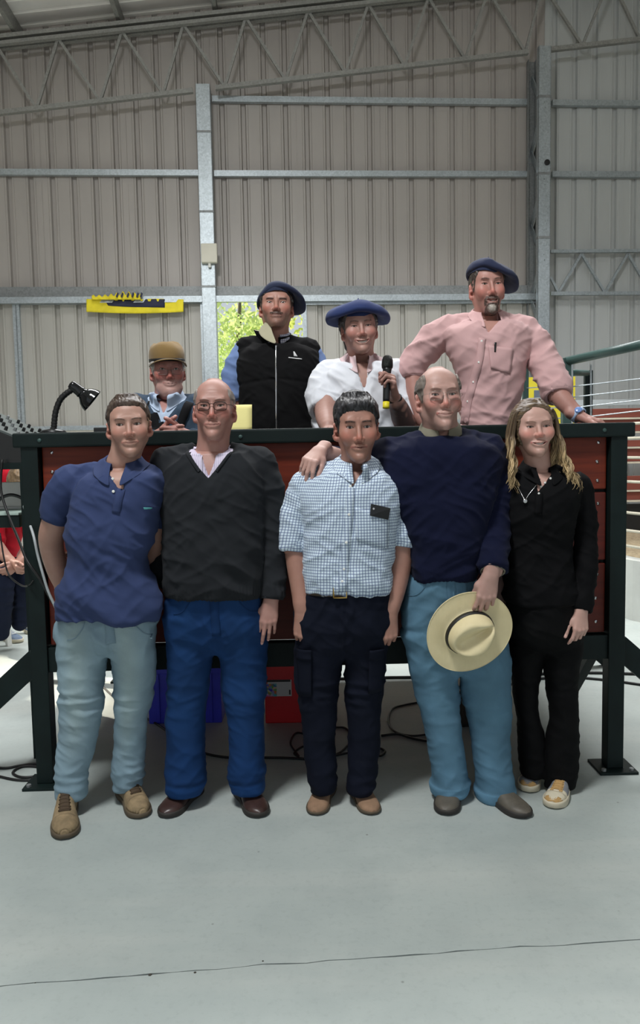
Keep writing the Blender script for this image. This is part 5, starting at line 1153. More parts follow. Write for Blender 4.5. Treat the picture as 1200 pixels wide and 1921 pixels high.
# ---- man in the checked shirt
def checked_man():
    Y = 3.06; N = W(667, 868, 3.09); sk = (184, 134, 114)
    torso = Loft(rows(Y, [(884, 612, 722, .075), (905, 575, 752, .102), (930, 563, 758, .116), (968, 567, 752, .122), (1010, 571, 741, .122), (1060, 568, 736, .12), (1095, 572, 733, .114), (1106, 576, 729, .108)]), 2.4)
    sh = [(W(640, 872, 3.09), .028, W(576, 908, 3.09), .052), (W(698, 873, 3.09), .028, W(742, 910, 3.09), .052)]
    sl = [(PT((570, 912, 3.09), (555, 957, 3.09), (550, 1000, 3.08), (549, 1032, 3.07)), RR(3.08, 28, 26, 24, 23.5)), (PT((747, 906, 3.09), (755, 950, 3.09), (756, 995, 3.08), (754, 1024, 3.07)), RR(3.08, 28, 27, 26, 25.5))]
    fist = ((.75, .85, .45), (.80, .95, .5), (.85, 1.0, .5), (.9, 1.0, .5))
    a1, _, _ = limb_hand(PT((551, 1012, 3.075), (556, 1058, 3.06), (562, 1105, 3.04), (566, 1143, 3.02)), RR(3.06, 18.5, 17.5, 15, 12.5), W(567, 1152, 3.015), (.02, -.12, -1), (1, -.15, .05), fist, ((.3, .9, -.2), (-.05, .95, -.3)), .98, sk, left_thumb=(0, -1, 0))
    a2, _, _ = limb_hand(PT((755, 1010, 3.075), (752, 1058, 3.06), (744, 1105, 3.04), (733, 1146, 3.02)), RR(3.06, 19, 18, 15, 12.5), W(731, 1154, 3.015), (-.1, -.12, -1), (-1, -.15, .05), fist, ((.3, .9, -.2), (-.05, .95, -.3)), .98, sk, left_thumb=(0, -1, 0))
    hs = head_at(672, 801, 2.97, dict(rot=(.04, .0, -.02), scale=(1.05, 1.02, 1.12), skin=sk, jaw=.88, cheek=1.0, ear=.42, ear_s=1.05, smile=.05, nose=1.08, nose_w=1.05, frown=1, squint=.08, lips=.8, brow=dict(c=(34, 26, 24), k=.95, t=.0046, z=.0185, arch=.003), neck_base=N, neck_r=.054, red=.4, lip=(140, 82, 76), beard=dict(c=(96, 70, 60), stubble=.18), seed=3))
    cs = chest_shell(torso, sh, N, .054, sk)
    body, H = person('man in blue checked shirt with rolled sleeves and navy cargo trousers', hs, .0022, [cs, a1, a2, core_shell(torso, sh, sl, sk)])
    add_eyes(H, body, (50, 34, 26))
    HL = [(-.13, .058), (-.075, .056), (-.066, .050), (-.056, .040), (-.046, .010), (-.036, -.012), (-.012, -.018), (-.002, .006), (.010, .022), (.030, .018), (.042, -.020), (.060, -.060), (.12, -.075)]
    hair_coat(H, body, HL, lambda X, Y_, Z: .008 + .009 * sstep(.03, .10, Z) + .004 * sstep(-.05, -.09, Y_), (26, 25, 27), (70, 70, 74), seed=8)
    ck = (.0112, .34, (58, 78, 124), .62); M = cloth('blue_check_cotton', (212, 226, 236), .85, 900, .2, .05, .1, check=ck)
    def fd(V, R, am):
        z = V[:, 2]; t = 1 - am; x = V[:, 0] - R[0]; lo = sstep(1.22, .98, z) * t
        return lo * .013 * stretch_ridge(V, (-.5, 0, .86), 16, 5, 4) + t * .006 * stretch_ridge(V, (1, 0, .25), 14, 4, 6) + sstep(1.0, .93, z) * t * .010 * ridge(V * np.array([22, 22, 5]), 1.0, 3) + sleeve_fold(V, R, am, 5, .010, 20)
    G = garment('shirt', body, M, torso, sh, sl, N, 0, (.062, .063, .045), (N[2] - .03, W(657, 915, Y)[2], .022, W(657, 915, Y)[0]), folds=[fd], seed=6, h=.0055)
    collar(G, M, .060, .062, .048, .040, .046, .30, .034, .024, lean=.18, uvs=True, N=N + (0, 0, .005))
    Mp = M
    o = strip(G, 'placket', M, [(W(x, y, Y)[0], W(x, y, Y)[2]) for x, y in ((655, 912), (652, 960), (647, 1010), (643, 1060), (640, 1100))], .031, .003, 40)
    f = np.empty(len(o.data.vertices) * 3); o.data.vertices.foreach_get('co', f); f = f.reshape(-1, 3); at = o.data.attributes.new('uvc', 'FLOAT_VECTOR', 'POINT'); at.data.foreach_set('vector', np.stack([f[:, 0] * .9, f[:, 2], f[:, 0] * 0], 1).astype(F32).ravel())
    for x, y in ((655, 910), (652, 960), (647, 1010), (643, 1058), (640, 1080)): p = W(x, y, Y); button(G, p[0], p[2])
    P2 = lambda x, y: tuple(W(x, y, 2.96)[[0, 2]])
    pk = patch(G, 'pocket', M, (P2(664, 950), P2(730, 966), P2(728, 1030), P2(668, 1012)), .004, 9, .003, uv=True)
    c = [fr(G, *P2(*q), .0085) for q in ((694, 944), (731, 953), (727, 975), (692, 966))]; n = np.cross(c[1] - c[0], c[3] - c[0]); n /= np.linalg.norm(n); n = n if n[1] < 0 else -n
    b = MB(); b.add([*(v for v in c), *(v + n * .008 for v in c)], [(0, 1, 2, 3), (7, 6, 5, 4), (0, 4, 5, 1), (1, 5, 6, 2), (2, 6, 7, 3), (3, 7, 4, 0)])
    ph = b.build('phone', M_BLACK, None, label='black phone sticking out of the checked shirt pocket', cat='phone'); md = ph.modifiers.new('b', 'BEVEL'); md.width = .002; md.segments = 2
    q = c[0] * .80 + c[1] * .13 + c[3] * .07 + n * .0085; MB().lathe([(.0042, 0), (.004, .0012), (.001, .0014)], 12, frame(q + (c[3] - c[0]) * .3, n)).build('camera_lens', M_CHROME, ph)
    for k in (0, 1): rolled_cuff(G, k, M, .058 if k == 0 else .045, .006, uvs=True)
    pel = Loft(rows(3.07, [(1092, 577, 728, .108), (1125, 562, 736, .115), (1165, 556, 736, .115), (1200, 572, 715, .095), (1225, 618, 676, .05)]), 2.4)
    lL = Loft(rows(3.09, [(1150, 556, 648, .095), (1200, 553, 648, .098), (1250, 553, 640, .09), (1300, 559, 632, .082), (1350, 565, 630, .077), (1400, 567, 629, .072), (1440, 572, 632, .070), (1465, 576, 629, .066), (1484, 580, 627, .062)]), 2.1)
    lR = Loft(rows(3.09, [(1150, 648, 736, .095), (1200, 650, 729, .098), (1250, 648, 722, .09), (1300, 648, 716, .082), (1350, 652, 714, .077), (1400, 652, 711, .072), (1445, 650, 706, .068), (1484, 653, 699, .062)]), 2.1)
    tr = trousers(body, K_NAVY, pel, (lL, lR), 12, hem_folds=.018, knee=.014, mid=W(648, 1160, 2.97)[0], hem_len=.17)
    P3 = lambda x, y: tuple(W(x, y, 3.0)[[0, 2]])
    for cs_, side in ((((556, 1224), (584, 1222), (584, 1306), (562, 1308)), -1), (((692, 1222), (721, 1222), (717, 1298), (690, 1300)), 1)):
        patch(tr, 'cargo_pocket', K_NAVY, [P3(*q) for q in cs_], .010, 8, .008); a, b_ = cs_[0], cs_[1]
        patch(tr, 'pocket_flap', K_NAVY, [P3(a[0], a[1] - 5), P3(b_[0], b_[1] - 5), P3(b_[0], b_[1] + 14), P3(a[0], a[1] + 14)], .016, 6, .005)
    # belt with a brass buckle
    zbl = W(650, 1110, 2.96)[2]; xc, yc, rx, ry = [float(v) for v in pel.at(zbl)]; n_ = 60; a = np.linspace(0, 2 * PI, n_, endpoint=False)
    ca, sa = np.sign(np.cos(a)) * np.abs(np.cos(a)) ** (2 / 2.4), np.sign(np.sin(a)) * np.abs(np.sin(a)) ** (2 / 2.4)
    V = np.concatenate([np.stack([xc + (rx + .011) * ca, yc + (ry + .011) * sa, np.full(n_, zbl + dz)], 1) for dz in (-.017, .017)])
    belt = MB().add(V, [(j, (j + 1) % n_, n_ + (j + 1) % n_, n_ + j) for j in range(n_)]).build('belt', pbr('brown_belt_leather', (70, 58, 46), .5, 0, .2, 30), tr.obj, True, solid=.005)
    xb = W(637, 1110, 2.95)[0]; yb = yc - (ry + .018)
    MB().tube([(xb - .024, yb, zbl - .02), (xb + .026, yb, zbl - .02), (xb + .026, yb, zbl + .02), (xb - .024, yb, zbl + .02), (xb - .024, yb, zbl - .02)], .0035, 8).build('buckle', pbr('brass', (196, 164, 96), .3, 1, .05), belt, True)
    shoe_px(body, (588, 1531), (612, 1490), .27, TAN, SOLE_T, .98, .82, sole=.016, side=-1)
    shoe_px(body, (703, 1530), (668, 1488), .27, TAN, SOLE_T, .98, .82, sole=.016, side=1)
checked_man()
# ---- tall man in the navy sweater, hat in hand
def navy_man():
    Y = 3.10; N = W(826, 806, 3.13); sk = (202, 158, 142)
    torso = Loft(rows(Y, [(822, 765, 885, .085), (842, 728, 922, .122), (875, 718, 934, .138), (920, 722, 928, .147), (970, 745, 912, .152), (1020, 765, 900, .152), (1058, 769, 892, .148), (1081, 773, 888, .138)]), 2.5)
    sh = [(W(793, 822, 3.13), .032, W(740, 850, 3.13), .060), (W(860, 818, 3.13), .032, W(908, 846, 3.13), .060)]
    sl = [(PT((738, 850, 3.15), (690, 862, 3.235), (645, 868, 3.25), (616, 860, 3.235)), RR(3.2, 30, 25, 22, 19)), (PT((910, 848, 3.13), (926, 905, 3.12), (925, 960, 3.10), (922, 1010, 3.06), (923, 1045, 3.0), (924, 1070, 2.965)), RR(3.08, 32, 28, 27, 26, 24, 22.5))]
    a1, _, _ = limb_hand(PT((645, 862, 3.24), (616, 850, 3.17)), RR(3.2, 15, 13.5), W(600, 845, 3.115), (-.36, -.55, -.34), (1, -.35, -.15), ((.75, .35, .2), (.75, .38, .2), (.8, .4, .2), (.85, .4, .2)), ((.25, .8, -.35), (.05, .85, -.6)), .98, sk, left_thumb=(-.1, -.5, .8))
    a2, T2, _ = limb_hand(PT((924, 1050, 2.995), (922, 1070, 2.955)), RR(3.0, 15, 14.5), W(920, 1078, 2.94), (-.20, -.10, -1), (-1, -.1, .15), ((.35, .5, .3), (.4, .55, .3), (.45, .6, .3), (.5, .65, .3)), ((.1, .9, -.4), (-.15, .9, -.45)), 1.0, sk, left_thumb=(0, -1, 0))
    hs = head_at(832, 740, 3.01, dict(rot=(.10, .14, -.02), scale=(1.06, 1.03, 1.12), skin=sk, jaw=.80, fat=0, cheek=.96, ear=.25, ear_s=1.1, smile=.45, nose=1.02, squint=.15, brow=dict(c=(138, 108, 92), k=.4, t=.0036), neck_base=N, neck_r=.064, red=.55, lip=(164, 98, 90), seed=4))
    cs = chest_shell(torso, sh, N, .064, sk, -.02)
    body, H = person('tall balding man in navy sweater and washed jeans, arm around his neighbour', hs, .0022, [cs, a1, a2, core_shell(torso, sh, sl, sk)])
    add_eyes(H, body, (74, 58, 46), gaze=(-.05, -.1))
    hair_coat(H, body, HL_SHORT, lambda X, Y_, Z: .0075 + 0 * X, (116, 106, 98), (144, 136, 128), bald=lambda X, Y_, Z: np.maximum(Z - .070 + .2 * (Y_ - .02), np.minimum(-(np.abs(X) - .060), .075 - Y_)) * .8, rough=.9, seed=11)
    glasses(H, body, .0250, .0155, (150, 140, 132), .0006, y=-.100, z=-.002)
    ol = cloth('olive_shirt_cotton', (128, 124, 108), .85)
    Gs = garment('shirt', body, ol, torso, sh, [], N, -.008, (.068, .070, .045), None, keep=(np.array([N[0] - .13, 0, N[2] - .2]), np.array([N[0] + .13, 9, N[2] + .1])), h=.005, crease=0, base_amp=0)
    M = knit('navy_wool_knit', (17, 21, 44), var=.14)
    def fd(V, R, am):
        z = V[:, 2]; t = 1 - am; return t * .012 * stretch_ridge(V, (.35, 0, .93), 11, 5, 4) + sstep(1.15, .97, z) * t * .010 * stretch_ridge(V, (-.4, 0, .9), 17, 6, 6) + sleeve_fold(V, R, am, 5, .011, 17)
    G = garment('sweater', body, M, torso, sh, sl, N, .004, (.080, .082, .052), None, folds=[fd], seed=9, rib=(W(826, 1062, Y)[2], .0018))
    collar(G, ol, .068, .070, .050, .040, .034, .26, .012, .012, lean=.1, N=N + (0, 0, .008), push=False)
    n = 48; a = np.arange(n + 1) * 2 * PI / n; P = []
    for r, z in ((-.004, .006), (.0, .012), (.006, .010), (.010, .002), (.012, -.006)): P.append(np.stack([N[0] + (.080 + r) * np.sin(a), N[1] - (.082 + r) * np.cos(a), N[2] - .052 * (1 + np.cos(a)) / 2 + z - .004], 1))
    MB().grid(np.array(P)).build('neck_rib', M, G.obj, True, solid=.003)
    rolled_cuff(G, 1, M, .055, .003, name='cuff')
    e, d, rr = G.cuffs[1]; MB().tube([e + d * .004 + frame((0, 0, 0), d)[:3, :3] @ np.array([(rr - .007) * math.cos(t), (rr - .007) * math.sin(t), 0]) for t in np.linspace(0, 2 * PI, 25)], .004, 6).build('shirt_cuff', ol, Gs.obj, True)
    pel = Loft(rows(3.11, [(1062, 775, 888, .128), (1095, 760, 893, .134), (1140, 755, 912, .134), (1190, 762, 930, .125), (1225, 785, 920, .10), (1255, 825, 890, .055)]), 2.4)
    lL = Loft(rows(3.11, [(1190, 755, 850, .1), (1240, 763, 853, .1), (1290, 777, 858, .095), (1340, 790, 862, .09), (1400, 803, 868, .086), (1440, 806, 875, .086), (1470, 808, 878, .083), (1487, 812, 874, .078)]), 2.1)
    lR = Loft(rows(3.11, [(1190, 852, 950, .1), (1240, 858, 957, .1), (1300, 868, 957, .095), (1350, 876, 957, .09), (1400, 885, 957, .088), (1450, 891, 962, .088), (1480, 893, 967, .086), (1495, 896, 966, .080)]), 2.1)
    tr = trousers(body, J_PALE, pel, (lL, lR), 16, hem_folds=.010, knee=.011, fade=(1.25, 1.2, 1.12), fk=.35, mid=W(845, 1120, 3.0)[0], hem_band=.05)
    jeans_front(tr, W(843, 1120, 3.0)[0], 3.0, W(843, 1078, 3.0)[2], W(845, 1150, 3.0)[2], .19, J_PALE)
    shoe_px(body, (832, 1531), (850, 1488), .29, TAUPE, SOLE_B, 1.05, .95, side=-1)
    shoe_px(body, (992, 1536), (912, 1492), .29, TAUPE, SOLE_B, 1.05, .95, side=1)
    # the straw hat hangs from the fingers
    c = W(880, 1186, 2.955); nrm = np.array([.10, -.94, -.12]); M4 = frame(c, nrm, (.85, .1, .5)); n = 72; a = np.arange(n) * 2 * PI / n; V = []
    straw = NT('woven_straw'); w1 = straw.n('TexWave'); w1.inputs['Scale'].default_value = 90; w1.inputs['Distortion'].default_value = 1.5; straw.l(straw.coord(), w1.inputs['Vector'])
    f = straw.noise(14, 4); straw.color(straw.mix(f, lin((206, 190, 146)), lin((228, 214, 172)))); straw.set(.7); straw.bump(w1.outputs['Fac'], .15, .001); straw.bump(straw.noise(350, 3), .2, .001)
    A, B = .172, .158; ca, cb = .094, .076
    for r in (1.0, 1.006, 1.0, .94, .86, .76, .66): V.append((np.stack([A * r * np.cos(a), B * r * np.sin(a), (.003 if r == 1.0 and not V else 0) - .010 * (1 - r) + .010 * np.cos(2 * a) * sstep(.55, 1.0, r) * .8], 1)))
    k0 = len(V)
    for z, s in ((0, 1.08), (.006, 1.02), (.03, .985), (.058, .945), (.078, .90), (.090, .82), (.094, .70)): V.append(np.stack([ca * s * np.cos(a), cb * s * np.sin(a), np.full(n, z - .004)], 1))
    for s in (.5, .3, .1): V.append(np.stack([ca * s * np.cos(a), cb * s * np.sin(a), np.full(n, .092)], 1))
    m = len(V); V = np.concatenate(V)
    x, y, z = V.T; top = sstep(.04, .085, z); u = (x + .02) / .085; w_ = .034 * np.clip(1 - .45 * u, .15, 1.3)
    V[:, 2] -= top * .042 * np.exp(-(y / w_) ** 2) * sstep(1.02, .6, np.hypot(x / ca, y / cb)) ; V[:, 1] *= 1 - .30 * top * sstep(.0, .09, x)
    F = [(i * n + j, i * n + (j + 1) % n, (i + 1) * n + (j + 1) % n, (i + 1) * n + j) for i in range(m - 1) for j in range(n)] + [tuple((m - 1) * n + j for j in range(n))]
    hat = MB().add(V @ M4[:3, :3].T + M4[:3, 3], F).build('straw_hat', straw.m, None, True, solid=.003, sub=1, label='cream straw hat with black band held against pale jeans', cat='hat')
    Vb = np.concatenate([np.stack([(ca * s + .003) * np.cos(a), (cb * s + .003) * np.sin(a), np.full(n, zz)], 1) for zz, s in ((.001, 1.03), (.024, .99))]) @ M4[:3, :3].T + M4[:3, 3]
    MB().add(Vb, [(j, (j + 1) % n, n + (j + 1) % n, n + j) for j in range(n)]).build('hat_band', M_BLACKM, hat, True, solid=.0015)
navy_man()
# ---- woman in black
def woman():
    Y = 3.12; N = W(1010, 876, 3.14); sk = (214, 168, 150)
    torso = Loft(rows(Y, [(888, 966, 1056, .065), (905, 948, 1082, .092), (940, 943, 1083, .118), (975, 943, 1076, .122), (1010, 946, 1071, .106), (1045, 948, 1070, .098), (1080, 948, 1074, .105), (1112, 946, 1080, .114), (1128, 948, 1081, .113)]), 2.3)
    sh = [(W(988, 890, 3.14), .024, W(958, 910, 3.14), .045), (W(1034, 888, 3.14), .024, W(1080, 912, 3.14), .045)]
    sl = [(PT((956, 910, 3.15), (944, 955, 3.19), (940, 1010, 3.22), (942, 1075, 3.22)), RR(3.15, 23, 20, 18, 16)), (PT((1082, 912, 3.14), (1094, 955, 3.14), (1098, 1010, 3.13), (1098, 1065, 3.1), (1094, 1110, 3.08), (1090, 1146, 3.06)), RR(3.12, 24, 21, 19.5, 18.5, 17.5, 17))]
    a1, _, _ = limb_hand(PT((1093, 1118, 3.07), (1090, 1142, 3.055)), RR(3.06, 12, 11), W(1089, 1146, 3.05), (-.10, -.35, -1), (-1, -.25, .1), ((.45, .5, .3), (.7, .85, .45), (.75, .9, .45), (.8, .95, .5)), ((.5, .8, -.15), (.2, .95, -.2)), .85, sk, h=.0028, left_thumb=(.2, -1, 0))
    a2, _, _ = limb_hand(PT((941, 1060, 3.22), (943, 1085, 3.22)), RR(3.15, 12, 11), W(944, 1092, 3.22), (.1, -.1, -1), (1, 0, 0), 'hang', 'hang', .85, sk, left_thumb=(0, -1, 0))
    hs = head_at(1009, 800, 3.035, dict(rot=(.02, .05, -.04), scale=(1.0, .97, .95), skin=sk, jaw=.93, cheek=1.0, ear=.1, smile=.6, open=.7, mouth=1.02, squint=.10, nose=.92, nose_w=.9, lips=1.1, brow=dict(c=(126, 94, 74), k=.7, t=.0030, arch=.005), neck_base=N, neck_r=.048, red=.5, lip=(186, 98, 98), lash=(40, 28, 24), seed=6))
    cs = chest_shell(torso, sh, N, .048, sk)
    body, H = person('smiling woman with long wavy fair hair in black top and flared black trousers', hs, .0021, [cs, a1, a2, core_shell(torso, sh, sl, sk)])
    add_eyes(H, body, (84, 62, 46)); add_teeth(H, body)
    M = cloth('black_cotton_knit', (9, 9, 11), .85, 900, .2, .1, .0); M2 = M
    def fd(V, R, am):
        z = V[:, 2]; t = 1 - am; lo = sstep(1.2, 1.0, z) * t; return lo * .012 * stretch_ridge(V, (.35, 0, .93), 15, 5, 4) + t * .008 * stretch_ridge(V, (-.6, 0, .8), 13, 5, 6) + sleeve_fold(V, R, am, 5, .007, 22)
    G = garment('top', body, M, torso, sh, sl, N, 0, (.056, .057, .045), (N[2] - .02, W(997, 922, Y)[2], .036, W(996, 922, Y)[0]), folds=[fd], seed=12, h=.0055)
    collar(G, M, .056, .058, .046, .036, .044, .42, .026, .022, lean=.2, N=N + (0, 0, .004))
    for x, y in ((1021, 896), (1011, 904), (1003, 911), (996, 923)): p = W(x, y, Y); b = button(G, p[0], p[2], r=.0045)
    strip(G, 'placket', M, [tuple(W(x, y, Y)[[0, 2]]) for x, y in ((997, 920), (992, 960))], .026, .003)
    L = [fr(G, *W(x, y, 3.0)[[0, 2]], .004) for x, y in ((976, 912), (981, 926), (986, 938), (992, 930), (1006, 914), (1020, 899))]
    ne = MB().tube(np.array(L), .0016, 6, smooth_path=4).build('necklace', M_CHROME, body, True); q = fr(G, *W(986, 940, 3.0)[[0, 2]], .004); MB().lathe([(.010, 0), (.0105, .002), (.007, .005), (.001, .006)], 14, frame(q, (0, -1, .1))).build('pendant', M_CHROME, ne, True)
    pel = Loft(rows(3.13, [(1104, 951, 1079, .108), (1140, 951, 1085, .115), (1175, 955, 1084, .11), (1200, 970, 1070, .085), (1218, 1000, 1040, .045)]), 2.3)
    lL = Loft(rows(3.21, [(1170, 953, 1020, .095), (1210, 955, 1027, .095), (1250, 957, 1014, .085), (1300, 962, 1007, .075), (1350, 969, 1012, .07), (1400, 973, 1024, .066), (1430, 974, 1030, .062), (1454, 976, 1030, .060)]), 2.1)
    lR = Loft(rows(3.16, [(1170, 1020, 1090, .095), (1210, 1019, 1090, .095), (1250, 1021, 1084, .088), (1300, 1029, 1080, .078), (1350, 1030, 1084, .073), (1400, 1024, 1087, .068), (1440, 1021, 1085, .064), (1476, 1020, 1079, .060)]), 2.1)
    trousers(body, K_BLACK, pel, (lL, lR), 20, hem_folds=.006, knee=.005, hem_len=.22)
    ex = (('side_panel', GREYM, .36, .66, .45, .99), ('side_panel', GREYM, .36, .66, -.99, -.45), ('eyestay', GOLDT, .36, .72, .22, .52), ('eyestay', GOLDT, .36, .72, -.52, -.22), ('toe_guard', GOLDT, .87, .985, -.99, .99), ('heel_panel', GOLDT, .02, .24, -.99, .99))
    shoe_px(body, (986, 1488), (1006, 1450), .25, CREAM, CREAM, 1.05, .95, sole=.03, lace=LACE_B, tongue=GREYM, toe_cap=GREYM, side=-1, extra=ex)
    shoe_px(body, (1036, 1519), (1058, 1472), .25, CREAM, CREAM, 1.05, .95, sole=.03, lace=GOLDT, tongue=GOLDT, toe_cap=CREAM, side=1, extra=ex)
    # hair: a coat over the skull and long wavy locks falling in front of and behind the shoulders
    HLW = [(-.13, .088), (-.075, .086), (-.062, .078), (-.052, .055), (-.040, .015), (-.030, -.03), (-.02, -.06), (.12, -.10)]
    rng = np.random.default_rng(5); shell = []; T = H['T']; part = .012
    for c_ in range(46):
        s = -1 if c_ % 2 else 1; back = rng.uniform(0, 1) ** 1.2; fr_ = rng.uniform(1.7, 2.9); ph = rng.uniform(0, 6.28); wa = rng.uniform(.006, .014)
        flare = rng.uniform(.002, .048) * (1.0 if s > 0 else .72); fw = rng.uniform(-.055, .01); ln0 = rng.uniform(.8, 1.0) * (.262 if s > 0 else .252); tone = rng.uniform(.7, 1.15); sxc = rng.uniform(0, 1)
        for i in range(9):
            bk = np.clip(back + rng.normal(0, .07), 0, 1); y0 = -.064 + .13 * bk; x0 = part + s * .003; z0 = .126 - 1.44 * max(0, -(y0 - .02)) ** 1.25 - .35 * max(0, y0 - .03)
            sx = s * (.074 + .012 * sxc + rng.normal(0, .0025)); yy = -.038 + .085 * bk; ln = ln0 * rng.uniform(.88, 1.03); f2 = flare + rng.normal(0, .004); p2 = ph + rng.normal(0, .35)
            p = [(x0, y0 + .004, z0), (x0 + s * .034, y0 + .000, z0 - .006), (sx * .80, yy - .014, .072), (sx * 1.00, yy - .006, .030), (sx * 1.10, yy + .004, -.02)]
            for t in np.linspace(.1, 1, 12):
                p.append((sx * 1.10 + s * f2 * t ** .8 + wa * math.sin(p2 + fr_ * 6.28 * t) * (.25 + t), yy + .004 + fw * t + wa * math.cos(p2 + fr_ * 6.28 * t) * (.25 + t), -.02 - ln * t))
            q = catmull(np.array(p), 3); r0 = rng.uniform(.0016, .0034); rr = r0 * np.interp(np.linspace(0, 1, len(q)), [0, .15, .5, .85, 1], [.7, 1, 1.05, .75, .15])
            b = MB().tube(q, rr, 5); V = b.v[0]; Q = np.array([f for f in b.f if len(f) == 4]); tt = np.repeat(np.linspace(0, 1, len(q)), 5)
            base, tip = np.array(lin((82, 66, 50))), np.array(lin((188, 162, 120))) * tone * rng.uniform(.85, 1.15); m = sstep(.15, .75, tt + rng.uniform(-.15, .15))[:, None]
            C = (base * (1 - m) + tip * m) * (.8 + .4 * vnoise(V, 120, i)[:, None]); Vw = T(V)
            d = G.grid.sample(Vw); low = d < .005; Vw[low] = G.grid.push(Vw[low], .005 + .009 * rng.uniform(), 3); shell.append((Vw, Q, C))
    ho = make_obj('hair', shell, M_HAIR, body)
    hair_coat(H, ho, HLW, lambda X, Y_, Z: .009 - .004 * np.exp(-((X - .012) / .006) ** 2), (84, 68, 52), (124, 102, 74), seed=15, name='hair_crown', arch=9.0, comb=(0, 1))
woman()
# ------------------------------------------------------------------ the men on the rostrum
DECK = zb1 + .036
def low_body(parent, cx, Y, z_hip, mat, w=.17, seated=False):
    """trousers down to the deck, behind the boards"""
    pel = Loft([(z_hip - .02, cx, Y, w, .11), (z_hip + .10, cx, Y, w, .12)], 2.3)
    legs = [Loft([(DECK + .03, cx + s * .10, Y, .06, .07), (DECK + (z_hip - DECK) * .5, cx + s * .10, Y, .07, .08), (z_hip + .04, cx + s * .085, Y, .088, .10)], 2.1) for s in (-1, 1)]
    t = trousers(parent, mat, pel, legs, 3, h=.012)
    for s in (-1, 1): shoe(parent, (cx + s * .10, Y + .10, 0), (cx + s * .11, Y - .17, 0), BRN2, SOLE_B).location = (0, 0, DECK)
    return t
K_DARK = cloth('dark_trouser_cotton', (44, 42, 44), .85, attr=True)
def vest_man():
    Y = 4.10; N = W(517, 632, 4.14); sk = (190, 138, 118)
    torso = Loft(rows(Y, [(648, 482, 556, .075), (664, 454, 590, .105), (690, 449, 594, .130), (730, 452, 588, .142), (770, 455, 585, .148), (810, 455, 584, .150), (870, 455, 585, .145)]), 2.5)
    sh = [(W(497, 640, 4.14), .030, W(464, 655, 4.14), .052), (W(537, 640, 4.14), .030, W(578, 656, 4.14), .052)]
    sl = [(PT((462, 660, 4.15), (441, 700, 4.14), (437, 735, 4.13), (443, 752, 4.13)), RR(4.13, 25, 22.5, 20, 17)), (PT((582, 660, 4.15), (597, 700, 4.14), (600, 742, 4.13)), RR(4.13, 22, 20, 18))]
    a1, _, _ = limb_hand(PT((442, 740, 4.13), (452, 768, 4.15), (466, 795, 4.2), (476, 806, 4.24)), RR(4.13, 14.5, 14, 12, 10), W(482, 812, 4.26), (.8, .3, -.3), (0, 0, 1), 'fold', 'hang', .95, sk, h=.0035)
    a2, _, _ = limb_hand(PT((600, 735, 4.13), (596, 775, 4.17), (570, 808, 4.25)), RR(4.13, 14, 13, 10), W(560, 815, 4.27), (-.8, .3, -.3), (0, 0, 1), 'fold', 'hang', .95, sk, h=.0035)
    hs = head_at(518, 567, 4.02, dict(rot=(.05, .20, .02), scale=(1.08, 1.03, 1.02), skin=sk, jaw=.90, fat=0, cheek=.98, ear=.1, frown=1, squint=.2, brow=dict(c=(44, 32, 28), k=.9, t=.0046, z=.017, arch=.002), neck_base=N, neck_r=.060, red=.4, lip=(150, 92, 84), beard=dict(c=(64, 50, 44), stubble=.42, moustache=1), seed=7))
    cs = chest_shell(torso, sh, N, .060, sk, -.02)
    body, H = person('man in black zip vest over blue shirt and navy beret, arms behind him', hs, .0026, [cs, a1, a2, core_shell(torso, sh, sl, sk)])
    add_eyes(H, body, (56, 40, 30), gaze=(0, -.2))
    hair_coat(H, body, HL_SHORT, lambda X, Y_, Z: .006 + 0 * X, (40, 32, 28), (64, 54, 48), seed=21)
    beret(H, body, .118, (.16, -.06), lambda t: .062 * max(0, math.cos(t - .25)) ** 1.3 + .034 * max(0, -math.cos(t)) ** 2 + .004, .046, (28, 36, 62), .004, .046, (.020, .010), 2)
    MB_ = cloth('blue_chambray', (112, 134, 178), .85)
    Gs = garment('shirt', body, MB_, torso, sh, sl, N, -.006, (.068, .068, .04), (N[2] - .02, W(517, 648, Y)[2], .03), h=.0075, folds=[lambda V, R, am: sleeve_fold(V, R, am, 5, .010, 20)])
    collar(Gs, cloth('white_check_cotton', (206, 206, 214), .85, check=(.012, .4, (70, 80, 120), .6)), .064, .066, .05, .036, .03, .34, .022, .010, N=N + (0, 0, .012), uvs=True, push=False)
    rolled_cuff(Gs, 0, MB_, .03, .004); rolled_cuff(Gs, 1, MB_, .03, .004)
    M = cloth('black_fleece', (19, 19, 20), .95, 500, .4, .12, .0)
    def fd(V, R, am): z = V[:, 2]; return .006 * stretch_ridge(V, (.3, 0, .95), 9, 4, 4) - .006 * np.exp(-((z - W(517, 715, Y)[2] + .12 * np.abs(V[:, 0] - R[0])) / .008) ** 2)
    G = garment('vest', body, M, torso, sh, [], N, .010, (.076, .078, .05), None, folds=[fd], seed=14, h=.007)
    # stand collar, thrown open on one side
    n = 40; th = np.linspace(.22, 2 * PI - .22, n); P = []
    for k, t in enumerate(np.linspace(0, 1, 6)):
        fl = .006 + .034 * t * sstep(2.2, 4.2, th) * sstep(6.2, 5.4, th); hh = .050 + .026 * sstep(3.4, 4.9, th) * sstep(6.25, 5.5, th)
        P.append(np.stack([N[0] + (.074 + fl) * np.sin(th), N[1] - (.076 + fl * .6) * np.cos(th), N[2] - .056 * (1 + np.cos(th)) / 2 + hh * t - .008], 1))
    P = np.array(P); MB().grid(P).build('collar', M, G.obj, True, solid=.004)
    c0 = np.array([N[0], N[1], 0]); P2 = P[:, 20:].copy(); dd = P2 - c0; dd[..., 2] = 0; dd /= np.linalg.norm(dd, axis=-1, keepdims=True); MB().grid(P2 - dd * .004).build('collar_lining', cloth('beige_fleece', (172, 166, 142), .95), G.obj, True, solid=.002)
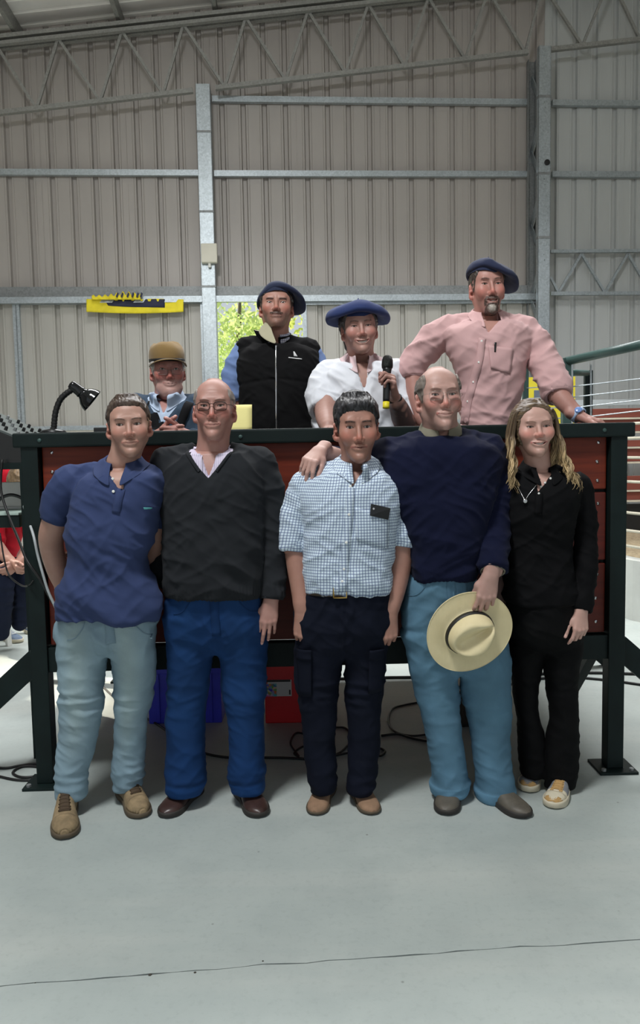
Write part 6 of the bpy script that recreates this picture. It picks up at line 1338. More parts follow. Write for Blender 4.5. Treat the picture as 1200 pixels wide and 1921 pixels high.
    q = np.array([[W(503, 596, 4.09), W(497, 604, 4.08), W(491, 612, 4.07), W(484, 620, 4.07)], [W(506, 606, 4.05), W(500, 613, 4.04), W(493, 620, 4.045), W(486, 627, 4.05)], [W(510, 620, 4.015), W(505, 625, 4.01), W(498, 630, 4.005), W(491, 633, 4.01)], [W(515, 634, 3.985), W(512, 637, 3.98), W(508, 639, 3.978), W(503, 641, 3.98)], [W(518, 642, 3.965), W(517, 643, 3.963), W(516, 644, 3.962), W(515, 645, 3.962)]])
    MB().grid(q).build('lapel', bpy.data.materials['beige_fleece'], G.obj, True, solid=.005, sub=2)
    zx = lambda y: (W(517 + (y - 640) * .012, y, 3.98)[0], W(517, y, 3.98)[2])
    strip(G, 'zip', M_CHROME, [zx(y) for y in (644, 680, 720, 760, 800, 830)], .007, .003, 40, .002)
    q = fr(G, *zx(652), .008); MB().box(q - (.003, .003, .014), q + (.003, .002, .012), .001).build('zip_pull', M_CHROME, G.obj)
    wt = pbr('white_thread', (214, 214, 214), .7, 0, 0); pc = lambda x, y: tuple(W(x, y, 3.97)[[0, 2]])
    patch(G, 'logo', wt, (pc(541, 670), pc(566, 672.5), pc(566, 674), pc(541, 671.6)), .004, 8, .001)
    patch(G, 'logo', wt, (pc(550, 659), pc(552, 659), pc(558, 668.5), pc(551, 668)), .004, 5, .001)
    low_body(body, N[0], Y, DECK + .80, K_DARK)
vest_man()
def announcer():
    Y = 3.85; N = W(676, 672, 3.88); sk = (192, 146, 130)
    torso = Loft(rows(Y, [(684, 632, 722, .08), (704, 604, 744, .115), (740, 594, 748, .135), (780, 590, 748, .142), (820, 590, 748, .145), (880, 592, 745, .14)]), 2.4)
    sh = [(W(652, 682, 3.88), .030, W(618, 700, 3.88), .056), (W(700, 680, 3.88), .030, W(734, 698, 3.88), .054)]
    sl = [(PT((614, 702, 3.88), (606, 735, 3.83), (611, 768, 3.76)), RR(3.83, 25, 29, 26)), (PT((738, 700, 3.88), (755, 735, 3.87), (764, 775, 3.84), (763, 795, 3.82)), RR(3.85, 23, 24, 23, 20))]
    a1, _, _ = limb_hand(PT((612, 750, 3.78), (612, 780, 3.68), (616, 800, 3.56)), RR(3.75, 21, 19, 14), W(618, 806, 3.50), (.1, -1, .02), (1, .1, 0), 'flat', 'side', .98, sk, h=.0033, left_thumb=(0, 0, 1))
    ink = (W(760, 800, 3.77), W(744, 752, 3.66), lin((58, 56, 60)))
    gripc = ((.95, 1.25, .75), (1.0, 1.3, .75), (1.0, 1.3, .8), (1.05, 1.3, .8)); wr = W(740, 744, 3.645)
    a2, T2, _ = limb_hand(PT((764, 812, 3.81), (758, 795, 3.77), (750, 770, 3.71), (742, 752, 3.66)), RR(3.75, 20, 20.5, 16.5, 12), wr, (-.10, -.45, .85), (-.12, .80, .45), gripc, ((.15, .75, -.5), (-.35, .8, -.45)), 1.0, sk, h=.0028, tattoo=ink, left_thumb=(.9, -.3, .1))
    hs = head_at(677, 611, 3.73, dict(rot=(.06, .06, -.06), scale=(1.06, 1.03, 1.07), skin=sk, jaw=.88, fat=0, cheek=1.0, ear=.15, smile=1.0, open=.85, mouth=1.05, squint=.38, nose=1.05, nose_w=1.1, brow=dict(c=(66, 48, 40), k=.8, t=.0046, z=.0185), neck_base=N, neck_r=.060, red=.4, lip=(150, 84, 80), seed=8))
    cs = chest_shell(torso, sh, N, .060, sk)
    body, H = person('smiling man in white shirt and wide navy beret speaking into a microphone', hs, .0026, [cs, a1, a2, core_shell(torso, sh, sl, sk)])
    add_eyes(H, body, (60, 46, 38)); add_teeth(H, body)
    hair_coat(H, body, [(-.13, .07), (-.06, .062), (-.048, .03), (-.035, -.005), (-.010, -.018), (-.002, .006), (.010, .022), (.030, .010), (.042, -.030), (.060, -.075), (.12, -.09)], lambda X, Y_, Z: .009 + .006 * (Y_ > .02), (62, 56, 54), (120, 116, 114), seed=24)
    beret(H, body, .148, (.06, .06), lambda t: .004 + .014 * abs(math.cos(t)) ** 1.5 + .004 * max(0, -math.sin(t)) , .056, (30, 46, 92), .004, .042, (.0, .004), 5)
    M = cloth('white_cotton', (222, 224, 230), .85, 900, .15, .04, .05); ins = cloth('pink_striped_facing', (214, 190, 192), .85)
    def fd(V, R, am): z = V[:, 2]; t = 1 - am; return t * .012 * stretch_ridge(V, (.5, 0, .86), 12, 4, 4) + t * .010 * stretch_ridge(V, (-.7, 0, .7), 15, 5, 7) + sleeve_fold(V, R, am, 5, .014, 17)
    G = garment('shirt', body, M, torso, sh, sl, N, 0, (.066, .068, .045), (N[2] - .02, W(680, 742, Y)[2], .040, W(681, 742, Y)[0]), folds=[fd], seed=15, h=.0065)
    collar(G, ins, .066, .068, .050, .044, .052, .46, .040, .028, lean=.3, N=N + (0, 0, .004))
    strip(G, 'placket', M, [tuple(W(x, y, 3.72)[[0, 2]]) for x, y in ((681, 740), (681, 770), (680, 805))], .030, .003)
    rolled_cuff(G, 0, M, .06, .008); rolled_cuff(G, 1, M, .05, .006)
    wa = MB(); c = (np.array(W(741, 749, 3.655))); M4 = frame(c, wr - W(745, 760, 3.68)); a = np.arange(24) * 2 * PI / 24
    wa.lathe([(.029, -.009), (.0335, -.008), (.0335, .008), (.029, .009)], 24, M4, cap=False).build('wristband', M_BLACKM, body, True)
    # the microphone sits in the fist: its axis runs along the knuckles
    mc = T2((.004, .088, -.030)); ax = (T2((.06, .088, -.030)) - T2((-.06, .088, -.030))); up = ax / np.linalg.norm(ax)
    if up[2] < 0: up = -up
    up = up * .35 + np.array([.11, -.10, 1.0]); up /= np.linalg.norm(up); MM = frame(mc, up)
    mic = MB().lathe([(.001, -.105), (.0155, -.104), (.0165, -.09), (.0175, .02), (.020, .045), (.022, .052)], 20, MM).build('microphone', M_BLACK, None, True, label='black wireless microphone with yellow end held by the announcer', cat='microphone')
    gr = NT('mic_grille'); v = gr.n('TexVoronoi'); v.inputs['Scale'].default_value = 420; gr.l(gr.coord(), v.inputs['Vector']); gr.color(lin((30, 32, 30))); gr.set(.4, .6); gr.bump(v.outputs['Distance'], .8, .002)
    MB().lathe([(.022, .052), (.0255, .058), (.0265, .072), (.0255, .092), (.020, .108), (.012, .114), (.001, .115)], 20, MM).build('grille', gr.m, mic, True)
    MB().lathe([(.001, -.135), (.015, -.134), (.0158, -.128), (.0158, -.104)], 20, MM).build('end_cap', pbr('yellow_plastic', (222, 206, 36), .5, 0, .04), mic, True)
    MB().lathe([(.0178, .012), (.0182, .014), (.0188, .022)], 20, MM, cap=False).build('ring', M_CHROME, mic, True)
    low_body(body, N[0], Y + .05, DECK + .74, K_DARK)
announcer()
def pink_man():
    Y = 3.76; N = W(913, 590, 3.80); sk = (198, 144, 128)
    torso = Loft(rows(Y, [(606, 868, 968, .085), (625, 834, 1000, .115), (655, 840, 992, .132), (690, 853, 983, .135), (730, 862, 976, .134), (770, 866, 969, .135), (810, 867, 966, .135), (880, 868, 962, .13)]), 2.4)
    sh = [(W(888, 600, 3.80), .032, W(842, 618, 3.80), .060), (W(940, 598, 3.80), .032, W(984, 616, 3.79), .060)]
    sl = [(PT((840, 618, 3.80), (808, 642, 3.83), (782, 672, 3.85), (772, 692, 3.84), (773, 708, 3.83)), RR(3.83, 23, 25, 24, 21.5, 18.5)), (PT((986, 618, 3.78), (1012, 660, 3.74), (1030, 700, 3.68), (1046, 742, 3.60)), RR(3.7, 23, 26, 26, 22.5))]
    a1, _, _ = limb_hand(PT((774, 700, 3.83), (779, 738, 3.80), (788, 772, 3.77), (795, 792, 3.75)), RR(3.8, 15.5, 14.5, 12, 10.5), W(797, 797, 3.745), (.55, -.2, -.8), (.4, -.8, .2), 'fold', 'hang', 1.0, sk, h=.0033)
    a2, _, _ = limb_hand(PT((1042, 732, 3.61), (1058, 754, 3.575), (1074, 771, 3.545), (1083, 778, 3.53)), RR(3.6, 17, 15.5, 12.5, 11.5), W(1087, 781, 3.52), (.82, -.35, -.30), (-.3, -.9, .1), ((.45, .35, .2), (.45, .35, .2), (.5, .4, .2), (.55, .4, .2)), 'side', 1.0, sk, h=.0028, left_thumb=(.2, -.3, .9))
    hs = head_at(921, 532, 3.69, dict(rot=(.03, .06, -.02), scale=(1.0, 1.03, 1.14), skin=sk, jaw=.88, cheek=.98, ear=.15, smile=.55, open=.5, squint=.3, nose=1.05, nose_w=1.1, brow=dict(c=(58, 42, 36), k=.8, t=.0042, z=.0185), neck_base=N, neck_r=.058, red=.45, lip=(160, 96, 92), beard=dict(c=(66, 54, 48), stubble=.28, goatee=1, moustache=1, grey=1), seed=9))
    cs = chest_shell(torso, sh, N, .058, sk)
    body, H = person('bearded man in pink shirt and navy beret leaning one hand on the rostrum', hs, .0026, [cs, a1, a2, core_shell(torso, sh, sl, sk)])
    add_eyes(H, body, (70, 54, 42)); add_teeth(H, body)
    hair_coat(H, body, HL_SHORT, lambda X, Y_, Z: .005 + 0 * X, (60, 50, 44), (96, 86, 78), seed=26)
    beret(H, body, .126, (.08, .20), lambda t: .034 * max(0, math.cos(t)) ** 1.3 + .012, .044, (28, 36, 64), .006, .046, (.034, .0), 9)
    M = cloth('pink_cotton', (200, 162, 161), .85, 900, .2, .06, .1)
    def fd(V, R, am): z = V[:, 2]; t = 1 - am; return t * .009 * stretch_ridge(V, (.45, 0, .9), 12, 4, 4) + t * .009 * stretch_ridge(V, (-.75, 0, .65), 13, 4, 7) + sstep(1.72, 1.55, z) * t * .010 * stretch_ridge(V, (.3, 0, 1), 24, 8, 3) + am * .016 * stretch_ridge(V, (-.5, 0, .85), 22, 7, 5) + am * .006 * stretch_ridge(V, (.6, 0, .8), 30, 9, 9)
    G = garment('shirt', body, M, torso, sh, sl, N, 0, (.064, .066, .045), (N[2] - .02, W(908, 632, Y)[2], .055, W(906, 632, Y)[0]), folds=[fd], seed=18, h=.006)
    collar(G, M, .064, .066, .050, .040, .050, .58, .036, .028, lean=.2, N=N + (0, 0, .004))
    px = lambda x, y: tuple(W(x, y, 3.63)[[0, 2]])
    strip(G, 'placket', M, [px(*q) for q in ((904, 634), (899, 670), (890, 710), (880, 750), (874, 795))], .032, .003, 36)
    for q in ((903, 640), (897, 680), (889, 716), (880, 752)): button(G, *px(*q))
    patch(G, 'pocket', M, (px(915, 648), px(962, 654), px(955, 702), px(918, 692)), .004, 9, .003)
    patch(G, 'pen_clip', M_BLACK, (px(926, 643), px(930, 643), px(928.5, 661), px(925.5, 661)), .007, 4, .002)
    rolled_cuff(G, 0, M, .045, .006); rolled_cuff(G, 1, M, .05, .007)
    c = W(1084, 778.5, 3.527); d = W(1087, 781, 3.52) - W(1074, 771, 3.545); wt = MB().lathe([(.033, -.011), (.0385, -.010), (.0385, .010), (.033, .011)], 24, frame(c, d), cap=False).build('watch', pbr('pale_blue_strap', (176, 196, 226), .5, 0, .04), body, True)
    dn = np.array([-.25, -.8, .55]); MB().lathe([(.0155, 0), (.016, .004), (.013, .006)], 20, frame(c + dn / np.linalg.norm(dn) * .0375, dn)).build('watch_face', pbr('blue_dial', (120, 150, 206), .2), wt, True)
    low_body(body, N[0], Y + .12, DECK + .78, K_DARK)
pink_man()
def cap_man():
    Y = 3.95; N = W(315, 742, 3.98); sk = (196, 138, 124)
    torso = Loft(rows(Y, [(754, 280, 350, .08), (772, 246, 380, .115), (805, 238, 386, .135), (850, 238, 386, .145), (910, 242, 380, .145)]), 2.4)
    sh = [(W(294, 750, 3.98), .030, W(260, 766, 3.98), .056), (W(338, 750, 3.98), .030, W(372, 766, 3.98), .056)]
    sl = [(PT((256, 768, 3.98), (244, 805, 3.93), (248, 832, 3.84), (270, 832, 3.72), (284, 826, 3.64)), RR(3.9, 28, 25, 22, 18, 15.5)), (PT((376, 768, 3.98), (386, 805, 3.93), (384, 832, 3.84), (370, 832, 3.72), (362, 826, 3.64)), RR(3.9, 28, 25, 22, 18, 15.5))]
    a1, _, _ = limb_hand(PT((278, 826, 3.68), (288, 822, 3.62)), RR(3.65, 12, 11.5), W(293, 820, 3.60), (.75, -.6, .1), (.4, -.4, .9), 'fold', 'side', 1.0, sk, h=.0033, left_thumb=(-.1, -.8, .5))
    a2, _, _ = limb_hand(PT((368, 826, 3.68), (360, 822, 3.62)), RR(3.65, 12, 11.5), W(356, 820, 3.60), (-.6, -.7, .1), (-.4, -.4, .9), 'fold', 'side', 1.0, sk, h=.0033, left_thumb=(.1, -.8, .5))
    hs = head_at(317, 692, 3.87, dict(rot=(.28, .04, -.02), scale=(1.06, 1.03, 1.05), skin=sk, jaw=.9, fat=.25, cheek=1.0, ear=.15, smile=.45, squint=.12, nose=1.05, nose_w=1.12, brow=dict(c=(96, 76, 66), k=.6, t=.0038), neck_base=N, neck_r=.060, red=.55, lip=(156, 92, 88), beard=dict(c=(196, 184, 176), stubble=.25), seed=10))
    cs = chest_shell(torso, sh, N, .060, sk, -.02)
    body, H = person('seated man in brown flat cap and glasses behind the rostrum', hs, .0026, [cs, a1, a2, core_shell(torso, sh, sl, sk)])
    add_eyes(H, body, (70, 54, 44))
    hair_coat(H, body, [(-.13, .06), (-.06, .05), (-.045, .0), (-.030, -.020), (-.010, -.025), (-.002, .006), (.010, .022), (.030, .010), (.042, -.030), (.060, -.065), (.12, -.08)], lambda X, Y_, Z: .007 + 0 * X, (176, 170, 164), (206, 202, 198), seed=30, bald=lambda X, Y_, Z: Z - .040)
    glasses(H, body, .0225, .0125, (120, 112, 108), .0008, y=-.104, z=-.012)
    # brown cap with a curved peak
    n = 48; a = np.arange(n) * 2 * PI / n; V = []
    for r, z in ((1.03, .046), (1.06, .058), (1.08, .078), (1.05, .100), (.95, .118), (.74, .131), (.45, .139), (.15, .141)): V.append(np.stack([.0775 * r * np.cos(a), .012 + .1005 * r * np.sin(a), z + .010 * np.sin(a) * (r > .9) + .0 * a], 1))
    m = len(V); V = np.concatenate(V); V[:, 2] += (vnoise(V, 26, 3) - .5) * .022 * sstep(.05, .11, V[:, 2])
    MC = cloth('brown_tweed', (128, 104, 66), .95, 300, .4, .2, .2)
    F = [(i * n + j, i * n + (j + 1) % n, (i + 1) * n + (j + 1) % n, (i + 1) * n + j) for i in range(m - 1) for j in range(n)] + [tuple((m - 1) * n + j for j in range(n))]
    cp = MB().add(H['T'](V), F).build('cap', MC, body, True, solid=.003)
    P = []
    for t in np.linspace(0, 1, 8):
        b = np.linspace(-1.25, 1.25, 25) - PI / 2; R_ = 1.05 + .62 * t * np.cos((b + PI / 2) * .95) ** .8; P.append(np.stack([.0785 * (1.05 + (R_ - 1.05) * .45) * np.cos(b), .012 + .1005 * R_ * np.sin(b), .056 - .010 * 1 - .012 * t - .030 * np.abs(b + PI / 2) ** 2 * .35], 1))
    P = np.array(P); MB().grid(H['T'](P.reshape(-1, 3)).reshape(P.shape)).build('peak', MC, cp, True, solid=.004)
    n2 = MB().lathe([(1.055, .046), (1.072, .060)], 48, None, cap=False); Vb = n2.v[0]; Vb = np.stack([.0785 * Vb[:, 0], .012 + .102 * Vb[:, 1], Vb[:, 2] + .010 * Vb[:, 1]], 1); MB().add(H['T'](Vb), n2.f).build('cap_band', M_BLACKM, cp, True, solid=.002)
    MS = cloth('pale_blue_cotton', (188, 204, 226), .85)
    Gs = garment('shirt', body, MS, torso, sh, [], N, -.010, (.066, .068, .045), (N[2] - .02, W(312, 778, Y)[2], .034), keep=(np.array([N[0] - .14, 0, N[2] - .22]), np.array([N[0] + .14, 9, N[2] + .1])), h=.006, crease=0, base_amp=0)
    collar(Gs, MS, .064, .066, .05, .040, .050, .38, .040, .024, lean=.25, N=N + (0, 0, .006))
    M = knit('slate_wool_knit', (58, 72, 88)); MV = cloth('black_scarf_wool', (24, 24, 26), .95)
    G = garment('sweater', body, M, torso, sh, sl, N, .004, (.078, .080, .04), (W(312, 742, Y)[2], W(314, 796, Y)[2], .105), folds=[lambda V, R, am: .010 * stretch_ridge(V, (.4, 0, .9), 13, 5, 4) + sleeve_fold(V, R, am, 5, .010, 20)], seed=20, h=.007, vdepth=.05)
    px = lambda x, y: tuple(W(x, y, 3.83)[[0, 2]])
    strip(G, 'scarf_end', MV, [px(*q) for q in ((281, 748), (288, 772), (297, 796), (304, 830))], .055, .006, 24, .008); strip(G, 'scarf_end', MV, [px(*q) for q in ((352, 754), (345, 778), (338, 800), (334, 830))], .040, .006, 24, .008)
    # he sits on a stool on the deck
    pel = Loft([(DECK + .42, N[0], Y + .05, .18, .15), (DECK + .56, N[0], Y + .03, .18, .145)], 2.3)
    st = MB().lathe([(.16, DECK + .385), (.165, DECK + .40), (.16, DECK + .42), (.10, DECK + .425)], 24, frame((N[0], Y + .06, 0), (0, 0, 1))).build('stool', M_WOODS[0], None, True, label='round stool under the seated man in the cap', cat='stool')
    for t in range(4): b = PI / 4 + t * PI / 2; MB().tube([(N[0] + .11 * math.cos(b), Y + .06 + .11 * math.sin(b), DECK + .39), (N[0] + .15 * math.cos(b), Y + .06 + .15 * math.sin(b), DECK)], .016, 8).build('leg', M_GREEN, st)
    legs_v = []
    for s in (-1, 1):
        pr = chain([(N[0] + s * .09, Y + .03, DECK + .49), (N[0] + s * .11, Y - .20, DECK + .52), (N[0] + s * .11, Y - .36, DECK + .50), (N[0] + s * .11, Y - .36, DECK + .28), (N[0] + s * .11, Y - .34, DECK + .09)], (.095, .082, .07, .06, .055)); legs_v += pr
        shoe(body, (N[0] + s * .11, Y - .28, 0), (N[0] + s * .12, Y - .50, 0), BRN2, SOLE_B, w=1.15).location = (0, 0, DECK)
    g = Grid(*bounds([pel.prim()] + legs_v, .03), .012); g.op(pel.prim(), 0); [g.op(c, .03) for c in legs_v]; V, Q = g.mesh(2); make_obj('trousers', [(V, Q, np.ones((len(V), 3)))], K_DARK, body)
cap_man()
# ------------------------------------------------------------------ things on and around the rostrum
def gooseneck():
    Y = 3.50; zt = ztop_d; base = W(100, 812, Y); base[2] = zt
    l = empty('desk_lamp', tuple(base), label='black gooseneck desk lamp on the left end of the rostrum', cat='lamp')
    off = lambda p: np.asarray(p) - base
    MB().lathe([(.055, 0), (.058, .006), (.05, .016), (.014, .022), (.012, .03)], 24).build('base', M_BLACK, l, True)
    pts = [off(W(x, y, Y)) for x, y in ((101, 806), (102, 790), (105, 770), (113, 750), (126, 737), (140, 729))]; pts[0][2] = .02
    b = MB(); q = catmull(np.array(pts), 8); b.tube(q, .0135 + .0012 * np.sin(np.arange(len(q)) * 2.2), 10); b.build('gooseneck', M_BLACKM, l, True)
    a = off(W(134, 722, Y)); d = off(W(170, 750, Y + .02)) - a; M4 = frame(a, d)
    L = np.linalg.norm(d)
    MB().lathe([(r_ * .78, z_ * .80) for r_, z_ in ((.004, -.012), (.022, -.008), (.028, .004), (.030, .03), (.031, .055), (.034, .062), (.034, .066), (.030, .070), (.040, .082), (.058, .100), (.068, .122), (.072, .140), (.0735, .143), (.0715, .141), (.066, .122), (.05, .10), (.03, .085))], 28, M4, cap=False).build('lamp_shade', pbr('black_enamel', (14, 16, 18), .12, 0, 0), l, True)
    s = MB().lathe([(r_ * .75, z_ * .78) for r_, z_ in ((.012, .07), (.014, .09), (.026, .112), (.027, .125), (.018, .138), (.002, .142))], 18, M4).build('bulb', pbr('unlit_frosted_bulb', (222, 222, 214), .3), l, True)
gooseneck()
def papers():
    p = W(440, 797, 3.64); z = ztop_d
    b = MB(); w, h = .16, .20
    P = np.array([[(p[0] - w / 2 + w * i / 6, 3.64 + .04 * j / 6 + .008 * math.sin(i), z + .0 + h * j / 6 * .62) for i in range(7)] for j in range(7)])
    MB().grid(P).build('paper_pad', pbr('yellow_paper', (234, 224, 150), .8, 0, .04), None, True, solid=.004, label='yellow paper pad standing on the counter behind the bald man', cat='paper pad')
    c = W(200, 808, 3.45)
    MB().box((c[0] - .05, 3.42, ztop_d), (c[0] + .12, 3.50, ztop_d + .022), .004).build('radio_handset', M_BLACK, None, label='flat black handset lying on the rostrum beside the desk lamp', cat='handset')
papers()
def banner():
    o = .20; q = lambda x, y, k=0: (lambda uz: (uz[0], -(o + k), uz[1]))(WP(x, y, o + k))
    m = pbr('yellow_banner_cloth', (226, 208, 40), .75, 0, .12, 6); n = 60; P = []
    top = lambda x: 561 - .6 * math.sin((x - 162) * .06) ; bot = lambda x: 585 + 3 * math.sin((x - 162) * .017)
    for i in range(n + 1):
        x = 162 + 182 * i / n; P.append([q(x, top(x) + (bot(x) - top(x)) * t, .012 * math.sin(i * .33 + 2 * t) + .010) for t in np.linspace(0, 1, 8)])
    ba = MB().grid(np.array(P)).build('banner', m, None, True, solid=.003, loc=WO, rz=WR, label='rolled yellow banner with navy patch tied along the gate header', cat='banner')
    P = []
    for i in range(41):                       # crumpled roll above
        x = 172 + 92 * i / 40; h = 9 + 7 * math.exp(-((x - 235) / 25) ** 2); P.append([q(x, 562 - h * math.sin(t * PI) * (.75 + .25 * math.sin(i * 1.3)) , .03 + .03 * math.cos(t * PI * 1.2) + .008 * math.sin(i * .9 + 3 * t)) for t in np.linspace(0, 1, 7)])
    MB().grid(np.array(P)).build('folded_edge', m, ba, True, solid=.003)
    nv = pbr('navy_print', (34, 38, 62), .75, 0, .05); P = []
    for i in range(31):
        x = 199 + 110 * i / 30; P.append([q(x, top(x) + .6 + (bot(x) - top(x) - .6) * (.47 + .14 * i / 30) * t * sstep(-.02, .06, i / 30 + .02), .012 * math.sin((x - 162) / 182 * 60 * .33 + t) + .0155) for t in np.linspace(0, 1, 5)])
    MB().grid(np.array(P)).build('printed_patch', nv, ba, True, solid=.001)
    r = np.random.default_rng(3); b = MB()
    for x, w, h in ((213, 9, 3), (228, 6, 4), (245, 8, 2.5), (262, 7, 3.5), (276, 8, 4.5), (293, 6, 5)):       # lower halves of cut-off yellow letters
        b.add([q(x, top(x) + .2, .028), q(x + w, top(x + w) + .2, .028), q(x + w - 2, top(x) + h, .028), q(x + 2, top(x) + h, .028)], [(0, 1, 2, 3)])
    b.build('letter_ends', m, ba)
    b = MB()
    for x in (217, 226, 237, 246, 255, 262): b.add([q(x, 556, .075), q(x + 3, 548, .07), q(x + 6, 551, .07), q(x + 3, 559, .075)], [(0, 1, 2, 3)])
    b.build('letter_ends', nv, ba)
banner()
# ------------------------------------------------------------------ under the rostrum
def crate():
    x0, x1 = FL(281, 1356)[0], FL(416, 1356)[0]; y = FL(348, 1357)[1]; z1 = W(348, 1256, y)[2]; m = pbr('blue_crate_plastic', (58, 62, 204), .4, 0, .12, 8)
    d = .36; c = empty('crate', (x0, y, 0), label='blue plastic crate under the rostrum', cat='crate'); w = x1 - x0
    MB().box((0, 0, 0), (w, .012, z1), .004).build('side', m, c); MB().box((0, d, 0), (w, d + .012, z1), .004).build('side', m, c)
    MB().box((0, .012, 0), (.012, d, z1), .004).build('side', m, c); MB().box((w - .012, .012, 0), (w, d, z1), .004).build('side', m, c)
    MB().box((.012, .012, 0), (w - .012, d, .012)).build('bottom', m, c)
    for yy in (-.012, d + .012): MB().box((-.012, yy, z1 - .02), (w + .012, yy + .014, z1 + .008), .004).build('rim', m, c)
    for xx in (-.012, w): MB().box((xx, .002, z1 - .02), (xx + .012, d + .012, z1 + .008), .004).build('rim', m, c)
    for k in (.14, .5, .86): MB().box((w * k - .008, -.010, .01), (w * k + .008, .0, z1 - .02), .003).build('rib', m, c)
crate()
def red_box():
    x0, x1 = FL(498, 1356)[0], FL(566, 1356)[0] + .16; y = FL(530, 1357)[1]; z1 = W(530, 1243, y)[2]; m = pbr('red_carton', (206, 30, 38), .45, 0, .08, 5)
    b = MB().box((x0, y, 0), (x1, y + .3, z1), .008).build('box', m, None, label='red box with a pale printed label under the rostrum', cat='box')
    lx = lambda px: W(px, 1300, y)[0]; lz = lambda py: W(530, py, y)[2]
    MB().box((lx(502), y - .0015, lz(1306)), (lx(547), y, lz(1275))).build('label_panel', pbr('grey_label', (198, 196, 196), .5, 0, .04), b)
    MB().box((lx(500), y - .0025, lz(1279)), (lx(545), y - .0012, lz(1275))).build('label_band', M_BLACK, b)
    g = np.random.default_rng(4); pic = NT('label_picture'); v = pic.n('TexVoronoi'); v.inputs['Scale'].default_value = 70; pic.l(pic.coord(), v.inputs['Vector']); pic.color(pic.mix(.45, v.outputs['Color'], lin((70, 44, 34)))); pic.set(.5)
    MB().box((lx(499), y - .0025, lz(1306)), (lx(519), y - .0014, lz(1282))).build('label_picture', pic.m, b)
    MB().box((lx(542), y - .0025, lz(1303)), (lx(545), y - .0014, lz(1294))).build('label_mark', M_BLACK, b)
red_box()
def amp():
    x0, x1 = FL(852, 1385)[0], FL(960, 1385)[0]; y = 3.92; z0 = .0; z1 = W(875, 1297, y)[2]
    a = MB().box((x0, y, z0), (x1, y + .28, z1), .008).build('amplifier', M_BLACK, None, label='black amplifier box on the floor behind the tall man', cat='amplifier')
    g = NT('amp_grille'); w = g.n('TexWave'); w.inputs['Scale'].default_value = 60; g.l(g.coord(), w.inputs['Vector']); g.color(g.mix(w.outputs['Fac'], lin((30, 27, 24)), lin((58, 48, 40)))); g.set(.6, .3); g.bump(w.outputs['Fac'], .5, .004)
    MB().box((x0 + .02, y - .006, z0 + .02), (x1 - .02, y, z1 - .03), .003).build('grille', g.m, a)
    for k in (.2, .35): MB().lathe([(.01, 0), (.01, .012), (.008, .014)], 12, frame((x0 + (x1 - x0) * k, y, z1 - .015), (0, -1, 0))).build('knob', M_CHROME, a)
amp()
def cable(pts, r, mat, label, z=None):
    P = []
    for p in pts:
        if len(p) == 2: q = FL(*p); q = FL(p[0], p[1], r); P.append(q)
        else: P.append(W(*p))
    MB().tube(catmull(np.array(P), 8), r, 6).build('cable', mat, None, True, label=label, cat='cable')
CB = M_BLACKM
cable([(-20, 1438), (10, 1441), (40, 1436), (70, 1433), (86, 1441), (70, 1455), (40, 1458), (24, 1449), (44, 1438), (78, 1440), (92, 1450), (70, 1462), (30, 1463), (-20, 1452)], .006, CB, 'coil of black cable on the floor by the left rostrum foot')
cable([(190, 1285), (205, 1300), (225, 1318), (265, 1342), (300, 1362), (340, 1392), (384, 1413), (430, 1421), (480, 1421), (540, 1422), (600, 1426)], .006, CB, 'black cable running behind the legs from left to centre')
cable([(600, 1426), (575, 1400), (552, 1412), (560, 1418), (545, 1395), (556, 1375), (580, 1382), (585, 1398), (600, 1405)], .005, CB, 'looped black cable beside the red box')
cable([(572, 1345), (557, 1330), (568, 1318), (600, 1340), (622, 1362), (648, 1366), (660, 1385), (640, 1410), (622, 1418), (655, 1412), (690, 1408), (712, 1404), (722, 1410), (712, 1418), (700, 1410)], .0055, CB, 'tangle of black cable between the checked man and the red box')
cable([(800, 1378), (770, 1380), (740, 1372), (728, 1352), (736, 1330), (760, 1322), (800, 1315)], .005, CB, 'black cable loop right of the checked man')
cable([(715, 1380), (745, 1377), (770, 1384), (800, 1390), (850, 1396)], .006, CB, 'thick black cable leading to the amplifier')
cable([(560, 1272), (640, 1273), (720, 1271), (800, 1270), (960, 1266), (1100, 1262), (1240, 1266)], .009, CB, 'long black cable across the bright floor behind the rostrum')
cable([(940, 1288), (1000, 1275), (1060, 1270), (1140, 1276), (1240, 1290)], .008, CB, 'second black cable on the floor behind the woman')
gw = pbr('grey_cable_sheath', (178, 184, 186), .5)
cable([(45, 950, 3.56), (53, 975, 3.36), (63, 1005, 3.25), (71, 1042, 3.245), (80, 1075, 3.245), (90, 1108, 3.25), (103, 1137, 3.26), (115, 1165, 3.26), (121, 1200, 3.26)], .006, gw, 'grey cable hanging down the left rostrum post')
cable([(4, 862, 3.58), (2, 920, 3.56), (18, 972, 3.5), (34, 1010, 3.38), (50, 1050, 3.26), (74, 1085, 3.25), (96, 1126, 3.26), (112, 1150, 3.26), (119, 1195, 3.26)], .006, CB, 'black cable sagging from the side table to the left post')
cable([(0, 1000, 3.55), (8, 1050, 3.52), (18, 1080, 3.5), (40, 1098, 3.40), (54, 1098, 3.30), (62, 1090, 3.26)], .004, CB, 'thin black cable loop below the side table')
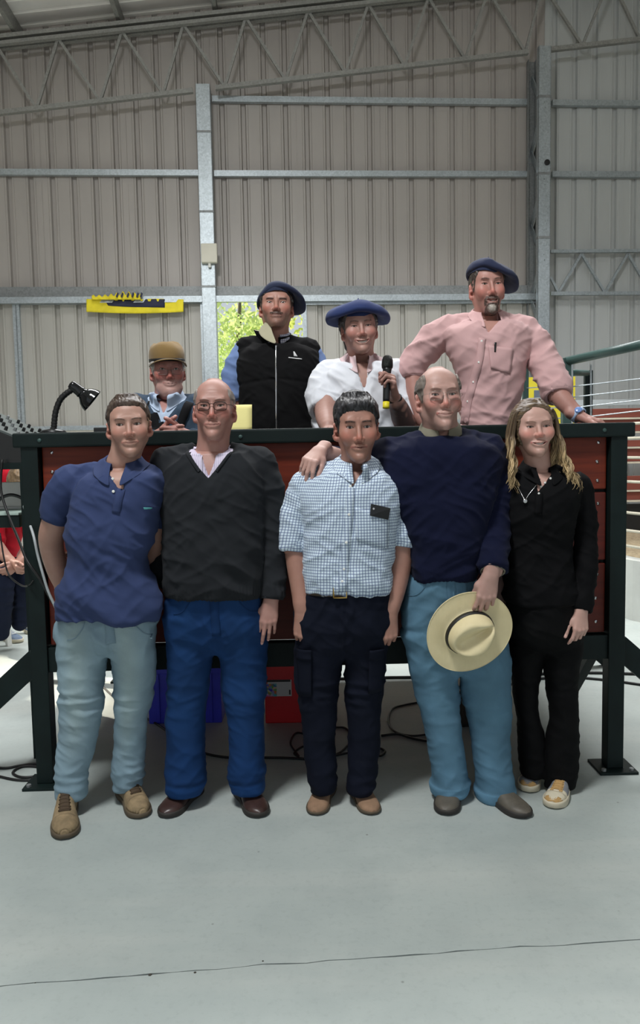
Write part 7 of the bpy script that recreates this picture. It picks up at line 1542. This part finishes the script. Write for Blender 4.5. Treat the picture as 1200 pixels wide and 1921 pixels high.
# ------------------------------------------------------------------ side table with the sound gear at the left edge
def side_table():
    x1 = W(55, 930, 3.66)[0]; x0 = x1 - .95; y0, y1 = 3.63, 4.25; zt = W(30, 868, 3.66)[2]; zs = W(30, 960, 3.66)[2]
    t = empty('side_table', (x0, y0, 0), label='dark green steel side table left of the rostrum', cat='table'); w, d = x1 - x0, y1 - y0
    for x in (0, w):
        for y in (0, d): MB().box((x - .022, y - .022, 0), (x + .022, y + .022, zt), .003).build('leg', M_GREEN, t)
    for z in (zt - .03,):
        for y in (0, d): MB().box((0, y - .02, z), (w, y + .02, z + .03), .002).build('rail', M_GREEN, t)
        for x in (0, w): MB().box((x - .02, 0, z), (x + .02, d, z + .03), .002).build('rail', M_GREEN, t)
    MB().box((-.02, -.02, zt), (w + .02, d + .02, zt + .012), .002).build('top', M_BLACK, t)
    MB().box((-.03, -.03, zs - .07), (w - .03, d, zs - .012), .003).build('shelf_apron', M_GREEN, t)
    MB().box((-.03, -.035, zs - .012), (w - .03, d, zs), .003).build('shelf', pbr('pale_green_laminate', (176, 196, 186), .5), t)
    # slanted mixing desk on top
    mx = empty('mixing_desk', (x0, y0, zt + .012), label='black mixing desk with knobs slanting on the side table', cat='mixer')
    zl, zr_ = W(0, 808, 3.66)[2] - zt - .012, W(50, 829, 3.66)[2] - zt - .012
    k = (zl - zr_) / (W(50, 800, 3.66)[0] - W(0, 800, 3.66)[0]); zz = lambda x: max(zr_ + (w - x) * k, .02)
    b = MB(); b.add([(0, -.02, 0), (w, -.02, 0), (w, d, 0), (0, d, 0), (0, -.02, zz(0)), (w, -.02, zz(w)), (w, d, zz(w)), (0, d, zz(0))], [(3, 2, 1, 0), (4, 5, 6, 7), (0, 1, 5, 4), (1, 2, 6, 5), (2, 3, 7, 6), (3, 0, 4, 7)]); b.build('case', M_BLACK, mx)
    pl = pbr('grey_mixer_panel', (84, 92, 90), .45, .2); b = MB(); b.add([(.01, -.01, zz(.01) + .001), (w - .01, -.01, zz(w - .01) + .001), (w - .01, d - .01, zz(w - .01) + .001), (.01, d - .01, zz(.01) + .001), (.01, -.01, zz(.01) + .012), (w - .01, -.01, zz(w - .01) + .012), (w - .01, d - .01, zz(w - .01) + .012), (.01, d - .01, zz(.01) + .012)], [(4, 5, 6, 7), (0, 1, 5, 4), (1, 2, 6, 5), (2, 3, 7, 6), (3, 0, 4, 7)]); b.build('panel', pl, mx)
    for i in range(9):
        for j in range(5):
            x, y = w - .05 - .055 * i, .05 + .11 * j; MB().lathe([(.009, 0), (.008, .016), (.005, .02)], 8, frame((x, y, zz(x) + .012), (k, 0, 1))).build('knob', M_BLACK if (i * 7 + j * 3) % 5 else M_GALVD, mx)
    # laptop turned away and headphones on the shelf
    zb_ = zs; lp = empty('laptop', (W(28, 950, 3.86)[0], 3.86, zb_), label='pale laptop standing open on the side table shelf', cat='laptop'); gm = pbr('silver_grey_plastic', (206, 204, 200), .45, .1, .04)
    MB().box((-.12, -.02, 0), (.12, .16, .014), .003).build('keyboard_base', gm, lp); MB().box((-.12, -.03, .014), (.12, -.02, .135), .003).build('screen_back', gm, lp)
    hp = empty('headphones', (W(20, 955, 3.70)[0], 3.71, zb_), label='black headphones lying in front of the laptop', cat='headphones')
    MB().tube([(-.07, 0, .03), (-.05, 0, .062), (0, 0, .078), (.05, 0, .062), (.07, 0, .03)], .008, 8, smooth_path=5).build('headband', M_BLACK, hp, True)
    for s in (-1, 1): MB().lathe([(.005, -.016), (.03, -.014), (.034, 0), (.03, .014), (.005, .016)], 18, frame((s * .07, 0, .036), (1, 0, 0))).build('ear_cup', M_BLACK, hp, True)
side_table()
# ------------------------------------------------------------------ seated spectator at the left edge
def spectator():
    sk = (196, 146, 126); N = W(26, 908, 5.78)
    hs = head_at(36, 922, 5.60, dict(rot=(.30, -.75, .1), scale=(1, 1, 1), skin=sk, neck_base=N + (0, .05, .02), seed=12, brow=dict(c=(110, 90, 70), k=.6)))
    hand = []
    for s, w_, e_ in ((-1, (24, 1056, 5.46), (-8, 1020, 5.62)), (1, (34, 1058, 5.48), (62, 1015, 5.66))):
        sh_, _, _ = limb_hand(PT(e_, ((e_[0] + w_[0]) / 2, (e_[1] + w_[1]) / 2 + 4, (e_[2] + w_[2]) / 2), w_), (.045, .04, .028), W(*w_), (s * -.35, -.4, -.3), (0, -.3, 1), 'fold', 'hang', 1.0, sk, h=.005, left_thumb=(s * .8, -.4, .3)); hand.append(sh_)
    pr = chain([W(-22, 1062, 6.0), W(-6, 1000, 5.98), W(12, 940, 5.90), W(24, 905, 5.82)], (.17, .18, .185, .15), 4) + chain([W(-8, 905, 5.85), W(-14, 960, 5.74), W(-8, 1016, 5.64)], (.085, .075, .068), 3) + chain([W(48, 900, 5.88), W(60, 955, 5.78), W(62, 1012, 5.68)], (.085, .075, .068), 3)
    core = [cone(*[(q[0]), q[1]], max(q[2] - .02, .02), max(q[3] - .02, .02)) for q in map(_cone_of, pr)] + [cone(W(24, 905, 5.82), W(34, 915, 5.66), .06, .055)]
    gc = Grid(*bounds(core, .03), .014); [gc.op(c, .03) for c in core]; Vc, Qc = gc.mesh(1); hand.append((Vc, Qc, skin_col(Vc, sk)))
    body, H = person('seated spectator in red shirt bending forward with clasped hands', hs, .005, hand)
    add_eyes(H, body); hair_coat(H, body, HL_SHORT, lambda X, Y_, Z: .016 + 0 * X, (120, 98, 74), (158, 134, 100), h=.005, seed=31)
    g = Grid(*bounds(pr, .03), .011); [g.op(c, .03) for c in pr]; V, Q = g.mesh(2); V = V + vnormals(V, Q) * (stretch_ridge(V, (.4, 0, .9), 14, 6, 3) * .012)[:, None]
    make_obj('shirt', [(V, Q)], cloth('red_cotton', (176, 24, 40), .85), body)
    pr = []
    for hx, kx, ax_ in (((-20, 1085, 6.0), (42, 1072, 5.62), (38, 1168, 5.72)), ((-30, 1085, 5.95), (2, 1082, 5.50), (2, 1186, 5.60))): pr += chain([W(*hx), W(*kx), W(*ax_)], (.10, .080, .062), 5)
    g = Grid(*bounds(pr, .03), .011); [g.op(c, .02) for c in pr]; V, Q = g.mesh(2); V = V + vnormals(V, Q) * (stretch_ridge(V, (.1, 0, 1), 18, 7, 3) * .010)[:, None]; make_obj('trousers', [(V, Q, np.full((len(V), 3), 2.2))], K_NAVY, body)
    sm = pbr('blue_grey_mesh_shoe', (112, 128, 150), .8, 0, .2, 30)
    for t, a in (((66, 1190), (30, 1172)), ((40, 1206), (-6, 1196))): shoe_px(body, t, a, .29, sm, CREAM, sole=.03, lace=M_WHITE, tongue=sm)
    c = W(-22, 1100, 6.02); ch = empty('plastic_chair', (c[0], c[1], 0), label='white plastic chair under the red-shirted spectator', cat='chair')
    zs = c[2] - .10; MB().box((-.22, -.2, zs - .02), (.22, .22, zs), .008).build('seat', M_WHITE, ch); MB().box((-.24, .2, zs), (.2, .23, zs + .40), .008).build('backrest', M_WHITE, ch)
    for x in (-.2, .2):
        for y in (-.18, .2): MB().bar((x, y, zs), (x * 1.1, y * 1.1, 0), .035, .035).build('leg', M_WHITE, ch)
spectator()
# ------------------------------------------------------------------ sale ring at the right: curb, dirt, rail fence, red tiers
ring_pts = np.array([(2.62, 9.9, 0), (2.42, 8.2, 0), (2.50, 6.45, 0), (3.05, 5.85, 0), (4.2, 5.4, 0), (6.5, 5.1, 0), (8.5, 5.0, 0)]); RQ = catmull(ring_pts, 6)
def ring():
    c = empty('ring_curb', kind='structure') if False else None
    n = len(RQ); T = np.gradient(RQ, axis=0); T /= np.linalg.norm(T, axis=1)[:, None]; Nn = np.stack([-T[:, 1], T[:, 0], T[:, 2] * 0], 1)
    zc = .50; sec = ((0, 0), (0, zc), (.14, zc), (.14, 0)); V = np.concatenate([RQ + Nn * a + np.array([0, 0, z]) for a, z in sec]); F = [(k * n + i, k * n + i + 1, ((k + 1) % 4) * n + i + 1, ((k + 1) % 4) * n + i) for k in range(4) for i in range(n - 1)] + [(0, n, 2 * n, 3 * n), (4 * n - 1, 3 * n - 1, 2 * n - 1, n - 1)]
    MB().add(V, F).build('ring_curb', pbr('whitewashed_concrete', (204, 206, 200), .8, 0, .08, 3, .1, 40), None, label='low whitewashed concrete curb around the sale ring', cat='curb')
    t = NT('ring_dirt'); f = t.noise(3, 6, .7); f2 = t.noise(30, 5, .7); t.color(t.mix(t.mathn('MULTIPLY', t.ramp(f2, .4, .7), .6), t.mix(t.ramp(f, .35, .7), lin((150, 134, 108)), lin((176, 160, 130))), lin((104, 88, 66)))); t.set(.95); t.bump(f2, .5, .02)
    inner = RQ + Nn * .14; xs = 14; P = []
    for q in inner: P.append([(q[0] + (8.5 - q[0]) * k / xs, q[1] + (9.9 - q[1]) * k / xs * (1 if q[1] < 9.9 else 0), .40 + .05 * math.sin(7 * q[1] + k * 1.9) * (k > 0)) for k in range(xs + 1)])
    MB().grid(np.array(P)).build('ring_ground', t.m, None, True, label='packed brown dirt inside the raised sale ring', cat='dirt')
    fe = empty('ring_fence', (0, 0, 0), label='fence of pale pipes standing on the ring curb', cat='fence'); pp = pbr('pale_pipe_paint', (196, 190, 172), .5)
    mid = RQ + Nn * .07
    for z in (.60, .73, .88, 1.14, 1.34, 1.50, 1.62): MB().tube(mid + np.array([0, 0, z]), .013, 6).build('rail', pp, fe, True)
    for i in (6, 14, 20, 26, 32): MB().box(tuple(mid[i] + (-.03, -.03, .50)), tuple(mid[i] + (.03, .03, 1.68)), .004).build('post', M_GREEN2, fe)
ring()
def tiers():
    Y = 8.9; t = empty('tiered_boards', (0, 0, 0), label='rows of red-brown boards with pale edges behind the sale ring', cat='stand')
    m = pbr('red_brown_board', (122, 62, 50), .6, 0, .15, 5, stretch=(.3, 1, 3)); pe = pbr('pale_board_edge', (206, 196, 176), .6); rows_ = ((766, 783), (787, 809), (826, 838), (842, 866), (893, 919), (923, 938))
    for a, b in rows_:
        z1, z0 = W(1170, a, Y)[2], W(1170, b, Y)[2]; MB().box((2.55, Y, z0), (8.4, Y + .035, z1), .004).build('board', m, t)
        MB().box((2.55, Y - .02, z0 - .022), (8.4, Y + .04, z0 - .003)).build('board_edge', pe, t)
    for x in (2.6, 4.4, 6.4, 8.2): MB().box((x, Y + .04, .40), (x + .08, Y + .12, W(1170, 764, Y)[2])).build('post', M_GREEN2, t)
    MB().box((2.55, Y + .02, .45), (8.4, Y + .05, W(1170, 946, Y)[2])).build('base_board', M_BLACKM, t)
tiers()
z = W(1150, 755, 9.6)[2]; MB().bar((2.6, 9.55, z), (8.4, 9.75, z), .05, .07).build('wall_rail', pbr('pale_grey_rail', (196, 204, 206), .5), None, label='pale grey rail along the right wall above the boards', cat='rail')
# green railing with wire mesh behind the rostrum
def railing():
    Y = 5.05; p0, p1 = W(1062, 690, Y), W(1062, 800, Y); r = empty('green_railing', (0, 0, 0), label='dark green pipe railing with wire mesh right of the pink shirt man', cat='railing')
    top = W(1062, 672, Y); e = W(1260, 634, 4.35)
    MB().box((top[0] - .028, Y - .028, .0), (top[0] + .028, Y + .028, top[2]), .004).build('post', M_GREEN2, r)
    MB().tube([top - (0, 0, .02), e], .028, 10).build('top_rail', M_GREEN2, r, True)
    w0 = W(985, 682, 5.6); MB().tube([top - (0, 0, .03), w0], .022, 8).build('top_rail', M_GREEN2, r, True)
    MB().box((w0[0] - .02, w0[1] - .02, 0), (w0[0] + .02, w0[1] + .02, w0[2]), .003).build('post', M_GREEN2, r)
    q = W(1103, 700, 6.0); q2 = W(1064, 699, 5.2); MB().tube([q2, q], .022, 8).build('gate_rail', M_GREEN2, r, True); MB().box((q[0] - .03, q[1] - .02, 0), (q[0] + .03, q[1] + .02, q[2] + .02), .003).build('gate_post', M_GREEN, r)
    wire = M_GALV
    for py in (722, 742, 762, 782):
        MB().tube([W(1066, py + 4, Y), W(1240, py - 16, 4.5)], .004, 5).build('wire', wire, r); MB().tube([W(1058, py + 2, Y), W(985, py + 6, 5.6)], .004, 5).build('wire', wire, r)
    for px in (1073, 1108): MB().tube([W(px, 684, Y - .1), W(px, 830, Y - .1)], .006, 6).build('wire_post', wire, r)
railing()
def sign():
    Y = 7.2; a, b = W(979, 708, Y), W(1078, 792, Y); s = MB().box((a[0], Y, b[2] - .3), (b[0], Y + .01, a[2])).build('sign_board', pbr('yellow_sign', (224, 206, 52), .55, 0, .05), None, label='yellow sign board with grey mark behind the railing', cat='sign')
    c, d = W(1001, 732, Y), W(1016, 765, Y); MB().box((c[0], Y - .006, d[2]), (d[0] + .05, Y, c[2]), .003).build('grey_mark', pbr('slate_print', (98, 106, 120), .6), s)
    for x in (a[0] + .03, b[0] - .03): MB().box((x - .02, Y + .01, 0), (x + .02, Y + .05, a[2])).build('stake', M_GREEN2, s)
    MB().box((a[0] - .02, Y - .002, b[2] - .3), (a[0], Y + .012, a[2])).build('white_edge', M_WHITE, s)
sign()
# ------------------------------------------------------------------ outside: trees beyond the half-open gate
def leaf_mat(n, a, b):
    t = NT(n); f = t.noise(.9, 3); t.color(t.mix(f, lin(a), lin(b))); t.set(.6); tr = t.n('BsdfTranslucent'); t.l(t.b.inputs['Base Color'].links[0].from_socket, tr.inputs[0]); mx = t.n('MixShader'); mx.inputs[0].default_value = .5
    out = t.t.nodes['Material Output']; t.l(t.b.outputs[0], mx.inputs[1]); t.l(tr.outputs[0], mx.inputs[2]); t.l(mx.outputs[0], out.inputs[0]); return t.m
LM = [leaf_mat('yellow_green_leaf', (240, 240, 150), (212, 226, 130)), leaf_mat('fresh_green_leaf', (206, 230, 180), (226, 236, 150))]; BK = pbr('grey_bark', (120, 112, 98), .9)
def tree(x, y, h, r, k, label):
    g = np.random.default_rng(k); t = empty('tree', (x, y, 0), label=label, cat='tree')
    MB().tube([(0, 0, 0), (.08, 0, h * .3), (-.05, .05, h * .6), (0, 0, h * .85)], [.16, .12, .07, .03], 8, smooth_path=4).build('trunk', BK, t, True)
    n = 2300; c = g.normal(0, 1, (60, 3)); c = c / np.linalg.norm(c, axis=1)[:, None] * g.uniform(.35, 1, (60, 1)) * np.array([r, r, h * .36]) + (0, 0, h * .6)
    p = c[g.integers(0, 60, n)] + g.normal(0, r * .15, (n, 3)); p = p[p[:, 2] > .5]; n = len(p); a = g.normal(0, 1, (n, 3)); a /= np.linalg.norm(a, axis=1)[:, None]; b = np.cross(a, g.normal(0, 1, (n, 3))); b /= np.linalg.norm(b, axis=1)[:, None]; s = g.uniform(.05, .10, (n, 1))
    V = np.stack([p - a * s, p + b * s * .5, p + a * s, p - b * s * .5], 1).reshape(-1, 3); MB().add(V, [(4 * i, 4 * i + 1, 4 * i + 2, 4 * i + 3) for i in range(n)]).build('foliage', LM[k % 2], t, kind='stuff')
tree(-1.5, 15.5, 5.2, 1.5, 1, 'green tree seen left in the open gateway'); tree(-.2, 17.5, 6.0, 1.6, 2, 'yellow-green tree seen right in the open gateway'); tree(-2.9, 18.0, 6.5, 1.9, 3, 'tree seen through the slit beside the steel column')
MB().box((-30, 12.5, -.0615), (30, 60, .012)).build('lawn', pbr('sunlit_grass', (176, 196, 110), .9, 0, .2, 2), None, label='sunlit grass outside beyond the gate', cat='lawn')
